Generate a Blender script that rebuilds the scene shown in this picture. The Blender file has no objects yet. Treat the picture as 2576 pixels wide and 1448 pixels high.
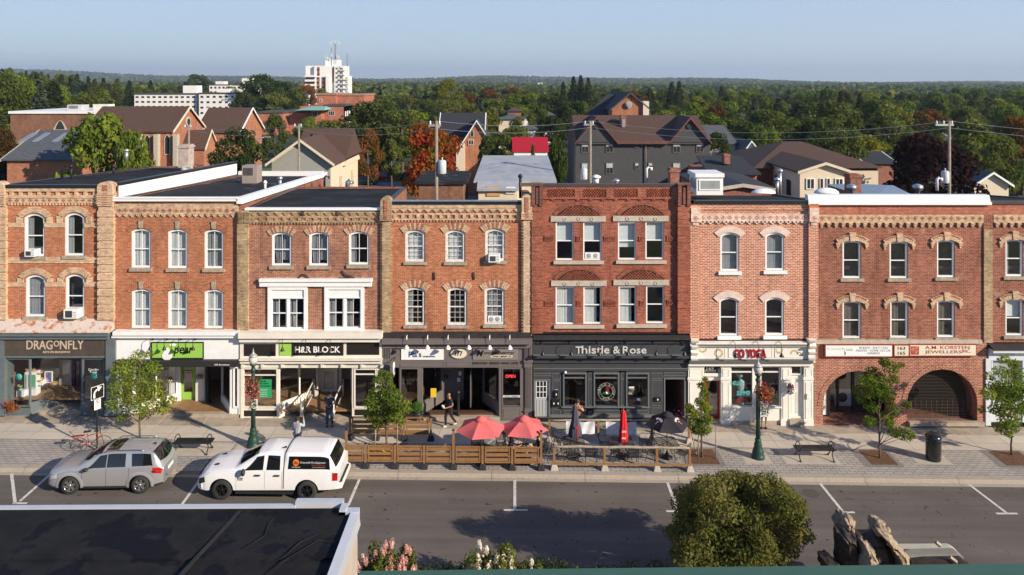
import bpy,math,random
import numpy as np
from mathutils import Vector,Matrix
# ------------------------------------------------------------------ camera, sky, sun
HAZE=.00012
F=1950.0;HC=17.2;CX=1288.0;HY=208.0           # focal length in pixels, eye height, vanishing point
SC=bpy.context.scene
col=SC.collection
cam=bpy.data.cameras.new('camera');camo=bpy.data.objects.new('camera',cam);col.objects.link(camo)
camo.location=(0,0,HC);camo.rotation_euler=(math.pi/2,0,0)
cam.sensor_width=36;cam.lens=F/2576*36;cam.shift_y=-(724-HY)/2576
cam.clip_start=.5;cam.clip_end=30000
SC.camera=camo
SUN_EL=math.radians(24.3);SUN_AZ=math.radians(124)      # azimuth from +Y towards +X
world=bpy.data.worlds.new('World');SC.world=world;world.use_nodes=True
wn=world.node_tree;bg=wn.nodes['Background']
sky=wn.nodes.new('ShaderNodeTexSky');sky.sky_type='NISHITA';sky.sun_disc=False
sky.sun_elevation=SUN_EL;sky.sun_rotation=SUN_AZ;sky.altitude=1500
sky.air_density=1.0;sky.dust_density=0.0;sky.ozone_density=3.0
tc=wn.nodes.new('ShaderNodeTexCoord');sx=wn.nodes.new('ShaderNodeSeparateXYZ');wn.links.new(tc.outputs['Generated'],sx.inputs[0])
cr_=wn.nodes.new('ShaderNodeValToRGB');wn.links.new(sx.outputs[2],cr_.inputs[0]);e=cr_.color_ramp.elements
e[0].position=0.0;e[0].color=(.64,.73,.80,1);e[1].position=.11;e[1].color=(.51,.67,.86,1)
e2=e.new(.45);e2.color=(.17,.31,.62,1);e3=e.new(1.0);e3.color=(.06,.15,.42,1)
sc_=wn.nodes.new('ShaderNodeVectorMath');sc_.operation='SCALE';sc_.inputs[3].default_value=7.0;wn.links.new(cr_.outputs[0],sc_.inputs[0])
mx_=wn.nodes.new('ShaderNodeMix');mx_.data_type='RGBA';mx_.inputs[0].default_value=.85      # haze evens out the clear sky
wn.links.new(sky.outputs[0],mx_.inputs[6]);wn.links.new(sc_.outputs[0],mx_.inputs[7])
wn.links.new(mx_.outputs[2],bg.inputs[0]);bg.inputs[1].default_value=.10
sd=bpy.data.lights.new('sun','SUN');sd.energy=4.9;sd.angle=math.radians(.55);sd.color=(1,.87,.70)
so=bpy.data.objects.new('sun',sd);col.objects.link(so)
sdir=Vector((math.cos(SUN_EL)*math.sin(SUN_AZ),math.cos(SUN_EL)*math.cos(SUN_AZ),math.sin(SUN_EL)))
so.rotation_euler=sdir.to_track_quat('Z','Y').to_euler();so.location=sdir*100
SC.view_settings.view_transform='Standard';SC.view_settings.look='None'
SC.view_settings.exposure=0.48;SC.view_settings.gamma=1
SC.cycles.max_bounces=6;SC.cycles.diffuse_bounces=3;SC.cycles.glossy_bounces=2
SC.cycles.transmission_bounces=4;SC.cycles.transparent_max_bounces=10;SC.cycles.caustics_reflective=False
SC.cycles.use_denoising=True
# ------------------------------------------------------------------ places
def gz(x):return -.012*max(-160,min(160,x))            # the street falls gently to the right
def P(x,y,Y):return Vector(((x-CX)*Y/F,Y,HC-(y-HY)*Y/F))
def G(x,y,z=0.0):                                        # the point of the ground seen at a pixel
    Y=F*(HC-z)/((y-HY)-.012*(x-CX));X=(x-CX)*Y/F
    return Vector((X,Y,gz(X)+z))
YF=39.37                                                 # the plane of the shop fronts
class Cr:
    def __init__(s,ox,oy,k):s.ox,s.oy,s.k=ox,oy,k
    def d(s,x,y):return x*s.k+s.ox,y*s.k+s.oy
    def __call__(s,x,y,a=0.0):                          # -> X, Z on the plane YF + a
        p=P(*s.d(x,y),YF+a);return p.x,p.z
cA=Cr(0,393.6,.3212);cB=Cr(608.2,393.6,.3212);cC=Cr(1216.4,393.6,.3212);cD=Cr(1717.3,393.6,.33333)
cE=Cr(0,787.1,.3459);cF=Cr(500.9,787.1,.3459);cG=Cr(858.7,822.9,.29646);cH=Cr(1323.8,822.9,.29646)
cI=Cr(1681.6,787.1,.3213);cJ=Cr(2003.6,787.1,.32124);c0=Cr(0,0,1)
cM=Cr(0,71.6,.29651);cN=Cr(572.4,71.6,.29651);cO=Cr(1144.9,143.1,.29651);cQ=Cr(1717.3,143.1,.33333)
# ------------------------------------------------------------------ materials
MATS={}
def newmat(name):
    m=bpy.data.materials.new(name);m.use_nodes=True;nt=m.node_tree
    b=nt.nodes['Principled BSDF'];return m,nt,b
def nd(nt,t,**k):
    n=nt.nodes.new(t)
    for a,v in k.items():
        if a in n.inputs:n.inputs[a].default_value=v
        else:setattr(n,a,v)
    return n
def c4(c):return (c[0],c[1],c[2],1)
def mix(nt,fac,a,b,mode='MIX'):
    n=nt.nodes.new('ShaderNodeMix');n.data_type='RGBA';n.blend_type=mode
    for i,v in ((0,fac),(6,a),(7,b)):
        if isinstance(v,(int,float)):n.inputs[i].default_value=v
        elif isinstance(v,tuple):n.inputs[i].default_value=c4(v)
        else:nt.links.new(v,n.inputs[i])
    return n.outputs[2]
def ramp(nt,src,a,b):
    n=nt.nodes.new('ShaderNodeMapRange');n.inputs[1].default_value=a;n.inputs[2].default_value=b
    nt.links.new(src,n.inputs[0]);return n.outputs[0]
def noise(nt,scale,vec=None,detail=4,rough=.6):
    n=nd(nt,'ShaderNodeTexNoise',Scale=scale,Detail=detail,Roughness=rough)
    if vec is None:vec=nd(nt,'ShaderNodeNewGeometry').outputs['Position']
    nt.links.new(vec,n.inputs['Vector']);return n.outputs[0]
def bumpn(nt,b,h,s,d=.02):
    n=nd(nt,'ShaderNodeBump',Strength=s,Distance=d);nt.links.new(h,n.inputs['Height'])
    nt.links.new(n.outputs[0],b.inputs['Normal'])
def M(name,c,rough=.6,metal=0.0,var=.15,scale=2.0,bump=0.0,fine=18.0,c2=None,lo=.45,hi=.6,spec=.4,coat=0.0,obj=False):
    if name in MATS:return MATS[name]
    m,nt,b=newmat(name)
    b.inputs['Roughness'].default_value=rough;b.inputs['Metallic'].default_value=metal
    b.inputs['Specular IOR Level'].default_value=spec;b.inputs['Coat Weight'].default_value=coat
    b.inputs['Coat Roughness'].default_value=.08
    vec=nd(nt,'ShaderNodeTexCoord').outputs['Object'] if obj else None
    if var > 0 or c2:
        n1=noise(nt,scale,vec);n2=noise(nt,fine,vec)
        base=mix(nt,ramp(nt,n1,lo,hi),c,c2) if c2 else c
        d=tuple(x*(1-var) for x in (1,1,1));u=tuple(x*(1+var) for x in (1,1,1))
        v1=mix(nt,ramp(nt,n1,.3,.7),d,u);v2=mix(nt,ramp(nt,n2,.3,.7),tuple(1-(1-x)*.6 for x in d),tuple(1+(x-1)*.6 for x in u))
        t=mix(nt,1.0,base,v1,'MULTIPLY');t=mix(nt,1.0,t,v2,'MULTIPLY')
        nt.links.new(t,b.inputs['Base Color'])
        if bump:bumpn(nt,b,n2,bump)
    else:b.inputs['Base Color'].default_value=c4(c)
    MATS[name]=m;return m
def brick(name,c1,c2,mortar,ms=.012,bw=.215,rh=.075,dark=.25,patch=None,soot=0.0,hor=False):
    if name in MATS:return MATS[name]
    m,nt,b=newmat(name);b.inputs['Roughness'].default_value=.85;b.inputs['Specular IOR Level'].default_value=.2
    pos=nd(nt,'ShaderNodeNewGeometry').outputs['Position']
    sp=nd(nt,'ShaderNodeSeparateXYZ');nt.links.new(pos,sp.inputs[0])
    ad=nd(nt,'ShaderNodeMath',operation='ADD');nt.links.new(sp.outputs[0],ad.inputs[0]);nt.links.new(sp.outputs[1],ad.inputs[1])
    cb=nd(nt,'ShaderNodeCombineXYZ')
    if hor:nt.links.new(sp.outputs[0],cb.inputs[0]);nt.links.new(sp.outputs[1],cb.inputs[1])
    else:nt.links.new(ad.outputs[0],cb.inputs[0]);nt.links.new(sp.outputs[2],cb.inputs[1])
    br=nd(nt,'ShaderNodeTexBrick',Scale=1.0);br.offset=.5
    br.inputs['Color1'].default_value=c4(c1);br.inputs['Color2'].default_value=c4(c2);br.inputs['Mortar'].default_value=c4(mortar)
    br.inputs['Mortar Size'].default_value=ms;br.inputs['Mortar Smooth'].default_value=.2
    br.inputs['Brick Width'].default_value=bw;br.inputs['Row Height'].default_value=rh;br.inputs['Bias'].default_value=-.1
    nt.links.new(cb.outputs[0],br.inputs['Vector'])
    big=noise(nt,.55,None,5,.7);mid=noise(nt,3.2,None,5,.7)
    t=mix(nt,1.0,br.outputs['Color'],mix(nt,ramp(nt,big,.3,.7),(1-dark,)*3,(1+dark*.7,)*3),'MULTIPLY')
    t=mix(nt,1.0,t,mix(nt,ramp(nt,mid,.3,.7),(1-dark*.8,)*3,(1+dark*.6,)*3),'MULTIPLY')
    # single bricks burnt darker or paler: stretched noise, one cell about a brick
    mp=nd(nt,'ShaderNodeMapping');mp.inputs['Scale'].default_value=(1/bw,1/rh,1);nt.links.new(cb.outputs[0],mp.inputs[0])
    wnz=nd(nt,'ShaderNodeTexNoise',Scale=.9,Detail=1.0);nt.links.new(mp.outputs[0],wnz.inputs['Vector'])
    t=mix(nt,1.0,t,mix(nt,ramp(nt,wnz.outputs[0],.36,.62),(.80,.77,.76),(1.10,1.09,1.08)),'MULTIPLY')
    ms_=nd(nt,'ShaderNodeMapping');ms_.inputs['Scale'].default_value=(2.2,2.2,.28);nt.links.new(pos,ms_.inputs[0]);sk_=noise(nt,1.0,ms_.outputs[0],4,.65)
    t=mix(nt,1.0,t,mix(nt,ramp(nt,sk_,.54,.74),(1.04,1.04,1.04),(.66,.63,.62)),'MULTIPLY')
    if patch:
        pn=noise(nt,.8,None,6,.75);pf=ramp(nt,pn,.60,.68)
        mm=nd(nt,'ShaderNodeMath',operation='MULTIPLY');mm.inputs[1].default_value=.55;nt.links.new(pf,mm.inputs[0])
        t=mix(nt,mm.outputs[0],t,patch)
    nt.links.new(t,b.inputs['Base Color']);bumpn(nt,b,br.outputs['Fac'],-.35,.012)
    MATS[name]=m;return m
def glassm(name,tint=(.9,.93,.95),refl=.12):
    if name in MATS:return MATS[name]
    m,nt,b=newmat(name);nt.nodes.remove(b)
    tr=nd(nt,'ShaderNodeBsdfTransparent');tr.inputs[0].default_value=c4(tint)
    gl=nd(nt,'ShaderNodeBsdfGlossy',Roughness=.03);gl.inputs[0].default_value=(1,1,1,1)
    fr=nd(nt,'ShaderNodeLayerWeight',Blend=.5);pw=nd(nt,'ShaderNodeMath',operation='POWER');pw.inputs[1].default_value=4.0
    nt.links.new(fr.outputs['Facing'],pw.inputs[0]);ad=nd(nt,'ShaderNodeMath',operation='ADD');ad.inputs[1].default_value=refl
    nt.links.new(pw.outputs[0],ad.inputs[0]);mx=nd(nt,'ShaderNodeMixShader')
    nt.links.new(ad.outputs[0],mx.inputs[0]);nt.links.new(tr.outputs[0],mx.inputs[1]);nt.links.new(gl.outputs[0],mx.inputs[2])
    nt.links.new(mx.outputs[0],nt.nodes['Material Output'].inputs[0]);MATS[name]=m;return m
def leafm(name,c,c2,trans=.35,hue=.0):
    if name in MATS:return MATS[name]
    m,nt,b=newmat(name);nt.nodes.remove(b)
    oc=nd(nt,'ShaderNodeTexCoord').outputs['Object']
    n1=noise(nt,.45,oc,3);n2=noise(nt,5.0,oc,2)
    t=mix(nt,ramp(nt,n1,.38,.62),c,c2)
    t=mix(nt,1.0,t,mix(nt,ramp(nt,n2,.3,.7),(.72,)*3,(1.3,)*3),'MULTIPLY')
    oi=nd(nt,'ShaderNodeObjectInfo')
    t=mix(nt,1.0,t,mix(nt,oi.outputs['Random'],(.78,.8,.8),(1.25,1.18,1.1)),'MULTIPLY')
    df=nd(nt,'ShaderNodeBsdfDiffuse');tl=nd(nt,'ShaderNodeBsdfTranslucent');mx=nd(nt,'ShaderNodeMixShader');mx.inputs[0].default_value=trans
    nt.links.new(t,df.inputs[0]);nt.links.new(mix(nt,1.0,t,(1.2,1.3,.7),'MULTIPLY'),tl.inputs[0])
    nt.links.new(df.outputs[0],mx.inputs[1]);nt.links.new(tl.outputs[0],mx.inputs[2])
    nt.links.new(mx.outputs[0],nt.nodes['Material Output'].inputs[0]);MATS[name]=m;return m
def emit(name,c,s):
    if name in MATS:return MATS[name]
    m,nt,b=newmat(name);b.inputs['Emission Color'].default_value=c4(c);b.inputs['Emission Strength'].default_value=s
    b.inputs['Base Color'].default_value=c4(c);MATS[name]=m;return m
# ------------------------------------------------------------------ things, parts, meshes
OFF={}
def things_group(o,group):
    if group:o['group']=group
def T(name,label,cat,loc=(0,0,0),rz=0.0,group=None,world=True):
    o=bpy.data.objects.new(name,None);col.objects.link(o);o.empty_display_size=.3
    o.location=loc;o.rotation_euler=(0,0,rz);o['label']=label;o['category']=cat;things_group(o,group)
    OFF[o.name]=Vector(loc) if (world and rz == 0) else Vector((0,0,0));return o
def tag(o,label,cat,group=None):
    o['label']=label;o['category']=cat;things_group(o,group);return o
def rootof(o):
    while o.parent:o=o.parent
    return o
def kids(o):return [c for c in bpy.data.objects if c.parent == o]
KIDS={}
def dup(root,loc,rz=None,label=None,group=None,scale=None):
    def cp(o,par):
        c=o.copy();col.objects.link(c)
        if par is not None:c.parent=par;KIDS.setdefault(par.name,[]).append(c)
        for ch in KIDS.get(o.name,[]):cp(ch,c)
        return c
    r=cp(root,None);r.location=loc
    if rz is not None:r.rotation_euler=(0,0,rz)
    if scale is not None:r.scale=(scale,)*3 if isinstance(scale,(int,float)) else scale
    if label:r['label']=label
    if group:r['group']=group
    OFF[r.name]=OFF.get(root.name,Vector((0,0,0)));return r
class MB:
    def __init__(s):s.v=[];s.f=[];s.mi=[];s.cur=0;s.sm=[];s.smooth=False
    def add(s,vs,fs):
        n=len(s.v);s.v += [tuple(p) for p in vs]
        for f in fs:s.f.append(tuple(i+n for i in f));s.mi.append(s.cur);s.sm.append(s.smooth)
        return s
    def poly(s,*p):return s.add(p,[tuple(range(len(p)))])
    def box(s,x0,x1,y0,y1,z0,z1):
        if x0 > x1:x0,x1=x1,x0
        if y0 > y1:y0,y1=y1,y0
        if z0 > z1:z0,z1=z1,z0
        return s.add([(x0,y0,z0),(x1,y0,z0),(x1,y1,z0),(x0,y1,z0),(x0,y0,z1),(x1,y0,z1),(x1,y1,z1),(x0,y1,z1)],
                     [(0,3,2,1),(4,5,6,7),(0,1,5,4),(1,2,6,5),(2,3,7,6),(3,0,4,7)])
    def hull8(s,b,t): # bottom 4 and top 4 points
        return s.add(list(b)+list(t),[(0,3,2,1),(4,5,6,7),(0,1,5,4),(1,2,6,5),(2,3,7,6),(3,0,4,7)])
    def prism(s,pts,ax,a,b):                           # pts 2-D, extruded along axis from a to b
        n=len(pts)
        def q(p,t):return {'x':(t,p[0],p[1]),'y':(p[0],t,p[1]),'z':(p[0],p[1],t)}[ax]
        return s.add([q(p,a) for p in pts]+[q(p,b) for p in pts],
                     [tuple(range(n)),tuple(range(2*n-1,n-1,-1))]+[(i,i+n,(i+1) % n+n,(i+1) % n) for i in range(n)])
    def tube(s,pts,r,n=8,cap=True):
        pts=[Vector(p) for p in pts];m=len(pts);rs=r if isinstance(r,(list,tuple)) else [r]*m
        vs=[];up=None
        for i,p in enumerate(pts):
            d=(pts[min(i+1,m-1)]-pts[max(i-1,0)]).normalized()
            if up is None:up=Vector((0,0,1)) if abs(d.z) < .9 else Vector((1,0,0))
            a=d.cross(up)
            if a.length < 1e-4:a=d.cross(Vector((0,1,0)))
            a.normalize();b=d.cross(a).normalized();up=-b if False else up
            for k in range(n):
                t=2*math.pi*k/n;vs.append(p+(a*math.cos(t)+b*math.sin(t))*rs[i])
        fs=[(i*n+k,(i+1)*n+k,(i+1)*n+(k+1) % n,i*n+(k+1) % n) for i in range(m-1) for k in range(n)]
        if cap:fs += [tuple(range(n)),tuple((m-1)*n+k for k in range(n-1,-1,-1))]
        o=s.smooth;s.smooth=n > 5;s.add(vs,fs);s.smooth=o;return s
    def lathe(s,prof,c=(0,0,0),n=16,sx=1.0,sy=1.0,flute=0.0,cap=True):
        vs=[]
        for r,z in prof:
            for k in range(n):
                t=2*math.pi*k/n;rr=r*(1-flute*(k % 2));vs.append((c[0]+rr*math.cos(t)*sx,c[1]+rr*math.sin(t)*sy,c[2]+z))
        m=len(prof)
        fs=[(i*n+k,i*n+(k+1) % n,(i+1)*n+(k+1) % n,(i+1)*n+k) for i in range(m-1) for k in range(n)]
        if cap and prof[0][0] > 1e-4:fs.append(tuple(range(n-1,-1,-1)))
        if cap and prof[-1][0] > 1e-4:fs.append(tuple((m-1)*n+k for k in range(n)))
        o=s.smooth;s.smooth=True;s.add(vs,fs);s.smooth=o;return s
    def ball(s,c,r,n=10,m=7,sx=1,sy=1,sz=1):
        return s.lathe([(r*math.sin(math.pi*i/(m-1)),-r*sz*math.cos(math.pi*i/(m-1))) for i in range(m)],c,n,sx,sy)
    def mesh(s,name,mats):
        me=bpy.data.meshes.new(name);me.from_pydata(s.v,[],s.f)
        for m in (mats if isinstance(mats,(list,tuple)) else [mats]):me.materials.append(m)
        me.polygons.foreach_set('material_index',s.mi);me.polygons.foreach_set('use_smooth',s.sm);me.update();return me
    def build(s,name,mats,parent=None,label=None,cat=None,kind=None,group=None,bevel=0.0):
        if parent is not None:
            o=OFF.get(rootof(parent).name,Vector((0,0,0)))
            if o.length > 0:s.v=[(p[0]-o.x,p[1]-o.y,p[2]-o.z) for p in s.v]
        me=s.mesh(name,mats);ob=bpy.data.objects.new(name,me);col.objects.link(ob)
        if parent is not None:ob.parent=parent;KIDS.setdefault(parent.name,[]).append(ob)
        if label:ob['label']=label
        if cat:ob['category']=cat
        if kind:ob['kind']=kind
        things_group(ob,group)
        if bevel:
            bm=ob.modifiers.new('bevel','BEVEL');bm.width=bevel;bm.segments=2;bm.limit_method='ANGLE'
        return ob
def R(mb,cr,r,a,b):                                   # a box seen in a crop as r = x0,y0,x1,y1, from depth a to b behind the shop-front plane
    x0,z1=cr(r[0],r[1],a);x1,z0=cr(r[2],r[3],a);mb.box(x0,x1,YF+a,YF+b,z0,z1);return mb
def frame_rect(mb,x0,x1,z0,z1,w,y0,y1):
    mb.box(x0,x0+w,y0,y1,z0,z1);mb.box(x1-w,x1,y0,y1,z0,z1);mb.box(x0+w,x1-w,y0,y1,z0,z0+w);mb.box(x0+w,x1-w,y0,y1,z1-w,z1)
# lettering with Blender's own font
TXT={}
def text_mb(s,x0,x1,z0,z1,y,depth=.03,bold=0.0,shear=0.0):
    cu=bpy.data.curves.new('t','FONT');cu.body=s;cu.extrude=.5;cu.offset=bold;cu.shear=shear;cu.resolution_u=3
    ob=bpy.data.objects.new('t',cu);col.objects.link(ob)
    dg=bpy.context.evaluated_depsgraph_get();me=bpy.data.meshes.new_from_object(ob.evaluated_get(dg))
    vs=[v.co.copy() for v in me.vertices];fs=[tuple(p.vertices) for p in me.polygons]
    bpy.data.objects.remove(ob);bpy.data.curves.remove(cu);bpy.data.meshes.remove(me)
    ax=min(v.x for v in vs);bx=max(v.x for v in vs);ay=min(v.y for v in vs);by=max(v.y for v in vs)
    mb=MB();mb.add([(x0+(v.x-ax)/(bx-ax)*(x1-x0),y-(v.z+.5)*depth,z0+(v.y-ay)/(by-ay)*(z1-z0)) for v in vs],fs);return mb
def letters(s,cr,r,a,mat,parent,depth=.03,bold=0.0,shear=0.0,name='lettering'):
    x0,z1=cr(r[0],r[1],a);x1,z0=cr(r[2],r[3],a)
    return text_mb(s,x0,x1,z0,z1,YF+a,depth,bold,shear).build(name,mat,parent)

def disc(mb,x,y,z,r,ax='y',d=.1,n=20):return mb.prism([((x if ax == 'y' else y)+r*math.cos(2*math.pi*k/n),z+r*math.sin(2*math.pi*k/n)) for k in range(n)],ax,(y if ax == 'y' else x),(y-d if ax == 'y' else x+d))
# ------------------------------------------------------------------ palette
b_red=brick('red_brick',(.40,.125,.062),(.29,.08,.042),(.42,.29,.21),.010)
b_orange=brick('orange_brick',(.46,.145,.058),(.33,.095,.04),(.44,.28,.19),.011,dark=.18)
b_brown=brick('brown_red_brick',(.37,.13,.07),(.23,.078,.045),(.41,.30,.23),.011,dark=.3)
b_deep=brick('deep_red_brick',(.345,.092,.052),(.24,.06,.036),(.34,.20,.145),.009,dark=.25)
b_pink=brick('repointed_brick',(.48,.155,.078),(.36,.11,.055),(.66,.50,.40),.015,.235,.085,dark=.12,patch=(.62,.50,.42))
b_dark=brick('dark_red_brick',(.31,.088,.055),(.19,.052,.035),(.37,.24,.17),.011,dark=.28,patch=(.42,.27,.20))
b_tan=brick('buff_brick',(.66,.475,.315),(.54,.38,.245),(.42,.30,.21),.010,dark=.18)
b_tan2=brick('sooty_buff_brick',(.50,.36,.21),(.34,.24,.14),(.28,.21,.14),.010,dark=.38)
b_mauve=brick('mauve_red_brick',(.33,.10,.065),(.25,.07,.045),(.50,.34,.25),.013,.215,.078,dark=.18)
b_plain=brick('party_wall_brick',(.30,.10,.06),(.22,.07,.045),(.3,.2,.15),.01)
m_white=M('white_paint',(.80,.80,.79),.5,var=.05,scale=1.5)
m_cream=M('cream_paint',(.74,.69,.60),.55,var=.07,scale=1.5)
m_stone=M('sill_stone',(.34,.29,.22),.85,var=.3,scale=4,bump=.3)
m_lime=M('lintel_limestone',(.46,.41,.33),.8,var=.15,scale=4,bump=.2)
m_pinkst=M('painted_pink_stone',(.70,.56,.48),.8,var=.15,scale=4)
m_roof=M('black_roof_membrane',(.020,.020,.023),.9,spec=.12,var=.25,scale=.5,c2=(.030,.029,.030),bump=.15,fine=6)
m_wet=M('puddle_streaked_membrane',(.028,.027,.028),.85,var=.3,scale=.9,c2=(.11,.125,.16),lo=.62,hi=.68,fine=5,spec=.12)
m_blackm=M('black_metal',(.015,.015,.017),.4,.0,var=.1)
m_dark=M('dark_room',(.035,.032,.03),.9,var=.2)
m_glass=glassm('window_glass')
m_curt=M('white_curtain',(.72,.72,.70),.9,var=.08,scale=8)
m_grey=M('grey_curtain',(.30,.31,.33),.9,var=.12,scale=8)
m_blind=M('slatted_blind',(.75,.77,.76),.7,var=.04,scale=30)
def plus(mb,x,z,w,y):                                 # cross of headers set in the band
    mb.box(x-w*.5,x+w*.5,y-.004,y+.02,z-w*.16,z+w*.16);mb.box(x-w*.2,x+w*.2,y-.006,y+.02,z-w*.42,z+w*.42)
def arcpts(x0,x1,zs,rise,n=10):                       # from left spring over the crown to right spring
    if rise <= 1e-4:return [(x0,zs),(x1,zs)]
    h=(x1-x0)/2;r=(h*h+rise*rise)/(2*rise);cx=(x0+x1)/2;cz=zs+rise-r;a=math.asin(min(1,h/r))
    if rise > h:a=math.pi-a
    return [(cx+r*math.sin(-a+2*a*i/n),cz+r*math.cos(-a+2*a*i/n)) for i in range(n+1)]
def wall(mb,x0,x1,z0,z1,ops,y,dep=.16):            # brick skin with openings (ox0,ox1,oz0,oz1,rise) and their reveals
    xs=sorted({x0,x1,*[min(max(o[i],x0),x1) for o in ops for i in (0,1)]});zs=sorted({z0,z1,*[min(max(o[i],z0),z1) for o in ops for i in (2,3)]})
    for i in range(len(xs)-1):
        for j in range(len(zs)-1):
            mx=(xs[i]+xs[i+1])/2;mz=(zs[j]+zs[j+1])/2
            if any(o[0] < mx < o[1] and o[2] < mz < o[3] for o in ops):continue
            mb.poly((xs[i],y,zs[j]),(xs[i+1],y,zs[j]),(xs[i+1],y,zs[j+1]),(xs[i],y,zs[j+1]))
    for (a,b,c,d,rise) in ops:
        pts=arcpts(a,b,d-rise,rise)
        if rise > 1e-4:
            for p,q in zip(pts,pts[1:]):mb.poly((p[0],y,p[1]),(q[0],y,q[1]),(q[0],y,d),(p[0],y,d))
        loop=[(a,c)]+pts+[(b,c)]
        for k in range(len(loop)):
            p=loop[k];q=loop[(k+1) % len(loop)];mb.poly((p[0],y,p[1]),(p[0],y+dep,p[1]),(q[0],y+dep,q[1]),(q[0],y,q[1]))
def inset(a,b,c,d,rise,w):
    return (a+w,b-w,c+w,d-w,max(0,rise*(b-a-2*w)/(b-a)) if rise > 0 else 0)
def ring(mb,o,w,y0,y1,n=10,wb=None):
    i=inset(*o,w)
    lo=[(o[0],o[2])]+arcpts(o[0],o[1],o[3]-o[4],o[4],n)+[(o[1],o[2])];li=[(i[0],i[2])]+arcpts(i[0],i[1],i[3]-i[4],i[4],n)+[(i[1],i[2])]
    m=len(lo)
    for k in range(m):
        p,q,r,s=lo[k],lo[(k+1) % m],li[(k+1) % m],li[k]
        mb.poly((p[0],y0,p[1]),(q[0],y0,q[1]),(r[0],y0,r[1]),(s[0],y0,s[1]))
        mb.poly((s[0],y0,s[1]),(r[0],y0,r[1]),(r[0],y1,r[1]),(s[0],y1,s[1]))
        mb.poly((p[0],y0,p[1]),(p[0],y1,p[1]),(q[0],y1,q[1]),(q[0],y0,q[1]))
    return i
def curtain(mb,x0,x1,z0,z1,y,amp=.03,k=9.0,slant=0.0):
    n=max(6,int((x1-x0)*22));vs=[]
    for i in range(n+1):
        t=i/n;x=x0+(x1-x0)*t;dy=amp*math.sin(t*k*(x1-x0)*6+x0*7)+amp*.4*math.sin(t*31)
        vs += [(x+slant*(1-t),y+dy,z0),(x,y+dy*.7,z1)]
    o=mb.smooth;mb.smooth=True;mb.add(vs,[(2*i,2*i+2,2*i+3,2*i+1) for i in range(n)]);mb.smooth=o
def sash(root,o,fmat,cur='W',y=YF,bars=(0,0),fw=.085,half=.48,set_in=.05,glass=None,label=None):
    """one window: frame mesh, pane and curtain as sub-parts. bars = vertical and horizontal bars per sash"""
    a,b,c,d,rise=o;f=MB();yi=y+set_in
    i=ring(f,o,fw,yi,yi+.12)
    zm=c+(d-c)*half
    f.box(i[0],i[1],yi+.035,yi+.075,zm-.025,zm+.025)
    gx0,gx1,gz0,gz1=i[0],i[1],i[2],i[3];bw_=.007 if bars[1] else .011
    for s0,s1,yy in ((gz0,zm-.025,yi+.055),(zm+.025,gz1-.01,yi+.05)):
        for k in range(bars[0]):
            x=gx0+(gx1-gx0)*(k+1)/(bars[0]+1);f.box(x-bw_,x+bw_,yy,yy+.02,s0,s1-(i[4]*.25 if s1 > zm else 0))
        for k in range(bars[1]):
            z=s0+(s1-s0)*(k+1)/(bars[1]+1);f.box(gx0,gx1,yy+.003,yy+.018,z-bw_,z+bw_)
    w=f.build('window',fmat,root,label=label)
    g=MB();pts=[(i[0],i[2])]+arcpts(i[0],i[1],i[3]-i[4],i[4])+[(i[1],i[2])]
    g.poly(*[(p[0],yi+.085,p[1]) for p in pts][::-1]).build('pane',glass or m_glass,w)
    W=gx1-gx0;Hh=gz1-gz0;cm=MB();yc=yi+.2;mt=m_curt
    if cur == 'W':curtain(cm,gx0-.05,gx0+W*.48,gz0-.05,gz1+.1,yc);curtain(cm,gx0+W*.5,gx1+.05,gz0-.05,gz1+.1,yc)
    elif cur == 'w':curtain(cm,gx0-.05,gx1+.05,gz0-.05,gz1+.1,yc,.02);mt=m_grey
    elif cur == 'L':curtain(cm,gx0-.05,gx0+W*.3,gz0-.05,gz1+.1,yc,.03,9,-.08);mt=m_grey
    elif cur == 'T':curtain(cm,gx0-.05,gx0+W*.42,gz0,gz1+.1,yc,.03,9,.12);curtain(cm,gx0+W*.55,gx1+.05,gz0+Hh*.1,gz1+.1,yc,.03,9,-.05);mt=m_grey
    elif cur == 'l':curtain(cm,gx0-.05,gx0+W*.78,gz0-.05,gz1+.1,yc,.03)
    elif cur in 'BbH':
        z0=gz0+Hh*{'B':.5,'b':.3,'H':-.02}[cur];mt=m_blind
        k=int((gz1+.1-z0)/.06)
        for q in range(k):zz=z0+q*.06;cm.poly((gx0-.03,yc,zz),(gx1+.03,yc,zz),(gx1+.03,yc+.02,zz+.054),(gx0-.03,yc+.02,zz+.054))
    elif cur == 'V':
        mt=M('vertical_blind',(.20,.17,.14),.8,var=.1)
        k=int(W/.07)
        for q in range(k):x=gx0+(q+.1)*W/k;cm.poly((x,yc,gz0-.05),(x+.055,yc+.02,gz0-.05),(x+.055,yc+.02,gz1+.1),(x,yc,gz1+.1))
    elif cur == 'D':mt=M('dim_room_backdrop',(.085,.085,.09),.9,var=.4,scale=1.3,c2=(.03,.03,.032));cm.poly((gx0-.1,yc+.3,gz0-.1),(gx1+.1,yc+.3,gz0-.1),(gx1+.1,yc+.3,gz1+.2),(gx0-.1,yc+.3,gz1+.2))  # no curtain here: flat backdrop, the room's dimness put into its colour
    if cm.v:cm.build('blind' if cur in 'BbHV' else 'curtain',mt,w)
    return w
def sill(w,x0,x1,z1,h,mat,out=.09,y=YF):
    MB().box(x0,x1,y-out,y+.05,z1-h,z1).build('sill',mat,w,bevel=.008)
def op(cr,r,rise=0.0):
    x0,z1=cr(r[0],r[1]);x1,z0=cr(r[2],r[3]);return (x0,x1,z0,z1,rise)
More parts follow.
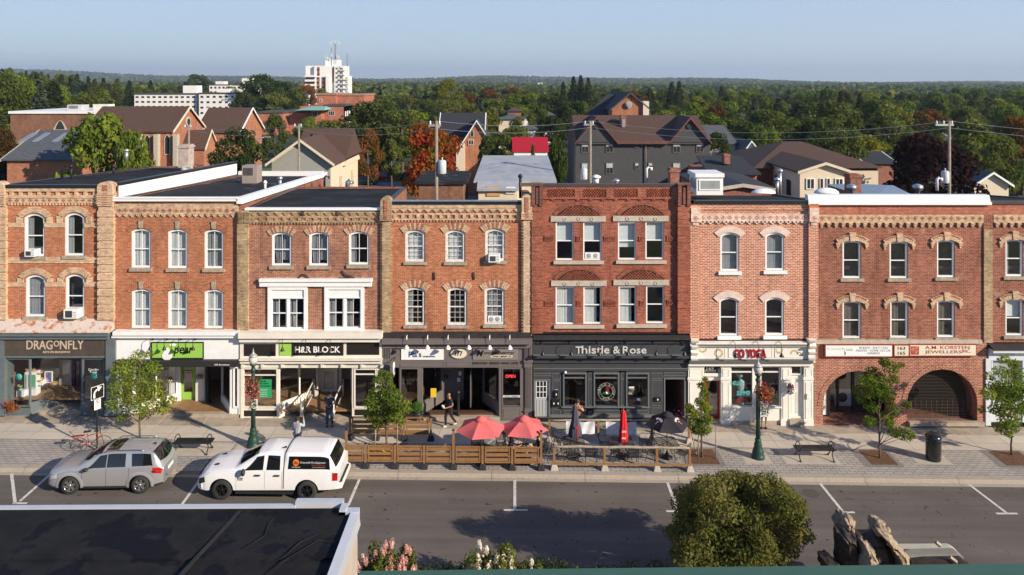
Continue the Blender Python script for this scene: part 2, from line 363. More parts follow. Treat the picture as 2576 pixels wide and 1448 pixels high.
def voussoirs(mb,o,w,pop,n,mats=(0,),gap=.012,ext=0.0,flat=0.0,y=YF):
    """an arch of wedge bricks over an opening"""
    a,b,c,d,rise=o;a -= ext;b += ext
    h=(b-a)/2;r=(h*h+rise*rise)/(2*rise);cx=(a+b)/2;cz=d-r;A=math.asin(min(1,h/r))
    for k in range(n):
        t0=-A+2*A*k/n+gap/r*.5;t1=-A+2*A*(k+1)/n-gap/r*.5;mb.cur=mats[k % len(mats)]
        p=[(cx+q*math.sin(t),cz+q*math.cos(t)) for q,t in ((r+.005,t0),(r+w,t0),(r+w,t1),(r+.005,t1))]
        mb.prism(p,'y',y-pop,y+.02)
    mb.cur=0
def dentils(mb,x0,x1,z0,z1,pitch,frac,out,y=YF):
    n=max(1,round((x1-x0)/pitch));p=(x1-x0)/n
    for k in range(n):mb.box(x0+p*(k+.5-frac/2),x0+p*(k+.5+frac/2),y-out,y,z0,z1)
def pilaster(root,x0,x1,z0,z1,mat,out=.16,quoin=None,cap=None,capmat=None,q=.34,name='pilaster',top=True):
    mb=MB();mb.box(x0,x1,YF-out,YF+.3,z0,z1)
    if quoin:
        z=z0;k=0
        while z+q < z1:mb.box(x0-.035,x1+.035,YF-out-.045,YF+.0,z+.05,z+q-.04);z += q;k += 1
    return mb.build(name,mat,root)
def shell(root,x0,x1,z0,z1,dep,mat=None,roofmat=None,zb=None,drop=.6,lip=.0):
    """party walls, back wall and roof deck"""
    mb=MB();t=.25;zb=z1-drop if zb is None else zb
    for xa,xb in ((x0,x0+t),(x1-t,x1)):
        mb.hull8([(xa,YF+.2,z0),(xb,YF+.2,z0),(xb,YF+dep,z0),(xa,YF+dep,z0)],[(xa,YF+.2,z1-.06),(xb,YF+.2,z1-.06),(xb,YF+dep,zb-.06),(xa,YF+dep,zb-.06)])
        fl=MB();fl.hull8([(xa-.02,YF+.32,z1-.058),(xb+.02,YF+.32,z1-.058),(xb+.02,YF+dep,zb-.058),(xa-.02,YF+dep,zb-.058)],[(xa-.02,YF+.32,z1-.01),(xb+.02,YF+.32,z1-.01),(xb+.02,YF+dep,zb-.01),(xa-.02,YF+dep,zb-.01)]);fl.build('flashing',m_blackm,root)
    mb.box(x0+t,x1-t,YF+dep-.25,YF+dep-.002,z0,zb-.002)
    mb.build('side_wall',mat or b_plain,root)
    r=MB();zf=z1-.10+lip;r.hull8([(x0+.02,YF+.15,zf-.25),(x1-.02,YF+.15,zf-.25),(x1-.02,YF+dep-.1,zb-.35),(x0+.02,YF+dep-.1,zb-.35)],
            [(x0+.02,YF+.15,zf),(x1-.02,YF+.15,zf),(x1-.02,YF+dep-.1,zb-.1),(x0+.02,YF+dep-.1,zb-.1)]).build('roof',roofmat or m_wet,root)
def floors(root,x0,x1,zc,zs=None):
    mb=MB();mb.box(x0+.26,x1-.26,YF+.3,YF+6,zc-.1,zc+.1);mb.box(x0+.26,x1-.26,YF+.3,YF+6,zc+3.3,zc+3.45);mb.box(x0+.26,x1-.26,YF+5.8,YF+6,zc-5,zc+4.6)
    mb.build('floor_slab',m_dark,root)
def BLD(name,label,x0,x1):return T(name,label,'building',((x0+x1)/2,YF,gz((x0+x1)/2)))
def ac_unit(x,z,y,label,s=1.0,flip=1):
    t=T('air_conditioner',label,'air conditioner',(x,y,z),group='air conditioners in upper windows')
    w=.62*s;h=.40*s
    MB().box(x-w/2,x+w/2,y-.32,y+.2,z,z+h).build('casing',m_white,t,bevel=.015)
    g=MB();g.box(x-w*.38,x+w*.12,y-.326,y-.318,z+.06,z+h-.06)
    g.build('grille',M('ac_grille',(.05,.05,.055),.6),t)
    lv=MB()
    for k in range(4):lv.box(x+w*.18,x+w*.42,y-.33,y-.318,z+.07+k*.08,z+.10+k*.08)
    lv.build('louvre',M('ac_louvre',(.35,.36,.37),.5),t);return t
def fan_unit(x,z,y,w,label):
    t=T('window_fan',label,'window fan',(x,y,z),group='twin fans in upper windows')
    MB().box(x-w/2,x+w/2,y,y+.1,z,z+.30).build('casing',m_white,t,bevel=.01)
    for s in (-1,1):
        g=MB();g.lathe([(.0,0),(.115,0),(.115,.012),(.1,.014),(0,.014)],(0,0,0),16)
        g.v=[(x+s*w*.23+p[0],y-p[2]-.002,z+.15+p[1]) for p in g.v];g.build('fan_grille',M('fan_grille_grey',(.35,.35,.36),.5),t)
    return t
# ================================================================== building 1 (buff quoins, far left)
zt=lambda cr,y:cr(0,y)[1]
ROOMZ=4.35
x0=cA(-60,0)[0];x1=cA(900,0)[0]
B1=BLD('commercial_building','orange brick building with buff quoined piers and a rusty canopy, leftmost of the row',x0,x1)
W1=[((190,450,350,785),.22,'L',(0,0)),((507,445,660,780),.22,'L',(0,0)),((200,930,355,1258),.2,'w',(0,0)),((512,925,662,1256),.2,'D',(0,0))]
ops=[op(cA,r,ri) for r,ri,*_ in W1]
mb=MB();wall(mb,cA(-60,0)[0],cA(790,0)[0],zt(cA,1300),zt(cA,245),ops,YF);mb.build('wall',b_orange,B1)
wins=[]
for (r,ri,cu,br),o in zip(W1,ops):
    wins.append(sash(B1,o,m_white,cu,bars=br,fw=.10));sill(wins[-1],o[0]-.12,o[1]+.12,o[2],.16,m_stone)
for i,o in enumerate(ops):
    hd=MB()
    up=i < 2;e=.0
    voussoirs(hd,(o[0]-.10,o[1]+.10,o[2],o[3]+.06,.30),.30,.05,22)
    zl=zt(cA,525 if up else 990);ztop=o[3]-.22
    for s in (-1,1):
        xa=(o[0]-.10) if s < 0 else (o[1]+.10);hd.box(xa,xa+s*.30,YF-.05,YF+.02,zl,ztop+.06)
    hd.build('window_hood',b_tan,B1)
bd=MB()
X=lambda x:cA(x,0)[0]
for ya,yb,gaps in ((520,556,W1[:2]),(985,1020,W1[2:])):
    xs=[X(62)]
    for r,*_ in gaps:xs += [X(r[0]),X(r[2])]
    xs.append(X(782))
    for k in range(0,len(xs),2):bd.box(xs[k],xs[k+1],YF-.035,YF+.02,zt(cA,yb),zt(cA,ya))
bd.box(X(62),X(782),YF-.035,YF+.02,zt(cA,836),zt(cA,789));bd.build('string_course',b_tan,B1)
cn=MB();cn.box(X(58),X(782),YF-.10,YF+.1,zt(cA,275),zt(cA,252))
dentils(cn,X(58),X(782),zt(cA,303),zt(cA,275),.47,.38,.08)
cn.box(X(58),X(782),YF-.10,YF+.1,zt(cA,325),zt(cA,303));cn.box(X(58),X(782),YF-.06,YF+.1,zt(cA,366),zt(cA,325))
cn.cur=1
for k in range(14):plus(cn,X(85)+k*(X(760)-X(85))/13,zt(cA,345),.2,YF-.06)
cn.cur=0;dentils(cn,X(58),X(782),zt(cA,382),zt(cA,366),.16,.5,.06);cn.build('cornice',[b_tan,b_red],B1)
for a,b in ((-70,58),(782,898)):pilaster(B1,X(a),X(b),zt(cA,1280),zt(cA,385),b_tan,.14,True,q=.40)
for a,b in ((-72,52),(778,896)):
    cp=MB();xa,xb=X(a),X(b);zc=zt(cA,235);r=(xb-xa)/2;pts=[(xa,zt(cA,385)),(xa,zc)]+[((xa+xb)/2-r*math.cos(t*math.pi/10),zc+r*.62*math.sin(t*math.pi/10)) for t in range(1,10)]+[(xb,zc),(xb,zt(cA,385))]
    cp.cur=0;cp.prism(pts,'y',YF-.22,YF+.30)
    xm=(xa+xb)/2;cp.cur=1;cp.box(xm-.14,xm+.14,YF-.225,YF,zt(cA,370),zt(cA,285));cp.box(xm-.14,xm+.14,YF-.225,YF,zt(cA,270),zt(cA,220));cp.cur=0
    for k in range(5):cp.box(xa-.05+k*.0,xb+.05,YF-.26,YF+.3,zt(cA,300+k*17),zt(cA,292+k*17))
    cp.build('pier_cap',[b_tan,b_red],B1)
zr=zt(cA,240)
shell(B1,X(-60),X(905),0,zr+.05,17.2,roofmat=m_roof,drop=.85,lip=.06)
co=MB();co.box(X(48),X(780),YF-.12,YF+.22,zr-.04,zr+.11);co.build('roof_edge',m_blackm,B1)
# the white clad side of its higher rear roof
def q3(cr,x,y,Y):p=P(*cr.d(x,y),Y);return (p.x,p.y,p.z)
xs_=X(905);
sw=MB();sw.hull8([(xs_+.0,YF+.3,zt(cA,340)),(xs_+.06,YF+.3,zt(cA,340)),(xs_+.06,YF+17.2,zt(cA,340)-.75),(xs_,YF+17.2,zt(cA,340)-.75)],
                    [(xs_+.0,YF+.3,zr+.02),(xs_+.06,YF+.3,zr+.02),(xs_+.06,YF+17.2,zr-.62),(xs_,YF+17.2,zr-.62)])
sw.build('side_cladding',m_white,B1)
sw=MB();sw.hull8([(xs_-.3,YF+.3,zr+.02),(xs_+.08,YF+.3,zr+.02),(xs_+.08,YF+17.3,zr-.62),(xs_-.3,YF+17.3,zr-.62)],
                    [(xs_-.3,YF+.3,zr+.17),(xs_+.08,YF+.3,zr+.17),(xs_+.08,YF+17.3,zr-.47),(xs_-.3,YF+17.3,zr-.47)])
sw.build('roof_edge',m_blackm,B1)
floors(B1,X(-60),X(900),ROOMZ)
ac_unit(cA(262,0)[0],zt(cA,778),YF,'small white air conditioner in the top left window of the buff quoined building',.85)
ac_unit(cA(585,0)[0],zt(cA,1256),YF-.06,'larger white air conditioner tilting out of a lower window of the buff quoined building',1.15)
# ================================================================== building 2 (white cornice, six keystone windows)
X2a,X2b=cA(900,0)[0],cA(1868,0)[0]
B2=BLD('commercial_building','orange brick building with six keystoned windows and a green shop sign',X2a,X2b)
W2=[((1028,568,1180,875),'W'),((1315,573,1467,878),'W'),((1600,575,1750,880),'w'),((1030,1042,1182,1347),'W'),((1315,1045,1467,1348),'W'),((1600,1045,1750,1350),'W')]
ops=[op(cA,r,.13) for r,_ in W2]
mb=MB();wall(mb,X2a+.003,X2b,zt(cA,1385),zt(cA,335),ops,YF+.01);mb.build('wall',b_orange,B2)
for (r,cu),o in zip(W2,ops):
    kh=MB();ks=MB()
    w=sash(B2,o,m_white,cu,bars=(1,0) if r[0] > 1200 or r[1] > 900 or 1 else (0,0),fw=.095,y=YF+.01);sill(w,o[0]-.08,o[1]+.09,o[2]-.01,.16,m_stone,.1)
    voussoirs(kh,(o[0]-.08,o[1]+.08,0,o[3]+.04,.24),.26,.02,17)
    xm=(o[0]+o[1])/2;ks.prism([(xm-.09,o[3]+.04),(xm+.09,o[3]+.04),(xm+.115,o[3]+.40),(xm-.115,o[3]+.40)],'y',YF-.07,YF)
    kh.build('window_arch',b_orange,B2);ks.build('keystone',m_stone,B2)
cn=MB();zz=lambda y:zt(cA,y)
cn.cur=0;cn.box(X2a+.01,X2b-.02,YF-.05,YF+.1,zz(390),zz(372));cn.box(X2a+.01,X2b-.02,YF-.07,YF+.1,zz(455),zz(390))
cn.cur=1
for k in range(19):plus(cn,X2a+.25+k*(X2b-X2a-.5)/18,zz(424),.24,YF-.07)
for k in range(24):x=X2a+.2+k*(X2b-X2a-.4)/23;cn.box(x-.06,x+.06,YF-.055,YF,zz(388),zz(374)) if False else None
cn.cur=0
for k in range(19):
    x=X2a+.25+k*(X2b-X2a-.5)/18
    cn.box(x-.11,x+.11,YF-.06,YF,zz(466),zz(455));cn.box(x-.055,x+.055,YF-.045,YF,zz(478),zz(466))
cn.build('cornice',[b_tan,b_red],B2)
zr2=zz(322);cp=MB();cp.box(X2a-.1,X2b-.0,YF-.16,YF+.25,zz(350),zr2);cp.box(X2a-.1,X2b,YF-.20,YF-.14,zr2-.04,zr2+.05)
XR=cB(265,0)[0]
# the right-hand party coping, running back and down
xc=X2b-.05
cp.hull8([(xc,YF-.16,zr2-.30),(xc+.28,YF-.16,zr2-.32),(xc+.28,YF+18,zr2-1.1),(xc,YF+18,zr2-1.05)],[(xc,YF-.16,zr2+.02),(xc+.28,YF-.16,zr2-.01),(xc+.28,YF+18,zr2-.80),(xc,YF+18,zr2-.76)])
cp.hull8([(X2a,YF+17.7,zr2-1.1),(xc,YF+17.7,zr2-1.1),(xc,YF+18,zr2-1.1),(X2a,YF+18,zr2-1.1)],[(X2a,YF+17.7,zr2-.72),(xc,YF+17.7,zr2-.72),(xc,YF+18,zr2-.72),(X2a,YF+18,zr2-.72)])
cp.build('coping',m_white,B2);shell(B2,X2a+.07,X2b,0,zr2-.02,18,drop=.95);floors(B2,X2a,X2b,ROOMZ)
# ================================================================== building 3 (white bay windows)
X3a,X3b=cA(1868,0)[0],cB(1092,0)[0]
B3=BLD('commercial_building','brown red brick building with two white boxed window bays under one white hood',X3a,X3b)
W3=[((235,597,390,858),'T'),((527,595,683,858),'T'),((838,590,997,850),'L')]
o3=[op(cB,r,.16) for r,_ in W3]
bays=[op(cB,(207,1018,517,1375)),op(cB,(650,1015,960,1370))]
mb=MB();wall(mb,X3a+.003,X3b,cB(0,1380)[1],cB(0,430)[1],o3+bays,YF+.005);mb.build('wall',b_brown,B3)
for (r,cu),o in zip(W3,o3):
    kh=MB()
    w=sash(B3,o,m_white,cu,bars=(1,0),fw=.095);sill(w,o[0]-.11,o[1]+.10,o[2],.17,m_stone,.1)
    voussoirs(kh,(o[0]-.04,o[1]+.04,0,o[3]+.02,.2),.34,.05,17,(0,0,1,0,1))
    kh.build('window_arch',[b_tan,b_red],B3)
for o in bays:
    w=MB();frame_rect(w,o[0],o[1],o[2],o[3],.17,YF-.10,YF+.05)
    zp=o[3]-.17-.42;w.box(o[0]+.17,o[1]-.17,YF-.03,YF+.05,zp,o[3]-.17);w.box(o[0]+.17,o[1]-.17,YF-.07,YF-.03,zp-.03,zp+.03)
    xm=(o[0]+o[1])/2;w.box(xm-.05,xm+.05,YF-.04,YF+.05,o[2]+.17,zp)
    wb=w.build('window_bay',m_white,B3)
    for a,b in ((o[0]+.17,xm-.05),(xm+.05,o[1]-.17)):
        f=MB();ring(f,(a,b,o[2]+.17,zp,0),.05,YF-.01,YF+.06);zm=(o[2]+.17+zp)/2;f.box(a+.05,b-.05,YF,YF+.04,zm-.025,zm+.025)
        m_=(a+b)/2;f.box(m_-.011,m_+.011,YF+.01,YF+.03,o[2]+.2,zp-.05)
        f.build('sash',m_white,wb)
        MB().poly((a+.04,YF+.05,o[2]+.2),(b-.04,YF+.05,o[2]+.2),(b-.04,YF+.05,zp-.04),(a+.04,YF+.05,zp-.04)).build('pane',m_glass,wb)
        cu=MB();curtain(cu,a,a+(b-a)*.42,o[2]+.2,zp,YF+.2);cu.build('curtain',m_grey,wb)
hw=MB();R(hw,cB,(138,985,1016,1022),-.16,.02);R(hw,cB,(133,963,1020,986),-.24,.02);hw.build('window_hood',m_white,B3)
cn=MB();Z=lambda y:cB(0,y)[1];Xb=lambda x:cB(x,0)[0]
cn.box(Xb(62),Xb(1090),YF-.04,YF+.1,Z(500),Z(432));cn.box(Xb(62),Xb(1090),YF-.09,YF+.1,Z(482),Z(466));cn.box(Xb(62),Xb(1090),YF-.09,YF+.1,Z(518),Z(503))
for k in range(16):
    x=Xb(95)+k*(Xb(1060)-Xb(95))/15;cn.cur=0
    for j in range(3):cn.box(x-.17+j*.055,x+.17-j*.055,YF-.10,YF,Z(445+j*9),Z(437+j*9))
    cn.cur=1;cn.box(x+.2,x+.36,YF-.05,YF,Z(462),Z(440)) if k < 15 else None
cn.cur=1;cn.box(Xb(66),Xb(1088),YF-.045,YF,Z(503),Z(484));cn.cur=0
dentils(cn,Xb(62),Xb(1090),Z(503),Z(482),.39,.38,.10);dentils(cn,Xb(62),Xb(1090),Z(530),Z(518),.16,.5,.07)
cn.build('cornice',[b_tan2,b_red],B3)
for x in (480,748):MB().ball((Xb(x),YF-.05,Z(450)),.14,12,7,1,.6).build('tie_plate',M('rusty_iron',(.06,.04,.035),.8),B3)
pilaster(B3,cA(1866,0)[0],cA(1952,0)[0],cA(0,1368)[1],cA(0,425)[1],b_tan2,.18,None)
qb=MB()
for k in range(9):R(qb,cA,(1868-4,440+k*10,1905,446+k*10),-.24,.0);R(qb,cA,(1912,440+k*10,1954,446+k*10),-.24,.0)
qb.build('pier_cap',b_tan2,B3)
ir=MB();ir.tube([(cB(x,y)[0],YF-.05,cB(x,y)[1]) for x,y in ((360,962),(440,960),(475,925),(500,930),(530,962),(590,964))],.045,6)
ir.tube([(cB(x,y)[0],YF-.05,cB(x,y)[1]) for x,y in ((785,898),(812,930),(850,938),(885,952))],.045,6);ir.tube([(cB(x,y)[0],YF-.05,cB(x,y)[1]) for x,y in ((755,958),(885,950))],.04,6)
ir.build('iron_bracket',M('rusty_iron',(.06,.04,.035)),B3)
zr3=Z(412);cp=MB();cp.box(X3a+.35,X3b,YF-.13,YF+.2,zr3-.06,zr3+.05);cp.build('coping',m_white,B3)
shell(B3,X3a+.26,X3b,0,zr3,9.5,roofmat=m_roof,drop=.15,lip=.1);floors(B3,X3a,X3b,ROOMZ)
rr=MB()  # brown hipped roof at the back
zq=zr3-.2;ya,yb=YF+4.6,YF+14
rr.add([(X3a+1.2,ya+1.6,zq-.45),(X3b+.3,ya,zq-.55),(X3b+.3,yb,zq-1.3),(X3a+1.2,yb,zq-1.2),(X3a+2.6,ya+5,zq+.03),(X3b-3.0,ya+5,zq-.02)],[(0,1,5,4),(1,2,5),(2,3,4,5),(3,0,4)])
rr.build('rear_roof',M('brown_shingle',(.085,.048,.034),.85,var=.3,scale=6,fine=25,bump=.3),B3)
ww=MB();ww.box(X3a+1.3,X3b+.2,ya+2.0,yb-.05,-.5,zq-1.35);ww.build('rear_wall',b_plain,B3)
# ================================================================== building 4 (cream and red cornice)
X4a,X4b=cB(1092,0)[0],cC(378,0)[0]
B4=BLD('commercial_building','orange brick building with a zigzag buff cornice above the coffee shop numbered 177',X4a,X4b)
W4=[(cB,(1280,577,1435,828),'H',.17),(cB,(1595,577,1750,830),'H',.17),(cC,(13,568,168,822),'H',.17),(cB,(1280,1028,1435,1325),'L',.12),(cB,(1612,1028,1765,1325),'D',.12),(cC,(8,1025,165,1320),'w',.12)]
o4=[op(c,r,ri) for c,r,_,ri in W4]
mb=MB();wall(mb,X4a,X4b-.002,Z(1392),Z(365),o4,YF);mb.build('wall',b_orange,B4)
m_oldw=M('peeling_white_paint',(.70,.68,.64),.7,var=.2,scale=9)
for (c,r,cu,ri),o in zip(W4,o4):
    kh=MB()
    w=sash(B4,o,m_oldw,cu,bars=(2,2),fw=.12);sill(w,o[0]-.08,o[1]+.08,o[2],.14,m_stone,.1)
    voussoirs(kh,(o[0]-.06,o[1]+.06,0,o[3]+.02,.2),.34,.05,13,(0,0,0,1,0,1,0,1,0,1,0,0,0))
    kh.build('window_arch',[b_tan,b_red],B4)
cn=MB();xa,xb=Xb(1172),cC(300,0)[0]
cn.box(xa,xb,YF-.05,YF+.1,Z(405),Z(375));cn.box(xa,xb,YF-.03,YF+.1,Z(455),Z(405));cn.box(xa,xb,YF-.08,YF+.1,Z(458),Z(446));cn.box(xa,xb,YF-.09,YF+.1,Z(498),Z(486))
n=16
for k in range(n):
    x=xa+.22+k*(xb-xa-.44)/(n-1);cn.cur=0
    for j in range(4):cn.box(x-.21+j*.06,x+.21-j*.06,YF-.10,YF,Z(416+j*8),Z(408+j*8))
    if k < n-1:
        xx=x+(xb-xa-.44)/(n-1)/2;cn.cur=1
        for j in range(3):cn.box(xx-.05-j*.05,xx+.05+j*.05,YF-.055,YF,Z(425+j*8),Z(417+j*8))
cn.cur=1;cn.box(xa+.02,xb-.02,YF-.035,YF,Z(486),Z(458));cn.cur=0
dentils(cn,xa,xb,Z(486),Z(458),.38,.4,.10);dentils(cn,xa,xb,Z(510),Z(498),.16,.5,.07);cn.build('cornice',[b_tan,b_red],B4)
def arch_pier(root,c,a,b,ytop,ycap,ybot,mat,slit=b_red):
    xa,xb=c(a,0)[0],c(b,0)[0];zb=c(0,ybot)[1];zcap=c(0,ycap)[1];zc=c(0,ytop)[1]-.55*(xb-xa)
    MB().box(xa+.06,xb-.06,YF-.17,YF+.3,zb,zcap).build('pilaster',mat,root)
    r=(xb-xa)/2+.02;xm=(xa+xb)/2
    m=MB();m.prism([(xm-r,zcap),(xm-r,zc)]+[(xm-r*math.cos(t*math.pi/10),zc+r*math.sin(t*math.pi/10)) for t in range(1,10)]+[(xm+r,zc),(xm+r,zcap)],'y',YF-.26,YF+.3)
    for k in range(4):m.box(xm-r-.03,xm+r+.03,YF-.29,YF+.1,zcap+.02+k*.09,zcap+.07+k*.09)
    m.cur=1;m.box(xm-.085,xm+.085,YF-.295,YF,zcap+.1,zc+.12);m.build('pier_cap',[mat,slit],root)
    q=MB()
    z=zb
    while z < zcap-.1:q.box(xm-r-.0,xm+r+.0,YF-.14,YF,z,z+.075);z += .15
    q.build('quoin_edge',mat,root)
arch_pier(B4,cB,1095,1175,312,500,1405,b_tan2);arch_pier(B4,cC,302,376,292,492,1400,b_tan)
zr4=Z(352);cp=MB();cp.box(xa,xb,YF-.10,YF+.16,Z(376),zr4);cp.build('roof_edge',m_blackm,B4)
cp=MB();cp.box(xa+.02,xb-.02,YF-.12,YF+.05,zr4,zr4+.055);cp.build('coping',M('zinc_flashing',(.35,.42,.5),.4,.6),B4)
shell(B4,X4a+.25,X4b-.25,0,zr4-.08,7,roofmat=m_roof,drop=1.0,lip=-.25);floors(B4,X4a,X4b,ROOMZ)
pc=MB();pc.hull8([(X4b-.42,YF+.3,zr4),(X4b-.1,YF+.3,zr4),(X4b-.1,YF+7,zr4-1.0),(X4b-.42,YF+7,zr4-1.0)],[(X4b-.42,YF+.3,zr4+.42),(X4b-.1,YF+.3,zr4+.42),(X4b-.1,YF+7,zr4-.4),(X4b-.42,YF+7,zr4-.4)]);pc.build('parapet',b_plain,B4)
ir=MB()
for x in (1512,1822):ir.tube([(Xb(x-5),YF-.05,Z(905)),(Xb(x),YF-.07,Z(930)),(Xb(x-2),YF-.05,Z(965))],.035,6)
ir.build('iron_bracket',M('rusty_iron',(.06,.04,.035)),B4)
ac_unit(cC(85,0)[0],cC(0,822)[1],YF,'white air conditioner in the top right window above the coffee shop',.95)
fan_unit((o4[5][0]+o4[5][1])/2,o4[5][2]+.13,YF+.02,.68,'white twin fan in the lower right window above the coffee shop')
# ================================================================== building 5 (deep red, four round arches)
X5a,X5b=cC(378,0)[0],cC(1612,0)[0];Xc=lambda x:cC(x,0)[0];Z=lambda y:cC(0,y)[1]
B5=BLD('commercial_building','tall deep red brick building with four chequered arches over paired windows',X5a,X5b)
W5=[((565,515,705,815),'B'),((780,515,925,815),'B'),((1053,515,1195,812),'b'),((1268,512,1412,808),'B'),((565,1020,712,1318),'W'),((782,1020,925,1315),'l'),((1057,1018,1198,1312),'l'),((1273,1015,1416,1310),'D')]
o5=[op(cC,r) for r,_ in W5]
mb=MB();wall(mb,X5a,X5b,Z(1385),Z(240),o5,YF);mb.build('wall',b_deep,B5)
for (r,cu),o in zip(W5,o5):sash(B5,o,m_white,cu,fw=.07,half=.5)
for r in ((527,470,958,513),(1015,468,1450,510),(530,976,965,1018),(1018,970,1453,1012)):R(MB(),cC,r,-.07,.05).build('lintel',m_lime,B5)
ro=MB()
for (xx,yy) in ((637,492),(848,492),(745,488),(1127,490),(1345,490),(1236,488),(637,997),(855,997),(745,993),(1127,993),(1347,993),(1236,990)):
    x,z=cC(xx,yy);s0=len(ro.v);ro.lathe([(.06,0),(.1,.0),(.1,.02),(.06,.02),(.06,0)],(0,0,0),12,cap=False);ro.v[s0:]=[(x+p[0],YF-.07-p[2],z+p[1]) for p in ro.v[s0:]]
ro.build('rosette',m_lime,B5)
for r in ((548,822,943,848),(1038,820,1435,845),(552,1326,947,1352),(1042,1321,1438,1347)):R(MB(),cC,r,-.12,.05).build('sill',m_lime,B5,bevel=.01)
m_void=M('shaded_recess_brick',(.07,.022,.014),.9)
for (cxp,yb,hw,top) in ((742,470,175,385),(1240,468,178,383),(745,976,175,888),(1240,970,178,888)):
    ar=MB();ck=MB();x,zb=cC(cxp,yb);h=hw*.3212/49.53;rise=(yb-top)*.3212/49.53
    voussoirs(ar,(x-h,x+h,0,zb+rise,rise),.20,.04,44,(0,),.008)
    s0=len(ck.v);pts=arcpts(x-h,x+h,zb,rise,14);ck.cur=1;ck.poly(*[(p[0],YF-.004,p[1]) for p in pts][::-1]);ck.cur=0
    r_=(h*h+rise*rise)/(2*rise);cz=zb+rise-r_;i=0;z=zb+.01
    while z < zb+rise:
        half=math.sqrt(max(0,r_*r_-(z+.06-cz)**2));k=-int(half/.16)-1;j=0
        xx=x-.16*20+(.08 if i % 2 else 0)
        while xx < x+half-.09:
            if xx > x-half:ck.box(xx,xx+.085,YF-.045,YF,z,z+.062)
            xx += .16
        z += .072;i += 1
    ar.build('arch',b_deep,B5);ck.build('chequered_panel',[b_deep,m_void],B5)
# parapet panels
pp=MB();pp.box(Xc(460),Xc(1515),YF-.08,YF+.2,Z(335),Z(318));pp.box(Xc(460),Xc(1515),YF-.07,YF+.2,Z(258),Z(238))
for a,b in ((460,497),(713,773),(960,1018),(1205,1268),(1466,1515)):pp.box(Xc(a),Xc(b),YF-.07,YF+.2,Z(318),Z(258))
dentils(pp,Xc(495),Xc(1480),Z(347),Z(335),.62,.28,.06)
pp.build('parapet',b_deep,B5)
for a,b in ((497,713),(773,960),(1018,1205),(1268,1466)):
    ck=MB();ck.cur=1;ck.box(Xc(a),Xc(b),YF-.003,YF+.01,Z(318),Z(258));ck.cur=0
    for i in range(5):
        x=Xc(a)+(.06 if i % 2 else 0.0)
        while x < Xc(b)-.05:ck.box(x,min(x+.07,Xc(b)),YF-.05,YF,Z(318)+.01+i*.078,Z(318)+.075+i*.078);x += .13
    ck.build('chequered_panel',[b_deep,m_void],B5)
for a,b,y in ((475,550,628),(725,763,628),(942,1038,628),(1215,1250,628),(1432,1498,625),(478,552,1134),(728,768,1134),(944,1040,1134),(1222,1257,1130),(1436,1498,1128)):
    tb=MB();tb.box(Xc(a),Xc(b),YF-.05,YF+.02,Z(y+3),Z(y-3));tb.box(Xc(a),Xc(b),YF-.05,YF+.02,Z(y+38),Z(y+33));dentils(tb,Xc(a),Xc(b),Z(y+33),Z(y+3),.085,.55,.05)
    tb.build('tooth_band',b_deep,B5)
for a,b in ((378,460),(1517,1610)):
    xa,xb=Xc(a),Xc(b);m=MB();m.box(xa,xb,YF-.20,YF+.3,Z(1380),Z(385))
    z=Z(1380);
    while z < Z(400):m.box(xa-.02,xb+.02,YF-.225,YF,z+.05,z+.36);z += .41
    m.build('pilaster',b_deep,B5)
    m=MB();m.box(xa-.02,xa+.16,YF-.3,YF+.3,Z(385),Z(222));m.box(xb-.16,xb+.02,YF-.3,YF+.3,Z(385),Z(222));m.box(xa+.16,xb-.16,YF-.2,YF+.3,Z(385),Z(240));m.box((xa+xb)/2-.06,(xa+xb)/2+.06,YF-.28,YF,Z(370),Z(240))
    m.box(xa-.03,xb+.03,YF-.32,YF+.32,Z(222),Z(212));m.build('pier_cap',brick('sooty_red_brick',(.20,.07,.05),(.12,.05,.04),(.2,.12,.1)),B5)
cp=MB();cp.box(Xc(462),Xc(1515),YF-.10,YF+.28,Z(239),Z(217));cp.build('coping',M('brown_metal_coping',(.07,.045,.04),.45),B5)
shell(B5,X5a+.05,X5b-.05,0,cC(0,245)[1]-.3,10,roofmat=m_roof,drop=1.4,lip=-.5,mat=b_plain);floors(B5,X5a,X5b,ROOMZ)
fan_unit((o5[1][0]+o5[1][1])/2,o5[1][2]+.08,YF+.02,.74,'white twin fan in the second upper window of the deep red building')
# ================================================================== building 6 (pink repointed brick)
X6a,X6b=cD(50,0)[0],cD(1018,0)[0];Xd=lambda x:cD(x,0)[0];Z=lambda y:cD(0,y)[1]
B6=BLD('commercial_building','pinkish repointed brick building with four windows above the yoga studio',X6a,X6b)
W6=[((285,578,425,868),'w'),((625,578,767,862),'w'),((277,1068,420,1355),'D'),((622,1068,765,1352),'D')]
o6=[op(cD,r,.17) for r,_ in W6]
mb=MB();wall(mb,X6a+.002,X6b-.002,Z(1392),Z(358),o6,YF+.006);mb.build('wall',b_pink,B6)
for (r,cu),o in zip(W6,o6):
    kh=MB()
    w=sash(B6,o,m_white,cu,fw=.085);sill(w,o[0]-.12,o[1]+.12,o[2],.17,m_white,.12);voussoirs(kh,(o[0]-.08,o[1]+.08,0,o[3]+.02,.24),.33,.05,19,(0,),.006)
    kh.build('window_arch',m_pinkst,B6)
cn=MB();m_pw=brick('whitewashed_brick',(.72,.56,.47),(.66,.48,.40),(.7,.56,.48),.008)
xa,xb=Xd(120),Xd(940);cn.box(xa,xb,YF-.09,YF+.1,Z(488),Z(437));dentils(cn,xa,xb,Z(500),Z(488),.2,.55,.09);dentils(cn,xa,xb,Z(511),Z(500),.4,.3,.06)
cn.cur=1
for k in range(16):plus(cn,xa+.2+k*(xb-xa-.4)/15,Z(461),.25,YF-.09)
cn.cur=0
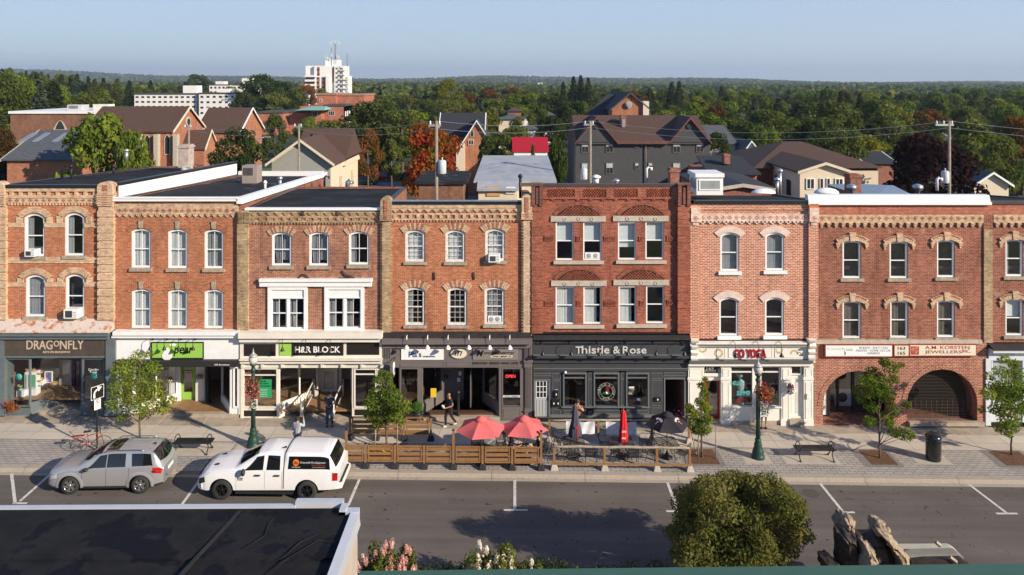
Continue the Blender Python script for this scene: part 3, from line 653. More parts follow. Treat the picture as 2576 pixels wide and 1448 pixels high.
for a,b in ((55,125),(945,1015)):
    cn.cur=0;cn.box(Xd(a),Xd(b),YF-.26,YF+.1,Z(490),Z(385));cn.box(Xd(a)+.1,Xd(b)-.1,YF-.2,YF,Z(515),Z(490));cn.box(Xd(a)+.2,Xd(b)-.2,YF-.16,YF,Z(530),Z(515));cn.cur=1;plus(cn,(Xd(a)+Xd(b))/2,Z(461),.25,YF-.26)
cn.build('cornice',[m_pw,b_pink],B6)
cn=MB();cn.box(Xd(122),Xd(940),YF-.06,YF+.1,Z(408),Z(402));cn.build('string_course',b_pink,B6)
for a,b in ((50,120),(943,1017)):MB().box(Xd(a),Xd(b),YF-.15,YF+.3,Z(1390),Z(490)).build('pilaster',b_pink,B6)
MB().box(Xd(945),Xd(1015),YF-.2,YF+.3,Z(385)+.002,Z(358)).build('pier_cap',M('orange_terracotta',(.55,.17,.05),.8),B6)
cp=MB();cp.box(Xd(80),Xd(943),YF-.09,YF+.25,Z(358),Z(335));cp.build('roof_edge',m_blackm,B6)
shell(B6,X6a,X6b,0,Z(335),6,roofmat=m_roof,drop=.5,lip=.06);floors(B6,X6a,X6b,ROOMZ)
# ================================================================== building 7 (dark brick, white parapet) and 8
X7a,X7b=cD(1018,0)[0],cD(2336,0)[0]
B7=BLD('commercial_building','dark red brick building with two wide arched entrances and a long white parapet',X7a,X7b)
W7=[((1207,640,1347,922),'D'),((1562,645,1700,922),'D'),((1920,635,2055,915),'D'),((1207,1095,1347,1375),'V'),((1567,1093,1702,1373),'V'),((1920,1090,2055,1368),'V')]
def hood(mb,o,w=.30):
    zc=o[3]+.04;xm=(o[0]+o[1])/2;mb.cur=0
    oo=(o[0]-.20,o[1]+.20,0,zc,.2)
    voussoirs(mb,oo,w,.09,15,(0,),.01);h=(oo[1]-oo[0])/2
    mb.cur=1;voussoirs(mb,(oo[0]-.02,oo[1]+.02,0,zc+w-.08,.2),.06,.11,20,(1,),.01);mb.cur=0
    mb.prism([(xm-.12,zc-.03),(xm+.12,zc-.03),(xm+.16,zc+w+.1),(xm-.16,zc+w+.1)],'y',YF-.13,YF)
    for s in (-1,1):
        for j in range(3):mb.box(xm+s*(h+.06)-.10+j*.03,xm+s*(h+.06)+.10-j*.03,YF-.10+j*.02,YF,zc-.22-j*.1,zc-.12-j*.1)
def korsten(root,Ws,xa,xb,wallx):
    oo=[op(cD,r,.07) for r,_ in Ws]
    mb=MB();wall(mb,wallx[0],wallx[1],Z(1405),Z(362),oo,YF);mb.build('wall',b_dark,root)
    for (r,cu),o in zip(Ws,oo):
        w=sash(root,o,m_white,cu,fw=.085);sill(w,o[0]-.13,o[1]+.13,o[2],.15,m_stone,.1);hb=MB();hood(hb,o);hb.build('window_hood',[b_tan,b_red],root)
    cn=MB();cn.cur=0;cn.box(xa,xb,YF-.08,YF+.1,Z(500),Z(440))
    n=round((xb-xa)/.37)
    for k in range(n):
        x=xa+(xb-xa)*(k+.5)/n;cn.cur=1;plus(cn,x,Z(468),.22,YF-.08);cn.cur=0
        for j in range(3):cn.box(x-.1+j*.022,x+.1-j*.022,YF-.14+j*.035,YF,Z(512+j*11),Z(500+j*11))
    cn.build('cornice',[b_tan,b_red],root)
korsten(B7,W7,Xd(1018),Xd(2264),(X7a+.002,X7b-.002))
MB().box(X7a+.004,X7b,YF-.02,YF+.2,Z(437),Z(363)).build('parapet',brick('plain_new_brick',(.42,.13,.08),(.36,.105,.06),(.45,.25,.19),.008,dark=.12),B7)
cp=MB();cp.hull8([(Xd(945),YF-.16,Z(362)),(Xd(2315),YF-.16,Z(366)),(Xd(2315),YF+.3,Z(366)),(Xd(945),YF+.3,Z(362))],[(Xd(938),YF-.10,Z(290)),(Xd(2305),YF-.10,Z(292)),(Xd(2305),YF+.3,Z(292)),(Xd(938),YF+.3,Z(290))])
cp.box(Xd(940),Xd(2316),YF-.2,YF-.10,Z(362)-.01,Z(342));cp.build('coping',m_white,B7)
MB().box(Xd(2268),Xd(2334),YF-.08,YF+.3,Z(1405),Z(552)).build('pilaster',brick('buff_pier_brick',(.44,.32,.19),(.33,.24,.14),(.3,.22,.15),dark=.3),B7)
MB().box(Xd(2266),Xd(2336),YF-.06,YF+.3,Z(551),Z(437)).build('pier_cap',b_dark,B7)
shell(B7,X7a+.02,X7b,0,Z(345),9,roofmat=m_roof,drop=1.1,lip=-.3);floors(B7,X7a,X7b,ROOMZ)
X8b=Xd(3050)
B8=BLD('commercial_building','dark red brick building with a pale blue shop front at the right edge',X7b,X8b)
korsten(B8,[((2437,630,2570,908),'L'),((2790,630,2925,908),'D'),((2437,1080,2570,1355),'B'),((2790,1080,2925,1355),'V')],Xd(2340),X8b,(X7b,X8b))
MB().box(X7b+.004,X8b,YF-.02,YF+.2,Z(437),Z(363)).build('parapet',MATS['plain_new_brick'],B8)
MB().box(X7b-.1,X8b,YF-.1,YF+.25,Z(362),Z(340)).build('coping',M('brown_metal_coping',(.07,.045,.04)),B8)
shell(B8,X7b+.01,X8b,0,Z(345),9,roofmat=m_roof,drop=.9,lip=.1);floors(B8,X7b,X8b,ROOMZ)
# ================================================================== ground, street, sidewalk
def strip(name,x0,x1,y0,y1,z,mat,kind='structure',nx=24,**k):
    mb=MB();vs=[]
    for i in range(nx+1):
        x=x0+(x1-x0)*i/nx
        for y in (y0,y1):vs.append((x,y,gz(x)+z))
    mb.add(vs,[(2*i,2*i+2,2*i+3,2*i+1) for i in range(nx)]);return mb.build(name,mat,None,kind=kind,**k)
def wm(name,fn):
    if name not in MATS:MATS[name]=fn()
    return MATS[name]
def asphalt():
    m,nt,b=newmat('asphalt');b.inputs['Roughness'].default_value=.85
    n1=noise(nt,.35,None,5,.6);n2=noise(nt,45,None,2);n3=noise(nt,1.6,None,4,.7)
    t=mix(nt,ramp(nt,n1,.35,.65),(.102,.088,.076),(.130,.112,.096))
    t=mix(nt,1.0,t,mix(nt,ramp(nt,n2,.3,.7),(.82,)*3,(1.18,)*3),'MULTIPLY')
    n4=noise(nt,.9,None,3,.8);t=mix(nt,ramp(nt,n3,.66,.71),t,(.035,.032,.03))
    t=mix(nt,ramp(nt,n4,.64,.82),t,(.17,.15,.125))
    mp=nd(nt,'ShaderNodeMapping');mp.inputs['Scale'].default_value=(.05,1.3,1);nt.links.new(nd(nt,'ShaderNodeNewGeometry').outputs['Position'],mp.inputs[0]);n5=noise(nt,1.0,mp.outputs[0],4,.6)
    t=mix(nt,1.0,t,mix(nt,ramp(nt,n5,.35,.65),(.80,)*3,(1.14,)*3),'MULTIPLY')
    n6=noise(nt,3.6,None,2,.5);t=mix(nt,ramp(nt,n6,.69,.72),t,(.03,.026,.023))
    nt.links.new(t,b.inputs['Base Color']);bumpn(nt,b,n2,.35,.01);return m
m_asph=wm('asphalt',asphalt)
def concrete():
    m,nt,b=newmat('sidewalk_concrete');b.inputs['Roughness'].default_value=.85
    pos=nd(nt,'ShaderNodeNewGeometry').outputs['Position']
    br=nd(nt,'ShaderNodeTexBrick',Scale=1.0);br.offset=0.0
    br.inputs['Color1'].default_value=c4((.53,.47,.39));br.inputs['Color2'].default_value=c4((.48,.425,.355));br.inputs['Mortar'].default_value=c4((.22,.195,.165))
    br.inputs['Mortar Size'].default_value=.012;br.inputs['Brick Width'].default_value=1.62;br.inputs['Row Height'].default_value=2.6
    mp=nd(nt,'ShaderNodeMapping');mp.inputs['Location'].default_value=(.3,1.45,0);nt.links.new(pos,mp.inputs[0]);nt.links.new(mp.outputs[0],br.inputs['Vector'])
    n1=noise(nt,.6,None,5,.65);n2=noise(nt,30,None,3)
    t=mix(nt,1.0,br.outputs['Color'],mix(nt,ramp(nt,n1,.3,.7),(.86,)*3,(1.1,)*3),'MULTIPLY')
    t=mix(nt,1.0,t,mix(nt,ramp(nt,n2,.3,.7),(.93,)*3,(1.07,)*3),'MULTIPLY');nt.links.new(t,b.inputs['Base Color']);return m
def paver():
    m,nt,b=newmat('concrete_pavers');b.inputs['Roughness'].default_value=.85
    pos=nd(nt,'ShaderNodeNewGeometry').outputs['Position']
    br=nd(nt,'ShaderNodeTexBrick',Scale=1.0);br.offset=.5
    br.inputs['Color1'].default_value=c4((.38,.35,.31));br.inputs['Color2'].default_value=c4((.33,.305,.27));br.inputs['Mortar'].default_value=c4((.10,.09,.08))
    br.inputs['Mortar Size'].default_value=.013;br.inputs['Brick Width'].default_value=.42;br.inputs['Row Height'].default_value=.21
    mp=nd(nt,'ShaderNodeMapping');mp.inputs['Rotation'].default_value=(0,0,math.radians(0));nt.links.new(pos,mp.inputs[0]);nt.links.new(mp.outputs[0],br.inputs['Vector'])
    n1=noise(nt,.7,None,5,.65)
    t=mix(nt,1.0,br.outputs['Color'],mix(nt,ramp(nt,n1,.3,.7),(.85,)*3,(1.12,)*3),'MULTIPLY');nt.links.new(t,b.inputs['Base Color']);bumpn(nt,b,br.outputs['Fac'],-.4,.01);return m
m_conc=wm('sidewalk_concrete',concrete);m_pav=wm('concrete_pavers',paver)
m_kerb=M('kerb_concrete',(.40,.345,.28),.9,var=.2,scale=2.5,bump=.2,c2=(.31,.27,.22))
m_grassg=M('town_ground',(.055,.085,.03),.95,var=.3,scale=.02,fine=.5,c2=(.10,.11,.05),lo=.45,hi=.62)
YK=G(1295,1195).y;YP=G(1288,1119).y                   # kerb face, edge between pavers and slabs
strip('road',-70,70,3,YK,-.15,m_asph)
strip('road',-70,70,YK-.27,YK+.02,-.146,m_kerb).name='gutter'
for nm,y0,y1,m_ in (('sidewalk',YP,YF+8,m_conc),('paver_band',YK+.34,YP,m_pav)):strip(nm,-70,70,y0,y1,0,m_)
kb=MB();vs=[]
for i in range(47):
    x=-70+140*i/46
    for (y,z) in ((YK,-.16),(YK+.02,-.02),(YK+.05,.004),(YK+.345,.004)):vs.append((x,y,gz(x)+z))
kb.add(vs,[(4*i+j,4*i+4+j,4*i+5+j,4*i+1+j) for i in range(46) for j in range(3)]);kb.build('kerb',m_kerb,None,kind='structure')
# dark joint lines following the kerb profile
jn=MB()
for k in range(24):
    x=-46+k*4.1;g_=gz(x)
    for (ya,za),(yb_,zb_) in zip(((YK-.27,-.14),(YK-.002,-.14),(YK+.018,-.018),(YK+.05,.008)),((YK-.002,-.14),(YK+.018,-.018),(YK+.05,.008),(YK+.345,.008))):jn.poly((x,ya-.003,g_+za),(x+.014,ya-.003,g_+za),(x+.014,yb_-.003,g_+zb_),(x,yb_-.003,g_+zb_))
jn.build('kerb_joint',M('kerb_joint_line',(.10,.085,.07),.9,var=0),None,kind='structure')
# terrain as one sheet to the horizon
def hill_px(a):return 204-.0+16*max(0,min(1,(-a-.12)/.45))+3*math.sin(a*9+1)+2*math.sin(a*23)      # skyline height in the picture by bearing
def terrain_h(x,y):
    h=gz(x)-.02
    if y > 900:
        t=min(1,(y-900)/2600);h += t*4*math.sin(x*.0013+1)+t*3*math.sin(y*.0021+x*.0007)
    if y > 2300:
        u=min(1,(y-2300)/2700);u=u*u*(3-2*u);a=x/y;pk=3+16*max(0,min(1,(-a-.10)/.45))+4.5*math.sin(a*8+1)+2.6*math.sin(a*21+2)-5*max(0,min(1,(a-.35)/.3))
        h += u*(HC+pk*5000/F)
        h += max(0,min(1,(y-6000)/3000))*(14+10*math.sin(x*.0009+.4))
    return h
mb=MB();ys=[42+i*12 for i in range(12)]+[200+i*70 for i in range(14)]+[1200+i*110 for i in range(60)]+[8000+i*600 for i in range(4)]+[10500,12000,15000,22000]
NX=120;vs=[]
for y in ys:
    for i in range(NX+1):
        x=(i/NX-.5)*2*(y*.95+120);vs.append((x,y,terrain_h(x,y)))
mb.smooth=True;mb.add(vs,[(j*(NX+1)+i,j*(NX+1)+i+1,(j+1)*(NX+1)+i+1,(j+1)*(NX+1)+i) for j in range(len(ys)-1) for i in range(NX)])
def forestground():
    m,nt,b=newmat('wooded_hills');b.inputs['Roughness'].default_value=1
    n1=noise(nt,.0016,None,6,.65);n2=noise(nt,.03,None,6,.75);n3=noise(nt,.0032,None,4)
    t=mix(nt,ramp(nt,n2,.38,.62),(.014,.026,.012),(.040,.060,.026))
    t=mix(nt,ramp(nt,n1,.58,.64),t,(.12,.13,.06));t=mix(nt,ramp(nt,n3,.62,.66),t,(.09,.11,.04))
    nt.links.new(t,b.inputs['Base Color']);bumpn(nt,b,n2,1.0,14);return m
mb.build('hills',wm('wooded_hills',forestground),None,kind='structure')
mb=MB();mb.poly((-200,-60,gz(-200)-.3),(200,-60,gz(200)-.3),(200,44,gz(200)-.3),(-200,44,gz(-200)-.3));mb.build('ground',m_grassg,None,kind='structure')
# concrete apron along the shop fronts, pads and painted lines
def quadpx(name,pts,z,mat,h=None,kind='structure',**k):
    mb=MB();p=[G(x,y,0) if z > -.1 else G(x,y,-.15) for x,y in pts];p=[(q.x,q.y,q.z+(z if z > -.1 else z+.15)) for q in p]
    mb.poly(*p);return mb.build(name,mat,None,kind=kind,**k)
def rectg(name,pxa,pxb,pya,pyb,z,mat,xmid=None):     # plan rectangle from its near edge (left, right) and near/far heights in the picture
    a=G(pxa,pyb);b=G(pxb,pyb);f=G((pxa+pxb)/2,pya)
    mb=MB();mb.poly((a.x,a.y,gz(a.x)+z),(b.x,a.y,gz(b.x)+z),(b.x,f.y,gz(b.x)+z),(a.x,f.y,gz(a.x)+z));return mb.build(name,mat,None,kind='structure')
m_pad=M('smooth_concrete_pad',(.47,.42,.35),.85,var=.1,scale=2)
for a,b,c,d in ((395,570,1115,1147),(1878,1944,1131,1167),(1980,2116,1131,1168),(2312,2398,1133,1169),(575,705,1117,1150)):rectg('concrete_pad',a,b,c,d,.004,m_pad)
m_mul=M('bark_mulch',(.13,.065,.035),.95,var=.45,scale=9,fine=40,bump=1.0)
m_band=M('darker_border_pavers',(.20,.19,.175),.9,var=.15,scale=6)
for a,b,c,d in ((1742,1812,1131,1168),(2193,2260,1134,1170),(2532,2610,1137,1172),(925,1000,1118,1151),(325,385,1108,1140)):
    rectg('mulch_bed',a,b,c,d,.008,m_mul);rectg('paver_border',a-15,b+15,c-3,d+5,.0045,m_band)
ap=MB()
for i in range(40):
    xa=-44+i*2.2;ap.box(xa+.008,xa+2.192,YF-1.0,YF+3.5,gz(xa+1.1)-.1,gz(xa+1.1)+.018)
ap.build('shopfront_apron',M('older_concrete',(.37,.31,.24),.9,var=.2,scale=2),None,kind='structure')
m_paint=M('road_paint',(.62,.60,.55),.7,var=.2,scale=6,c2=(.35,.33,.3),lo=.56,hi=.62)
def line(pa,pb,w,nm='road_marking'):
    a=G(*pa,-.15);b=G(*pb,-.15);d=(b-a).normalized();n=Vector((-d.y,d.x,0))*w/2;mb=MB()
    mb.poly(*[(q.x,q.y,gz(q.x)-.142) for q in (a-n,b-n,b+n,a+n)]);mb.build(nm,m_paint,None,kind='structure')
for pa,pb in (((29,1193),(38,1267)),((128,1193),(50,1262)),((507,1202),(457,1271)),((904,1207),(876,1273)),((1295,1209),(1295,1284)),((1679,1215),(1706,1288)),((2063,1217),(2122,1290)),((2437,1219),(2533,1292))):line(pa,pb,.12)
for pa,pb in (((32,1267),(68,1267)),((432,1271),(478,1271)),((1267,1284),(1327,1284)),((1676,1287),(1736,1288)),((2101,1290),(2150,1290)),((2506,1293),(2560,1293))):line(pa,pb,.12)
mh=MB();p=G(2040,1242,-.15);mh.prism([(p.x+.36*math.cos(k*.2618),p.y+.36*math.sin(k*.2618)) for k in range(24)],'z',gz(p.x)-.2,gz(p.x)-.141);[mh.box(p.x-.26,p.x+.26,p.y-.27+k*.075,p.y-.25+k*.075,gz(p.x)-.15,gz(p.x)-.136) for k in range(8)]
mh.build('manhole_cover',M('cast_iron_cover',(.085,.075,.066),.9,0,var=.3,scale=20),None,'round cast iron manhole cover set in the asphalt','manhole cover')
# ================================================================== shop fronts
m_sg=M('slate_grey_paint',(.055,.057,.062),.5,var=.06);m_sgl=M('slate_grey_trim',(.135,.148,.155),.5,var=.06)
m_gp=M('warm_grey_paint',(.155,.135,.13),.5,var=.06);m_bp=M('blue_grey_paint',(.115,.14,.15),.6,var=.12,scale=3)
m_sw=M('sign_white',(.82,.82,.80),.4,var=.02);m_red=M('sign_red',(.60,.02,.02),.4,var=.03);m_sblk=M('sign_black',(.012,.011,.011),.4,var=0)
m_lime_g=M('lime_green',(.30,.55,.09),.45,var=.03);m_floorw=M('wood_floor',(.30,.17,.08),.6,var=.2,scale=4)
m_brownp=M('black_brown_panel',(.022,.018,.016),.35,var=.1)
def front(root,cr,r,a,b,mat,name,bevel=0.0,**k):return R(MB(),cr,r,a,b).build(name,mat,root,bevel=bevel,**k)
def pane(root,cr,r,a,par=None,mat=None,fr=None,fw=.06,bars=(),out=.05):
    """plate glass in a frame"""
    x0,z1=cr(r[0],r[1],a);x1,z0=cr(r[2],r[3],a)
    f=MB();frame_rect(f,x0,x1,z0,z1,fw,YF+a-out,YF+a+.05)
    for kind,t in bars:
        if kind == 'h':z=z1+(z0-z1)*t;f.box(x0+fw,x1-fw,YF+a-.02,YF+a+.03,z-.03,z+.03)
        else:x=x0+(x1-x0)*t;f.box(x-.03,x+.03,YF+a-.02,YF+a+.03,z0+fw,z1-fw)
    w=f.build('shop_window',fr or m_white,root)
    MB().poly((x0+fw*.8,YF+a+.03,z0+fw*.8),(x1-fw*.8,YF+a+.03,z0+fw*.8),(x1-fw*.8,YF+a+.03,z1-fw*.8),(x0+fw*.8,YF+a+.03,z1-fw*.8)).build('pane',mat or m_glass,w);return w
def angled(root,p0,p1,z0,z1,fr,zs,fw=.06,name='shop_window',bulk=None,zg=None,mid=()):
    """a plate glass wall running back at an angle from plan point p0 to p1, on a bulkhead"""
    p0=Vector((p0[0],YF+p0[1],0));p1=Vector((p1[0],YF+p1[1],0));d=(p1-p0).normalized();n=Vector((-d.y,d.x,0))*.05
    def bar(a,b,za,zb):
        f.hull8([(a-n)+Vector((0,0,za)),(b-n)+Vector((0,0,za)),(b+n)+Vector((0,0,za)),(a+n)+Vector((0,0,za))],[(a-n)+Vector((0,0,zb)),(b-n)+Vector((0,0,zb)),(b+n)+Vector((0,0,zb)),(a+n)+Vector((0,0,zb))])
    f=MB();L=(p1-p0).length;bar(p0,p0+d*fw,z0,z1);bar(p1-d*fw,p1,z0,z1);bar(p0+d*fw,p1-d*fw,z0,z0+fw);bar(p0+d*fw,p1-d*fw,z1-fw,z1)
    for t in mid:bar(p0+d*(L*t-fw/2),p0+d*(L*t+fw/2),z0+fw,z1-fw)
    w=f.build(name,fr,root);u=Vector((0,0,1))
    MB().poly(p0+u*z0,p1+u*z0,p1+u*z1,p0+u*z1).build('pane',m_glass,w)
    if bulk:
        f=MB();n *= 1.3;bar(p0,p1,zg,z0-.002);f.build('bulkhead',bulk,root)
    return w
def deck(root,pts,z,mat=None,name='doorstep',h=.3):
    MB().prism([(x,YF+y) for x,y in pts],'z',z-h,z).build(name,mat or MATS['older_concrete'],root)
def room(root,xa,xb,za,zb,dep,wallmat,floormat,y0=.5,name='shop_interior'):
    mb=MB();mb.cur=0;mb.box(xa,xb,YF+dep,YF+dep+.1,za,zb);mb.box(xa-.02,xa,YF+y0,YF+dep,za,zb);mb.box(xb,xb+.02,YF+y0,YF+dep,za,zb)
    mb.box(xa,xb,YF+y0,YF+dep,zb-.02,zb);mb.cur=1;mb.box(xa,xb,YF+y0,YF+dep,za-.1,za);return mb.build(name,[wallmat,floormat],root)
def gooseneck(root,x,z,zl,out,mat,r=.13,ball=False,y=0.0):
    m=MB();m.smooth=True;yy=YF+y
    if ball:
        m.tube([(x+.04,yy,z),(x+.03,yy-.18,z+.02),(x,yy-.3,z+.28),(x,yy-out*.6,z+.42),(x,yy-out,z+.30),(x,yy-out,zl+.15)],.018,6)
        m.ball((x+.05,yy-.03,z),.09,10,7);m.lathe([(.03,.16),(.07,.12),(.135,.0),(.135,-.02),(.0,-.08)],(x,yy-out,zl+.02),14)
    else:
        m.tube([(x,yy,z),(x,yy-.12,z+.12),(x+.02,yy-.35,z+.16),(x+.04,yy-out,z+.08),(x+.05,yy-out,zl+.12)],.014,6)
        m.lathe([(.025,.17),(.05,.12),(r,.0),(r*1.02,-.015),(.0,-.01)],(x+.05,yy-out,zl),14);m.lathe([(.045,-.02),(.045,.03)],(x,yy-.02,z),8)
    return m.build('sign_lamp',mat,root)
def panel(root,cr,r,a,mat,trim,w=.025,name='panel'):  # moulded panel
    x0,z1=cr(r[0],r[1],a);x1,z0=cr(r[2],r[3],a);m=MB();m.cur=1;frame_rect(m,x0,x1,z0,z1,w,YF+a-.018,YF+a)
    m.cur=0;m.box(x0+w,x1-w,YF+a-.004,YF+a,z0+w,z1-w);return m.build(name,[mat,trim],root)
def zmul(cr,y,a=0.0):return cr(0,y,a)[1]
XE=lambda x,a=0:cE(x,0,a)[0];ZE=lambda y,a=0:cE(0,y,a)[1]
XF=lambda x,a=0:cF(x,0,a)[0];XG=lambda x,a=0:cG(x,0,a)[0];XH=lambda x,a=0:cH(x,0,a)[0];XI=lambda x,a=0:cI(x,0,a)[0];XJ=lambda x,a=0:cJ(x,0,a)[0]
# ---- shop 1
g1=gz(-23)
m_rust=M('rusty_sheet_metal',(.58,.50,.44),.6,var=.15,scale=3,c2=(.36,.13,.04),lo=.5,hi=.62,fine=12)
mb=MB();xa,xb=XE(-200),XE(832);zA,zB=ZE(42),ZE(98)
mb.hull8([(xa,YF-.62,zB-.16),(xb+.04,YF-.62,zB-.16),(xb+.02,YF,zB-.16),(xa,YF,zB-.16)],[(xa,YF-.62,zB-.1),(xb+.04,YF-.62,zB-.1),(xb,YF+.02,zA),(xa,YF+.02,zA)]);mb.build('canopy',m_rust,B1)
mb=MB();mb.box(xa,xb-.05,YF-.52,YF,zB-.36,zB-.162);mb.box(xa,xb-.1,YF-.40,YF+.3,zB-.55,zB-.362);mb.build('cornice',m_bp,B1)
front(B1,cE,(-200,165,770,330),-.22,.4,m_bp,'fascia')
m_dsign=M('weathered_brown_sign',(.075,.06,.047),.5,var=.2,scale=2)
sg=front(B1,cE,(32,182,760,312),-.26,-.21,m_dsign,'sign');m_let=M('aged_gold_letter',(.52,.42,.32),.5,var=.05)
letters('DRAG',cE,(193,200,382,268),-.262,m_let,sg,.012,.01);letters('O',cE,(390,203,432,247),-.262,m_let,sg,.012,.01);letters('NFLY',cE,(436,200,610,266),-.262,m_let,sg,.012,.01)
letters('ARTS ON BROADWAY',cE,(310,279,512,294),-.262,m_let,sg,.02)
for r in ((-200,150,30,745),(768,150,835,745)):front(B1,cE,r,-.28,.5,m_bp,'pier')
for r in ((-200,700,40,752),(760,705,838,752)):front(B1,cE,r,-.34,-.1,m_bp,'pier_base')
zt1,zb1=ZE(328),ZE(655)
pane(B1,cE,(-190,330,24,690),-.05,fr=m_bp)
pane(B1,cE,(34,330,222,690),-.05,fr=m_bp)
angled(B1,(XE(222),-.05),(XE(500),1.9),zb1-.05,zt1,m_bp,0,bulk=m_bp,zg=g1,mid=(.97,));pane(B1,cE,(600,330,765,640),-.05,fr=m_bp)
angled(B1,(XE(600),-.05),(XE(596),1.9),zb1,zt1,m_bp,0,bulk=m_bp,zg=g1)
front(B1,cE,(-200,688,224,752),-.1,.1,m_bp,'bulkhead');front(B1,cE,(598,640,768,752),-.1,.1,m_bp,'bulkhead')
zd=g1+.2;deck(B1,[(XE(224),.1),(XE(598),.1),(XE(598),2.4),(XE(470),2.4)],zd,h=.5)
dm=MB();x0_,z1_=cE(524,334,2.0);x1_,z0_=cE(597,590,2.0);frame_rect(dm,x0_,x1_,zd,z1_,.16,YF+2.0,YF+2.08);dm.box(x0_+.16,x1_-.16,YF+2,YF+2.08,zd+.16,zd+.55)
dr=dm.build('door',M('purple_paint',(.08,.012,.10),.4,var=.03),B1);MB().box(x0_+.16,x1_-.16,YF+2.04,YF+2.05,zd+.55,z1_-.16).build('pane',m_glass,dr)
room(B1,XE(-200)+.3,XE(830),zd+.5,zt1+.15,3.6,M('shop_wall_white',(.66,.62,.55),.8,var=.06),m_floorw)
front(B1,cE,(430,345,520,590),2.2,2.4,M('shop_wall_white',(.66,.62,.55)),'door_surround')
for (r,a,mt,lab) in (((178,435,262,620),.8,M('gallery_white',(.8,.8,.78),.6,var=0),'stand'),((197,450,262,548),.74,M('painting_teal_green',(.03,.35,.42),.6,c2=(.12,.35,.05),scale=3,lo=.5,hi=.52,var=.2),'art'),((262,495,310,530),.9,MATS['gallery_white'],'stand'),((118,570,175,640),.6,MATS['gallery_white'],'stand'),((328,430,378,508),1.2,M('painting_blue',(.04,.07,.25),.6,c2=(.6,.3,.5),scale=3,var=.2),'art')):
    x_,z_=cE((r[0]+r[2])/2,r[3],a)
    t=T('display_plinth' if lab == 'stand' else 'painting',{178:'tall white display plinth in the craft shop window',197:'teal and green painting leaning in the craft shop window',262:'low white display plinth under the wooden bowls',118:'short white plinth at the left of the craft shop window',328:'dark blue painting hanging near the craft shop door'}[r[0]],'plinth' if lab == 'stand' else 'painting',(x_,YF+a,z_))
    R(MB(),cE,r,a,a+(.4 if lab == 'stand' else .05)).build('block' if lab == 'stand' else 'canvas',mt,t,bevel=.01)
    if lab == 'art':
        f=MB();xx0,zz1=cE(r[0],r[1],a);xx1,zz0=cE(r[2],r[3],a);frame_rect(f,xx0-.02,xx1+.02,zz0-.02,zz1+.02,.04,YF+a-.02,YF+a+.051);f.build('frame',MATS['gallery_white'],t)
for i,(x_,y_,rr) in enumerate(((207,425,.16),(240,420,.14),(285,450,.2),(285,505,.22),(150,545,.17),(395,530,.2))):
    px,pz=cE(x_,y_,1.0);m=MB();m.lathe([(rr*.3,0),(rr*.85,rr*.35),(rr,rr*.8),(rr*.93,rr*.8),(rr*.7,rr*.35),(0,rr*.12)],(px,YF+1.0,pz),16)
    m.build('wooden_bowl',M('turned_wood',(.42,.24,.09),.5,var=.2,scale=6) if i != 4 else M('green_glaze',(.2,.32,.06),.3),None,'turned wooden bowl displayed in the craft shop window' if i != 4 else 'green glazed bowl on the short plinth in the craft shop window','bowl',group='bowls in the craft shop window' if i != 4 else None)
for (x_,y_,w_) in ((134,470,.17),(682,467,.17)):
    px,pz=cE(x_,y_,-.1);m=MB();m.lathe([(0,0),(w_,0),(w_,.01),(0,.01)],(0,0,0),16);m.v=[(px+p[0],YF-.06-p[2],pz+p[1]) for p in m.v];m.build('window_decal',M('teal_disc',(.06,.35,.28),.5),B1)
letters('Canadian',cE,(643,405,718,423),-.1,m_sw,B1,.005,name='window_lettering');letters('Made',cE,(655,424,705,440),-.1,m_sw,B1,.005,name='window_lettering')
# ---- shop 2
mb=R(MB(),cE,(818,140,1735,168),-.42,.02);R(mb,cE,(810,166,1732,186),-.34,.02);mb.build('cornice',m_white,B2)
front(B2,cE,(836,186,1738,356),-.12,.3,m_white,'fascia')
front(B2,cE,(838,354,1735,394),-.42,.1,M('black_canvas',(.02,.02,.021),.7,var=.1),'awning')
letters('185 Broadway',cE,(1560,374,1670,387),-.425,m_sw,B2,.006,.01,name='awning_lettering')
sg=front(B2,cE,(1098,215,1480,337),-.18,-.12,m_sblk,'sign');R(MB(),cE,(1106,223,1472,329),-.19,-.181).build('sign_face',m_lime_g,sg)
pr=MB();prof=[(0,-.02),(.14,.0),(.24,.08),(.27,.2),(.22,.34),(.13,.45),(.09,.55),(0,.6)]
px,pz=cE(1215,342,-.2);pts=[(px+r_*.95,pz+z_) for r_,z_ in prof]+[(px-r_*.95,pz+z_) for r_,z_ in prof[::-1]];pr.prism(pts,'y',YF-.215,YF-.19)
lx,lz=cE(1255,235,-.2);pr.prism([(lx-.17+.17*(1-math.cos(t*.628)),lz+.07*math.sin(t*.628)) for t in range(10)],'y',YF-.215,YF-.19);pr.build('pear_emblem',m_sw,sg)
letters('pear',cE,(1262,252,1408,318),-.195,m_sblk,sg,.012,.012,.25);letters('home',cE,(1305,288,1368,300),-.193,M('pale_green_letter',(.2,.42,.08),.5),sg,.006)
for x_ in (1112,1214,1316,1420):gooseneck(B2,*cE(x_+8,190),ZE(243),.42,m_blackm,.10,y=-.12)
g2=gz(XE(1300));zt2=ZE(392,-.05)
for a,b in ((838,872),(1735,1742)):front(B2,cE,(a,392,b,742),-.08,.3,m_white,'pier')
pane(B2,cE,(872,394,975,690),-.03);front(B2,cE,(872,690,975,742),-.03,.1,m_white,'bulkhead')
angled(B2,(XE(975),0),(XE(1195),1.5),ZE(680),zt2,m_white,0,bulk=m_white,zg=g2,mid=(.5,))
angled(B2,(XE(1680),0),(XE(1535),1.5),ZE(680),zt2,m_white,0,bulk=m_white,zg=g2)
front(B2,cE,(1676,392,1697,742),-.03,.1,m_white,'pier');pane(B2,cE,(1697,394,1736,690),-.03);front(B2,cE,(1697,688,1736,742),-.03,.1,m_white,'bulkhead')
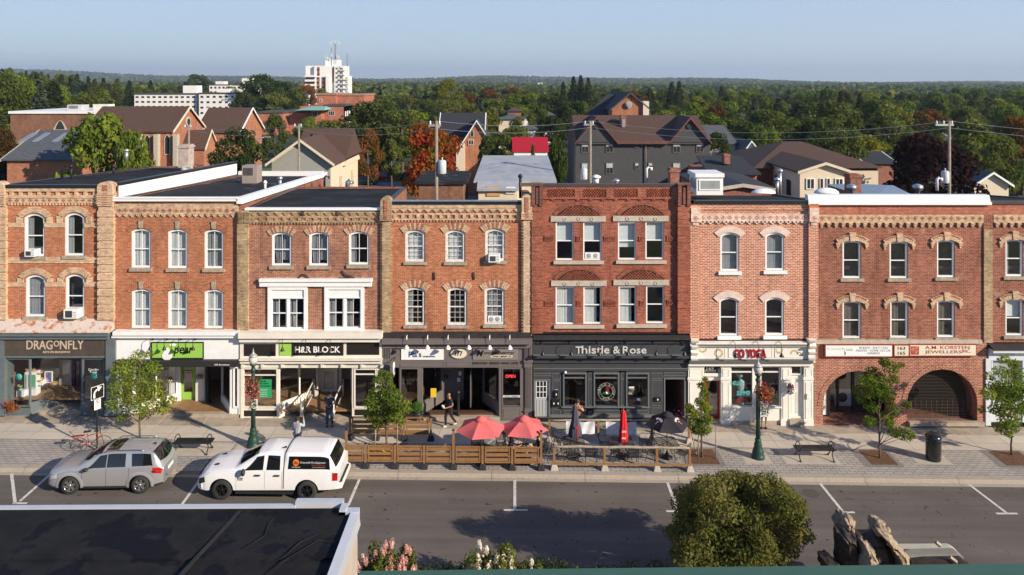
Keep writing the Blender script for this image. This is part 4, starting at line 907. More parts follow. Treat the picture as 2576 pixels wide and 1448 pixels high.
zd2=g2+.18;deck(B2,[(XE(838),-.05),(XE(1740),-.05),(XE(1740),2.3),(XE(838),2.3)],zd2,MATS['older_concrete'],h=.5)
for a,b in ((1228,1312),(1422,1492)):front(B2,cE,(a,396,b,668),1.5,1.6,m_white,'entrance_panel');panel(B2,cE,(a+12,420,b-10,640),1.5,m_white,m_white)
for xx in (1208,1505):c_=MB();px=cE(xx,0,1.2)[0];c_.lathe([(.19,0),(.19,.12),(.13,.16),(.12,2.3),(.12,3.0)],(px,YF+1.25,zd2),12);c_.build('column',m_blackm,B2)
x0_,z1_=cE(1315,396,1.7);x1_,_=cE(1418,396,1.7);dm=MB();frame_rect(dm,x0_,x1_,zd2,z1_,.13,YF+1.7,YF+1.78);dm.box(x0_+.13,x1_-.13,YF+1.7,YF+1.78,zd2+.13,zd2+.4)
dr=dm.build('door',m_lime_g,B2);MB().box(x0_+.13,x1_-.13,YF+1.74,YF+1.75,zd2+.4,z1_-.13).build('pane',m_glass,dr)
ps=R(MB(),cE,(1345,426,1396,474),1.69,1.70).build('poster',M('pink_poster',(.62,.38,.40),.6,var=.05),dr);letters('OPEN',cE,(1352,432,1388,442),1.688,m_sblk,ps,.003)
room(B2,XE(845),XE(1735),zd2+.02,zt2+.1,4.5,M('shop_wall_dim',(.22,.20,.18),.8),MATS['wood_floor'],y0=.2)
# ---- shop 3
mb=R(MB(),cF,(283,148,1330,190),-.55,.02);R(mb,cF,(290,188,1325,216),-.40,.02);mb.build('cornice',m_cream,B3)
MB().box(XF(283),XF(1330),YF-.3,YF,cF(0,150)[1],cF(0,130)[1]).build('cornice_top',m_cream,B3)
front(B3,cF,(296,214,1330,345),-.18,.3,m_cream,'fascia')
for r in ((325,230,557,317),(1073,216,1310,308)):front(B3,cF,r,-.19,-.17,m_brownp,'sign_panel')
sg=front(B3,cF,(582,220,1050,313),-.20,-.17,m_brownp,'sign');R(MB(),cF,(584,226,670,312),-.215,-.201).build('green_square',m_lime_g,sg)
letters('H&R BLOCK',cF,(697,246,1026,291),-.205,m_sw,sg,.012,.02)
for x_ in (612,780,955):gooseneck(B3,*cF(x_+14,192),cF(0,245)[1],.45,m_blackm,.11,y=-.2)
mb=R(MB(),cF,(290,342,1330,352),-.42,.0);R(mb,cF,(296,352,1330,372),-.30,.0);R(mb,cF,(300,372,1325,402),-.12,.2);mb.build('lower_cornice',m_cream,B3)
for k in range(8):x_=304+k*145;R(MB(),cF,(x_,376,x_+20,402),-.22,-.12).build('bracket',m_cream,B3)
g3=gz(XF(800))
for a,b in ((300,318),(1290,1328)):front(B3,cF,(a,400,b,770),-.1,.3,m_cream,'pier')
pane(B3,cF,(318,402,572,690),-.04,fr=m_cream,bars=(('h',.18),))
ps=front(B3,cF,(438,485,527,620),-.06,-.05,M('green_poster',(.02,.32,.12),.5,var=.03),'poster')
for i_,(s_,yy) in enumerate((('We do',492),('all types',509),('of returns.',526))):letters(s_,cF,(441,yy,(486,506,523)[i_],yy+13),-.065,m_sblk,ps,.004,.012)
for i_,yy in enumerate((555,567,580,592,605)):letters(('Personal','Self-Employed','Small Business','Estate','Corporate')[i_],cF,(441,yy,495,yy+6),-.065,m_sw,ps,.004)
front(B3,cF,(318,690,572,768),-.05,.1,m_cream,'bulkhead');front(B3,cF,(325,712,565,755),-.06,-.04,m_brownp,'bulkhead_panel')
angled(B3,(XF(575),0),(XF(790),2.0),cF(0,672)[1],cF(0,402)[1],m_cream,0,bulk=m_cream,zg=g3,mid=(.52,),fw=.08);angled(B3,(XF(1115),0),(XF(1050),2.0),cF(0,672)[1],cF(0,402)[1],m_cream,0,bulk=m_brownp,zg=g3)
pane(B3,cF,(1127,405,1290,692),-.04,fr=m_cream,bars=(('h',.15),));front(B3,cF,(1122,692,1292,768),-.05,.1,m_cream,'bulkhead');front(B3,cF,(1130,704,1290,748),-.06,-.04,m_brownp,'bulkhead_panel')
front(B3,cF,(1112,400,1128,768),-.06,.1,m_cream,'pier');front(B3,cF,(572,400,583,768),-.06,.1,m_cream,'pier')
zd3=g3+.35;mb=MB();mb.add([(XF(760),YF-.35,g3+.02),(XF(965),YF-.35,g3+.02),(XF(965),YF+1.6,zd3),(XF(760),YF+1.6,zd3),(XF(760),YF+3,zd3),(XF(965),YF+3,zd3)],[(0,1,2,3),(3,2,5,4)]);mb.build('ramp',MATS['older_concrete'],B3)
deck(B3,[(XF(580),.1),(XF(1115),.1),(XF(1060),3),(XF(770),3)],g3+.015,h=.4)
mb=R(MB(),cF,(860,402,1035,580),2.6,2.7);mb.build('entrance_wall',m_cream,B3)
for a,b in ((890,1005),):pane(B3,cF,(a,404,b,575),2.5,fr=m_cream,fw=.14)
room(B3,XF(300),XF(1325),g3+.4,cF(0,400)[1],4.2,M('office_wall_cream',(.62,.58,.48),.8,var=.03),m_floorw,y0=.15)
for (xa_,xb_) in ((745,800),(970,1020)):
    xx=cF(xa_,0,-.35)[0];m=MB();m.lathe([(.09,0),(.09,.9),(.06,.93),(.06,.98),(.1,1.05),(.11,1.12),(.06,1.2),(0,1.22)],(xx,YF-.32,g3),10)
    m.tube([(xx,YF-.3,g3+.85),(xx+.05,YF+1.8,g3+1.25)],.045,6);m.tube([(xx,YF-.3,g3+.25),(xx+.05,YF+1.8,g3+.6)],.03,6);m.lathe([(.07,0),(.07,1.3)],(xx+.05,YF+1.8,g3),8);rl=m.build('handrail',m_cream,B3)
    m=MB()
    for k in range(12):t_=(k+.7)/12;m.box(xx+.05*t_-.012,xx+.05*t_+.012,YF-.3+2.1*t_-.012,YF-.3+2.1*t_+.012,g3+.25+.35*t_,g3+.85+.4*t_)
    m.build('baluster',m_blackm,rl)
# ---- shop 4
R(MB(),cG,(352,55,1612,108),-.3,.1).build('pent_roof',M('black_shingle',(.028,.025,.025),.8,var=.3,scale=5),B4)
mb=R(MB(),cG,(342,106,1622,150),-.48,.02);R(mb,cG,(350,148,1618,182),-.22,.02);mb.build('cornice',m_gp,B4)
front(B4,cG,(430,180,1552,346),-.08,.3,m_gp,'fascia')
for a,b in ((345,428),(1552,1622)):
    front(B4,cG,(a,150,b,345),-.16,.2,m_gp,'console');front(B4,cG,(a-4,283,b+4,305),-.22,.1,m_gp,'console_moulding');front(B4,cG,(a+4,340,b-2,800),-.12,.3,m_gp,'pilaster')
    fl=MB()
    for k in range(5):xx=a+14+k*(b-a-28)/4;R(fl,cG,(xx-3,178,xx+3,268),-.19,-.16);R(fl,cG,(xx-3,335,xx+3,690),-.145,-.12)
    fl.build('fluting',m_gp,B4);front(B4,cG,(a,712,b+2,722),-.18,0,m_gp,'pilaster_moulding')
sg=front(B4,cG,(508,187,868,280),-.13,-.08,m_sw,'sign');m_navy=M('navy_letter',(.03,.07,.2),.4)
letters("Pia's",cG,(572,207,680,258),-.135,m_navy,sg,.008,.015);letters('ON BROADWAY',cG,(692,246,800,258),-.135,m_navy,sg,.012,0,.2)
px,pz=cG(997,227,-.12);m=MB();m.prism([(px+.41*math.cos(t*.2618),pz+.24*math.sin(t*.2618)) for t in range(24)],'y',YF-.14,YF-.08);sg=m.build('number_plaque',M('ivory_sign',(.72,.66,.52),.4,var=.02),B4)
letters('177',cG,(965,207,1028,246),-.145,m_sblk,sg,.01,.015)
m=MB();m.prism([(px+.46*math.cos(t*.2618),pz+.28*math.sin(t*.2618)) for t in range(24)],'y',YF-.12,YF-.08);m.build('plaque_border',m_gp,B4)
sg=front(B4,cG,(1116,182,1500,280),-.12,-.08,M('taupe_sign',(.23,.20,.185),.45,var=.03),'sign');m_ltb=M('charcoal_letter',(.02,.017,.017),.4)
letters('M',cG,(1145,198,1210,250),-.125,m_ltb,sg,.008,.02,.4);letters('ochaberry',cG,(1212,206,1470,240),-.125,m_ltb,sg,.008,.012,.25)
R(MB(),cG,(1268,240,1452,262),-.125,-.12).build('sign_strip',MATS['ivory_sign'],sg);letters('COFFEE COMPANY LTD.',cG,(1280,244,1446,258),-.13,m_ltb,sg,.006,.01)
for r in ((500,297,875,338),(892,297,1100,338),(1116,292,1505,332)):sg=panel(B4,cG,r,-.085,m_gp,m_gp,.03)
letters('FRESH ROAST · ESPRESSO · PANINI · LATTE',cG,(1120,300,1498,318),-.11,m_ltb,sg,.004,.012)
for x_ in (560,736,909,1085,1260,1430):gooseneck(B4,*cG(x_,132,-.3),cG(0,186,-.6)[1],.42,m_sw,.13,True,-.2)
for r in ((490,345,500,800),(655,345,682,800),(1338,345,1364,790),(1525,345,1552,790)):front(B4,cG,r,-.06,.1,m_gp,'pier')
pane(B4,cG,(498,346,657,684),-.03,fr=m_gp);pane(B4,cG,(1362,346,1527,676),-.03,fr=m_gp)
for r in ((498,684,657,790),(1362,676,1527,790)):front(B4,cG,r,-.08,.1,m_gp,'bulkhead')
panel(B4,cG,(1375,700,1520,775),-.085,m_gp,m_gp,.03)
g4=gz(XG(1000));zd4=g4+.32
deck(B4,[(XG(700),-.15),(XG(1345),-.15),(XG(1345),3),(XG(680),3)],zd4-.1,h=.4);deck(B4,[(XG(760),.5),(XG(1300),.5),(XG(1280),3),(XG(780),3)],zd4,h=.2)
angled(B4,(XG(680),0),(XG(830),1.6),cG(0,650)[1],cG(0,346)[1],m_gp,0,bulk=m_gp,zg=g4);angled(B4,(XG(1342),0),(XG(1195),1.6),cG(0,650)[1],cG(0,346)[1],m_gp,0,bulk=m_gp,zg=g4)
x0_,z1_=cG(850,350,1.7);x1_,_=cG(955,350,1.7);dm=MB();frame_rect(dm,x0_,x1_,zd4,z1_,.12,YF+1.7,YF+1.77)
for k in (1,2):dm.box(x0_+(x1_-x0_)*k/3-.015,x0_+(x1_-x0_)*k/3+.015,YF+1.71,YF+1.76,zd4+1,z1_-.12)
for k in range(4):z_=zd4+1+k*.42;dm.box(x0_+.12,x1_-.12,YF+1.71,YF+1.76,z_-.015,z_+.015)
dm.box(x0_+.12,x1_-.12,YF+1.71,YF+1.76,zd4+.12,zd4+.98);dr=dm.build('door',m_gp,B4);MB().box(x0_+.12,x1_-.12,YF+1.735,YF+1.74,zd4+1,z1_-.12).build('pane',m_glass,dr)
R(MB(),cG,(958,346,1038,700),1.7,1.9).build('entrance_wall',m_gp,B4)
for r in ((990,374,1024,418),(978,428,1014,472)):ps=front(B4,cG,r,1.66,1.69,m_blackm,'notice_board');R(MB(),cG,(r[0]+4,r[1]+4,r[2]-4,r[3]-4),1.65,1.659).build('paper',m_sw,ps)
mb=MB();xx,_=cG(1098,0,.9);mb.box(xx-.025,xx+.025,YF+.75,YF+1.65,zd4+.02,cG(0,350,1.2)[1]);mb.build('door',m_gp,B4,'open entrance door standing edge on')
mb=MB();xx,_=cG(993,0,.1);mb.lathe([(.1,0),(.1,.1),(.075,.14),(.075,1.25),(.1,1.28),(.1,1.34),(0,1.42)],(xx,YF+.05,g4+.1),12);
mb.build('bollard',m_blackm,None,'round black post by the steps of the coffee shop','post')
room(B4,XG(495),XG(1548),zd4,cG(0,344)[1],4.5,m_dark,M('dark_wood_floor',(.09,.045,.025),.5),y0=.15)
nr=emit('red_neon',(1,.06,.05),1.1);letters('OPEN',cG,(1392,406,1478,432),.1,nr,B4,.02,.005,name='neon_sign')
sg=front(B4,cG,(1364,583,1520,598),-.07,-.05,m_sw,'window_strip');letters('COFFEE - DESSERTS',cG,(1380,586,1504,596),-.075,M('blue_grey_letter',(.1,.15,.22),.5),sg,.004,.01)
sg=front(B4,cG,(758,522,806,598),.35,.36,M('yellow_notice',(.75,.52,.03),.5,var=.02),'poster')
# hanging oval sign, window table
px,pz=cG(446,345,-.5);mb=MB();mb.prism([(YF-.5+.17*math.cos(t*.2618*2),pz+.34*math.sin(t*.2618*2)-.05) for t in range(12)],'x',px-.03,px+.03);sg=mb.build('hanging_sign',m_sw,B4);
mb=MB();mb.prism([(YF-.5+.12*math.cos(t*.2618*2),pz-.12+.13*math.sin(t*.2618*2)) for t in range(12)],'x',px+.031,px+.035);mb.prism([(YF-.5+.12*math.cos(t*.2618*2),pz-.12+.13*math.sin(t*.2618*2)) for t in range(12)],'x',px-.035,px-.031);mb.build('sign_emblem',M('blue_emblem',(.02,.07,.3),.4),sg)
mb=MB();mb.tube([(px,YF,pz+.36),(px,YF-.75,pz+.36)],.018,6);mb.build('sign_bracket',m_blackm,sg)
# ---- shop 5
R(MB(),cH,(58,52,1385,62),-.16,.05).build('flashing',m_blackm,B5)
mb=MB();x0_,z0_=cH(58,88);x1_,z1_=cH(1385,60);mb.hull8([(x0_,YF-.4,z0_),(x1_,YF-.4,z0_),(x1_,YF,z0_),(x0_,YF,z0_)],[(x0_,YF-.38,z0_+.03),(x1_,YF-.38,z0_+.03),(x1_,YF,z1_),(x0_,YF,z1_)]);mb.build('pent_roof',MATS['black_shingle'],B5)
front(B5,cH,(58,88,1385,275),-.16,.3,m_sg,'fascia');mb=R(MB(),cH,(58,238,1384,250),-.24,-.16);mb.build('ledge',m_sgl,B5)
R(MB(),cH,(58,252,1384,268),-.36,-.16).build('ledge',m_sg,B5);front(B5,cH,(58,270,1384,375),-.1,.3,m_sg,'upper_band')
R(MB(),cH,(62,300,1380,308),-.2,-.1).build('ledge',m_sg,B5);R(MB(),cH,(62,352,1380,359),-.13,-.1).build('trim',m_sgl,B5)
R(MB(),cH,(80,141,1320,151),-.2,-.16).build('lamp_rail',m_blackm,B5)
for s_,a_,b_,y0_,y1_ in (('T',418,470,166,226),('his',470,592,160,226),('tle',596,705,160,226),('&',734,795,164,226),('Rose',818,1020,164,226)):letters(s_,cH,(a_,y0_,b_,y1_),-.165,M('brushed_letter',(.58,.57,.56),.4,var=0),B5,.035,.012)
for x_ in (128,366,600,838,1074,1310):gooseneck(B5,*cH(x_,122),cH(0,198)[1],.5,m_blackm,.12,y=-.16)
wp5=R(MB(),cH,(205,372,320,800),-.05,.3);R(wp5,cH,(508,372,575,800),-.05,.3);R(wp5,cH,(785,372,850,800),-.05,.3);R(wp5,cH,(1040,372,1165,800),-.05,.3);R(wp5,cH,(320,682,1040,800),-.05,.3);R(wp5,cH,(1350,372,1385,800),-.05,.3);R(wp5,cH,(58,372,205,440),-.05,.3);R(wp5,cH,(1165,372,1350,432),-.05,.3);R(wp5,cH,(320,372,1040,390),-.05,.3)
wp5.build('shopfront_wall',m_sg,B5)
for r in ((312,388,512,684),(572,388,788,684),(846,388,1042,684)):pane(B5,cH,r,-.08,fr=m_sgl,bars=(('h',.15),),fw=.07)
front(B5,cH,(300,680,1052,690),-.18,-.05,m_sgl,'window_ledge');front(B5,cH,(205,745,1165,772),-.1,-.05,m_sgl,'base_trim');front(B5,cH,(58,772,1385,805),-.12,.3,m_blackm,'plinth')
for r in ((62,393,210,417),(222,393,292,445),(222,456,292,690),(527,388,558,438),(527,446,558,668),(803,388,834,438),(803,446,834,668),(1064,390,1155,442),(1064,452,1155,670),(1168,388,1358,416),(222,700,292,745),(528,708,558,734),(570,706,795,736),(806,706,840,734),(850,706,1040,736),(320,706,510,736),(1064,685,1155,745)):panel(B5,cH,r,-.055,m_sg,m_sgl)
mb=MB();x0_,z1_=cH(68,450,.0);x1_,z0_=cH(192,758,.0);mb.box(x0_,x1_,YF-.02,YF+.04,z0_,z1_);dr=mb.build('door',M('pale_grey_door',(.42,.42,.42),.45,var=.03),B5)
gl=MB();fr_=MB();xa_,za_=cH(86,458);xb_,zb_=cH(172,598);gl.box(xa_,xb_,YF-.026,YF-.021,zb_,za_);gl.build('pane',M('dark_door_glass',(.02,.025,.03),.1),dr)
for k in range(4):t_=k/3;fr_.box(xa_+(xb_-xa_)*t_-.015,xa_+(xb_-xa_)*t_+.015,YF-.04,YF-.02,zb_,za_);fr_.box(xa_-.015,xb_+.015,YF-.038,YF-.02,zb_+(za_-zb_)*t_-.015,zb_+(za_-zb_)*t_+.015)
fr_.build('glazing_bar',m_sw,dr);R(MB(),cH,(178,586,188,626),-.05,-.02).build('door_lock',m_blackm,dr)
for r in ((88,618,118,748),(140,618,170,748)):panel(dr,cH,r,-.02,MATS['pale_grey_door'],MATS['pale_grey_door'],.02,'door_panel')
mb=MB();frame_rect(mb,cH(62,0)[0],cH(202,0)[0],cH(0,772)[1],cH(0,440)[1],.07,YF-.09,YF-.0);mb.build('door_frame',m_sgl,B5)
mb=MB();frame_rect(mb,cH(1165,0)[0],cH(1350,0)[0],cH(0,790)[1],cH(0,428)[1],.07,YF-.09,YF-.0);mb.build('door_frame',m_sgl,B5)
g5=gz(XH(700));deck(B5,[(XH(1180),.05),(XH(1345),.05),(XH(1345),2),(XH(1180),2)],g5+.25,m_dark,h=.3)
for r,nm in (((240,542,270,605),'black mailbox under the number plate by the grey door'),((218,620,252,680),'left black mailbox of the pair by the grey door'),((255,620,288,680),'right black mailbox of the pair by the grey door'),((1092,602,1142,632),'wide black mailbox beside the dark doorway')):
    x_,z_=cH((r[0]+r[2])/2,r[3]);t=T('mailbox',nm,'mailbox',(x_,YF-.1,z_));R(MB(),cH,r,-.16,-.052).build('box',m_blackm,t,bevel=.01);c_x=(r[0]+r[2])/2;R(MB(),cH,(c_x-5,(r[1]+r[3])/2-6,c_x+5,(r[1]+r[3])/2+8),-.165,-.161).build('number_card',m_sw,t)
letters('175',cH,(243,530,268,543),-.06,m_sw,B5,.004,.01,name='house_number')
mb=MB();mb.ball((*[cH(330,376)[0]],YF-.18,cH(330,376)[1]),.07,10,7);mb.build('security_camera',m_sw,B5)
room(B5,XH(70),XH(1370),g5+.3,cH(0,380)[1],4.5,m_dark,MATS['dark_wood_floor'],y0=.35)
px,pz=cH(680,550,-.06);mb=MB();s0=0
for rr in (.435,.30):mb.lathe([(rr,0),(rr,.004),(rr+.013,.004),(rr+.013,0)],(0,0,0),40,cap=False)
mb.v=[(px+p[0],YF-.058-p[2],pz+p[1]) for p in mb.v]
dc=mb.build('window_decal',M('decal_grey',(.45,.45,.42),.5),B5)
def ringtext(s,par,px,pz,r,y,h,a0,a1,mat):
    m_=MB();n=len(s)
    for i,ch in enumerate(s):
        if ch == ' ':continue
        t=text_mb(ch,-h*.36,h*.36,0,h,0,.004,.01);a=a0+(a1-a0)*i/(n-1);ca,sa=math.cos(a),math.sin(a)
        m_.add([(px+(r+p[2])*sa+p[0]*ca,y+p[1],pz+(r+p[2])*ca-p[0]*sa) for p in t.v],t.f)
    return m_.build('lettering',mat,par)
ringtext('THISTLE & ROSE',dc,px,pz,.325,YF-.06,.09,-1.9,1.9,MATS['decal_grey']);ringtext('PUB',dc,px,pz,-.41,YF-.06,.09,.35,-.35,MATS['decal_grey'])
th=MB();
for k in range(9):a=-1.3+k*.325;th.tube([(px,YF-.06,pz-.12),(px+.22*math.sin(a),YF-.063,pz-.05+.1*math.cos(a)-.06*abs(a))],[.03,.004],5)
th.build('thistle_leaves',M('decal_green',(.03,.3,.06),.5),dc);mb=MB();mb.lathe([(0,-.02),(.05,.0),(.06,.05),(.03,.09)],(px,YF-.07,pz-.1),8);mb.build('thistle_flower',m_sw,dc);mb=R(MB(),cH,(676,505,704,555),-.062,-.058);mb.build('thistle_bloom',M('decal_maroon',(.2,.01,.02),.5),dc)
ps=front(B5,cH,(868,505,918,575),-.09,-.08,M('navy_poster',(.03,.04,.14),.5,c2=(.4,.35,.1),scale=8),'poster');R(MB(),cH,(872,508,914,520),-.1,-.091).build('poster_strip',m_sw,ps);front(B5,cH,(938,604,968,626),-.09,-.08,m_sw,'notice')
# ---- shop 6
mb=MB();x0_,z0_=cI(222,236);x1_,z1_=cI(1085,205);mb.hull8([(x0_,YF-.4,z0_),(x1_,YF-.4,z0_),(x1_,YF,z0_),(x0_,YF,z0_)],[(x0_,YF-.38,z0_+.03),(x1_,YF-.38,z0_+.03),(x1_,YF,z1_),(x0_,YF,z1_)]);mb.build('pent_roof',MATS['black_shingle'],B6)
m_cw=M('ivory_paint',(.78,.75,.68),.5,var=.05)
mb=R(MB(),cI,(215,238,1085,250),-.45,.0);R(mb,cI,(218,250,1082,264),-.34,.0);mb.build('cornice',m_cw,B6);front(B6,cI,(216,262,1084,380),-.14,.3,m_cw,'fascia')
for r in ((222,276,445,358),(470,276,815,352),(832,276,1070,352)):panel(B6,cI,r,-.145,m_cw,m_cw,.03)
for r in ((165,195,216,392),(1078,192,1132,385)):
    mb=MB();x0_,z1_=cI(r[0],r[1]);x1_,z0_=cI(r[2],r[3]);hgt=z1_-z0_
    for k in range(4):zz_=z1_-hgt*k/4;mb.prism([(YF,zz_),(YF-.55+k*.05,zz_),(YF-.5+k*.05,zz_-hgt*.07),(YF-.3,zz_-hgt*.14),(YF-.3,zz_-hgt*.2),(YF-.38+k*.05,zz_-hgt*.245),(YF,zz_-hgt*.245)],'x',x0_-.03*(k == 0),x1_+.03*(k == 0))
    mb.build('console_bracket',m_cw,B6)
m_rd3=M('crimson_letter',(.42,.012,.018),.4,var=0)
letters('GO YOGA',cI,(515,284,765,354),-.15,m_rd3,B6,.06,.02)
gold=M('faded_gold',(.50,.40,.20),.5)
for (x_,y_,rr,half) in ((268,280,.26,1),(393,318,.27,0),(866,290,.24,0),(985,322,.24,1),(1025,325,.14,1)):
    px,pz=cI(x_,y_,-.15);mb=MB()
    for k in range(16):
        a=k*math.pi/8
        if half and ((y_ < 300 and math.sin(a) > .1) or (y_ > 300 and math.sin(a) < -.1)):continue
        m_=(px+rr*.72*math.cos(a),pz+rr*.72*math.sin(a));mb.prism([(m_[0]+rr*.16*math.cos(t*1.047),m_[1]+rr*.16*math.sin(t*1.047)) for t in range(6)],'y',YF-.156,YF-.14)
        mb.prism([(px+rr*.45*math.cos(a-.1),pz+rr*.45*math.sin(a-.1)),(px+rr*.58*math.cos(a-.1),pz+rr*.58*math.sin(a-.1)),(px+rr*.58*math.cos(a+.1),pz+rr*.58*math.sin(a+.1)),(px+rr*.45*math.cos(a+.1),pz+rr*.45*math.sin(a+.1))],'y',YF-.155,YF-.14)
    mb.build('painted_ornament',gold,B6)
for x_ in (487,665,843):gooseneck(B6,*cI(x_+14,242,-.3),cI(0,305)[1],.5,m_blackm,.12,y=-.2)
R(MB(),cI,(165,378,1135,400),-.38,.1).build('ledge',M('grey_ledge',(.11,.11,.11),.5,var=.1),B6);mb=R(MB(),cI,(158,400,1135,420),-.30,.1);mb.build('lower_cornice',m_cw,B6)
g6=gz(XI(600))
for a,b in ((155,280),(415,485),(885,955),(1062,1135)):
    front(B6,cI,(a,418,b,850),-.12,.2,m_cw,'pier');front(B6,cI,(a-4,845,b+4,892),-.2,.1,m_cw,'pier_base');front(B6,cI,(a-4,512,b+4,530),-.17,.0,m_cw,'pier_moulding');front(B6,cI,(a-3,418,b+3,432),-.16,0,m_cw,'pier_cap')
    panel(B6,cI,(a+12,440,b-12,502),-.125,m_cw,m_cw);panel(B6,cI,(a+12,545,b-12,830),-.125,m_cw,m_cw)
pane(B6,cI,(483,418,662,745),.0,fr=m_cw,bars=(('h',.14),),fw=.05);pane(B6,cI,(718,418,872,745),.0,fr=m_cw,bars=(('h',.14),),fw=.05);front(B6,cI,(660,418,720,745),-.03,.1,m_cw,'mullion');front(B6,cI,(870,418,888,850),-.03,.1,m_cw,'mullion')
front(B6,cI,(483,742,888,850),-.06,.1,m_cw,'bulkhead');front(B6,cI,(483,738,888,750),-.14,.1,m_cw,'window_ledge');front(B6,cI,(480,848,890,892),-.08,.1,MATS['older_concrete'],'plinth')
m_tl=M('teal_letter',(.10,.42,.42),.5);wl=MB()
letters('HELLO',cI,(492,535,578,568),-.07,m_tl,B6,.004,.03,name='window_lettering');letters('SUMMER',cI,(535,612,645,648),-.07,m_tl,B6,.004,.03,name='window_lettering');letters('GO YOGA',cI,(528,674,622,700),-.07,m_rd3,B6,.004,.03,name='window_lettering')
mq=T('mannequin','pale teal mannequin standing in the yoga studio window','mannequin',(cI(565,0,.8)[0],YF+.8,g6+.5))
mb=MB();px=cI(565,0,.8)[0];mb.lathe([(.14,0),(.17,.4),(.12,.75),(.19,1.1),(.20,1.35),(.07,1.45),(.06,1.52),(.1,1.62),(.09,1.75),(0,1.82)],(px,YF+.8,g6+.5),12,1,.6);mb.build('torso',M('mannequin_teal',(.28,.45,.42),.5),mq)
sg=front(B6,cI,(283,420,387,476),.02,.05,m_sblk,'number_sign');letters('169',cI,(298,424,356,446),.01,m_sw,sg,.006,.015);letters('BROADWAY',cI,(286,450,372,462),.01,M('decal_grey',(.4,.4,.4),.5),sg,.004)
front(B6,cI,(283,476,418,500),-.02,.1,m_cw,'door_head');x0_,z1_=cI(296,520,.3);x1_,z0_=cI(400,820,.3);dm=MB();frame_rect(dm,x0_,x1_,z0_,z1_,.1,YF+.3,YF+.37);dr=dm.build('door',M('red_door_paint',(.42,.02,.015),.4,var=.03),B6);MB().box(x0_+.1,x1_-.1,YF+.33,YF+.335,z0_+.1,z1_-.1).build('pane',m_glass,dr)
MB().box(x0_-.1,x1_+.15,YF+.1,YF+.3,z1_,z1_+.6).build('transom_panel',m_cw,B6);deck(B6,[(XI(280),-.1),(XI(418),-.1),(XI(418),2),(XI(280),2)],g6+.12,h=.3)
mb=MB();x0_,z1_=cI(952,490,.0);x1_,z0_=cI(1055,812,.0);mb.box(x0_,x1_,YF+.05,YF+.1,z0_,z1_);dr=mb.build('door',m_cw,B6)
for r in ((962,505,998,600),(1008,505,1044,600),(962,620,998,790),(1008,620,1044,790)):panel(dr,cI,r,.05,m_cw,m_cw,.02,'door_panel')
pane(B6,cI,(954,412,1042,486),.03,fr=m_cw);front(B6,cI,(952,812,1062,850),-.02,.1,m_cw,'threshold');front(B6,cI,(950,845,1064,892),-.3,.1,MATS['older_concrete'],'doorstep')
front(B6,cI,(1084,638,1106,678),-.2,-.12,m_cw,'mailbox');room(B6,XI(290),XI(950),g6+.3,cI(0,418)[1],4,m_dark,MATS['dark_wood_floor'])
# ---- shop 7: brick skin with two arches
g7=gz(XJ(800));zt7=cD(0,1404)[1]
def cirop(cx_,half,ytop,ybot,a=0):
    xm,zt_=cJ(cx_,ytop,a);h=half*.32124/49.53;return (xm-h,xm+h,cJ(0,ybot,a)[1],zt_,min(h*.999,2.62))
A1=cirop(478,275,452,865);A2=cirop(1135,275,440,862)
A1=(A1[0],A1[1],g7+.06,A1[3],A1[4]);A2=(A2[0],A2[1],g7+.2,A2[3],A2[4])
mb=MB();wall(mb,XJ(132)+.002,XJ(1482)-.002,g7-.3,zt7+.03,[A1,A2],YF-.06,.9);mb.build('arcade_wall',b_mauve,B7)
for o in (A1,A2):mb=MB();voussoirs(mb,o,.26,.02,34,(0,),.012,y=YF-.06);mb.build('arch',b_mauve,B7)
R(MB(),cJ,(150,216,1455,246),-.14,.0).build('string_course',m_lime,B7)
m_drf=M('red_sign_frame',(.30,.03,.02),.4,var=.03)
sg=front(B7,cJ,(222,250,755,350),-.24,-.06,m_drf,'sign');R(MB(),cJ,(230,258,748,342),-.246,-.241).build('sign_face',m_sw,sg)
ml=M('faint_grey_letter',(.45,.45,.45),.5);letters('kamelyan',cJ,(246,272,440,298),-.25,M('faint_green_letter',(.60,.66,.56),.5),sg,.006,.01);letters('INTERIORS',cJ,(390,292,440,299),-.25,ml,sg,.004)
letters('BLINDS · SHUTTERS',cJ,(494,266,718,284),-.25,ml,sg,.006);letters('DRAPES · HOME DECOR',cJ,(470,288,740,306),-.25,ml,sg,.006);letters('AWNINGS',cJ,(555,310,655,326),-.25,ml,sg,.006)
px,pz=cJ(380,315,-.25);mb=MB();mb.tube([(px,YF-.25,pz-.12),(px+.03,YF-.25,pz),(px-.02,YF-.25,pz+.1)],[.01,.035,.01],6);mb.build('leaf_emblem',M('pale_leaf_green',(.2,.45,.15),.5),sg)
sg=front(B7,cJ,(762,252,884,345),-.24,-.06,m_drf,'sign');R(MB(),cJ,(769,259,878,338),-.246,-.241).build('sign_face',MATS['ivory_sign'],sg);letters('163',cJ,(794,267,852,291),-.25,m_sblk,sg,.006,.005);letters('165',cJ,(794,305,852,329),-.25,m_sblk,sg,.006,.005)
sg=front(B7,cJ,(884,248,1411,343),-.24,-.06,m_drf,'sign');R(MB(),cJ,(890,255,1405,336),-.246,-.241).build('sign_face',MATS['ivory_sign'],sg);m_rl=M('brick_red_letter',(.42,.06,.03),.5)
letters('A.M. KORSTEN',cJ,(1008,260,1356,286),-.25,m_rl,sg,.006,.005);letters('JEWELLERS',cJ,(1006,296,1294,326),-.25,m_rl,sg,.006,.005);letters('INC.',cJ,(1298,290,1364,314),-.25,m_rl,sg,.006)
em=R(MB(),cJ,(894,264,960,330),-.25,-.247).build('swirl_emblem',m_rl,sg);mb=MB()
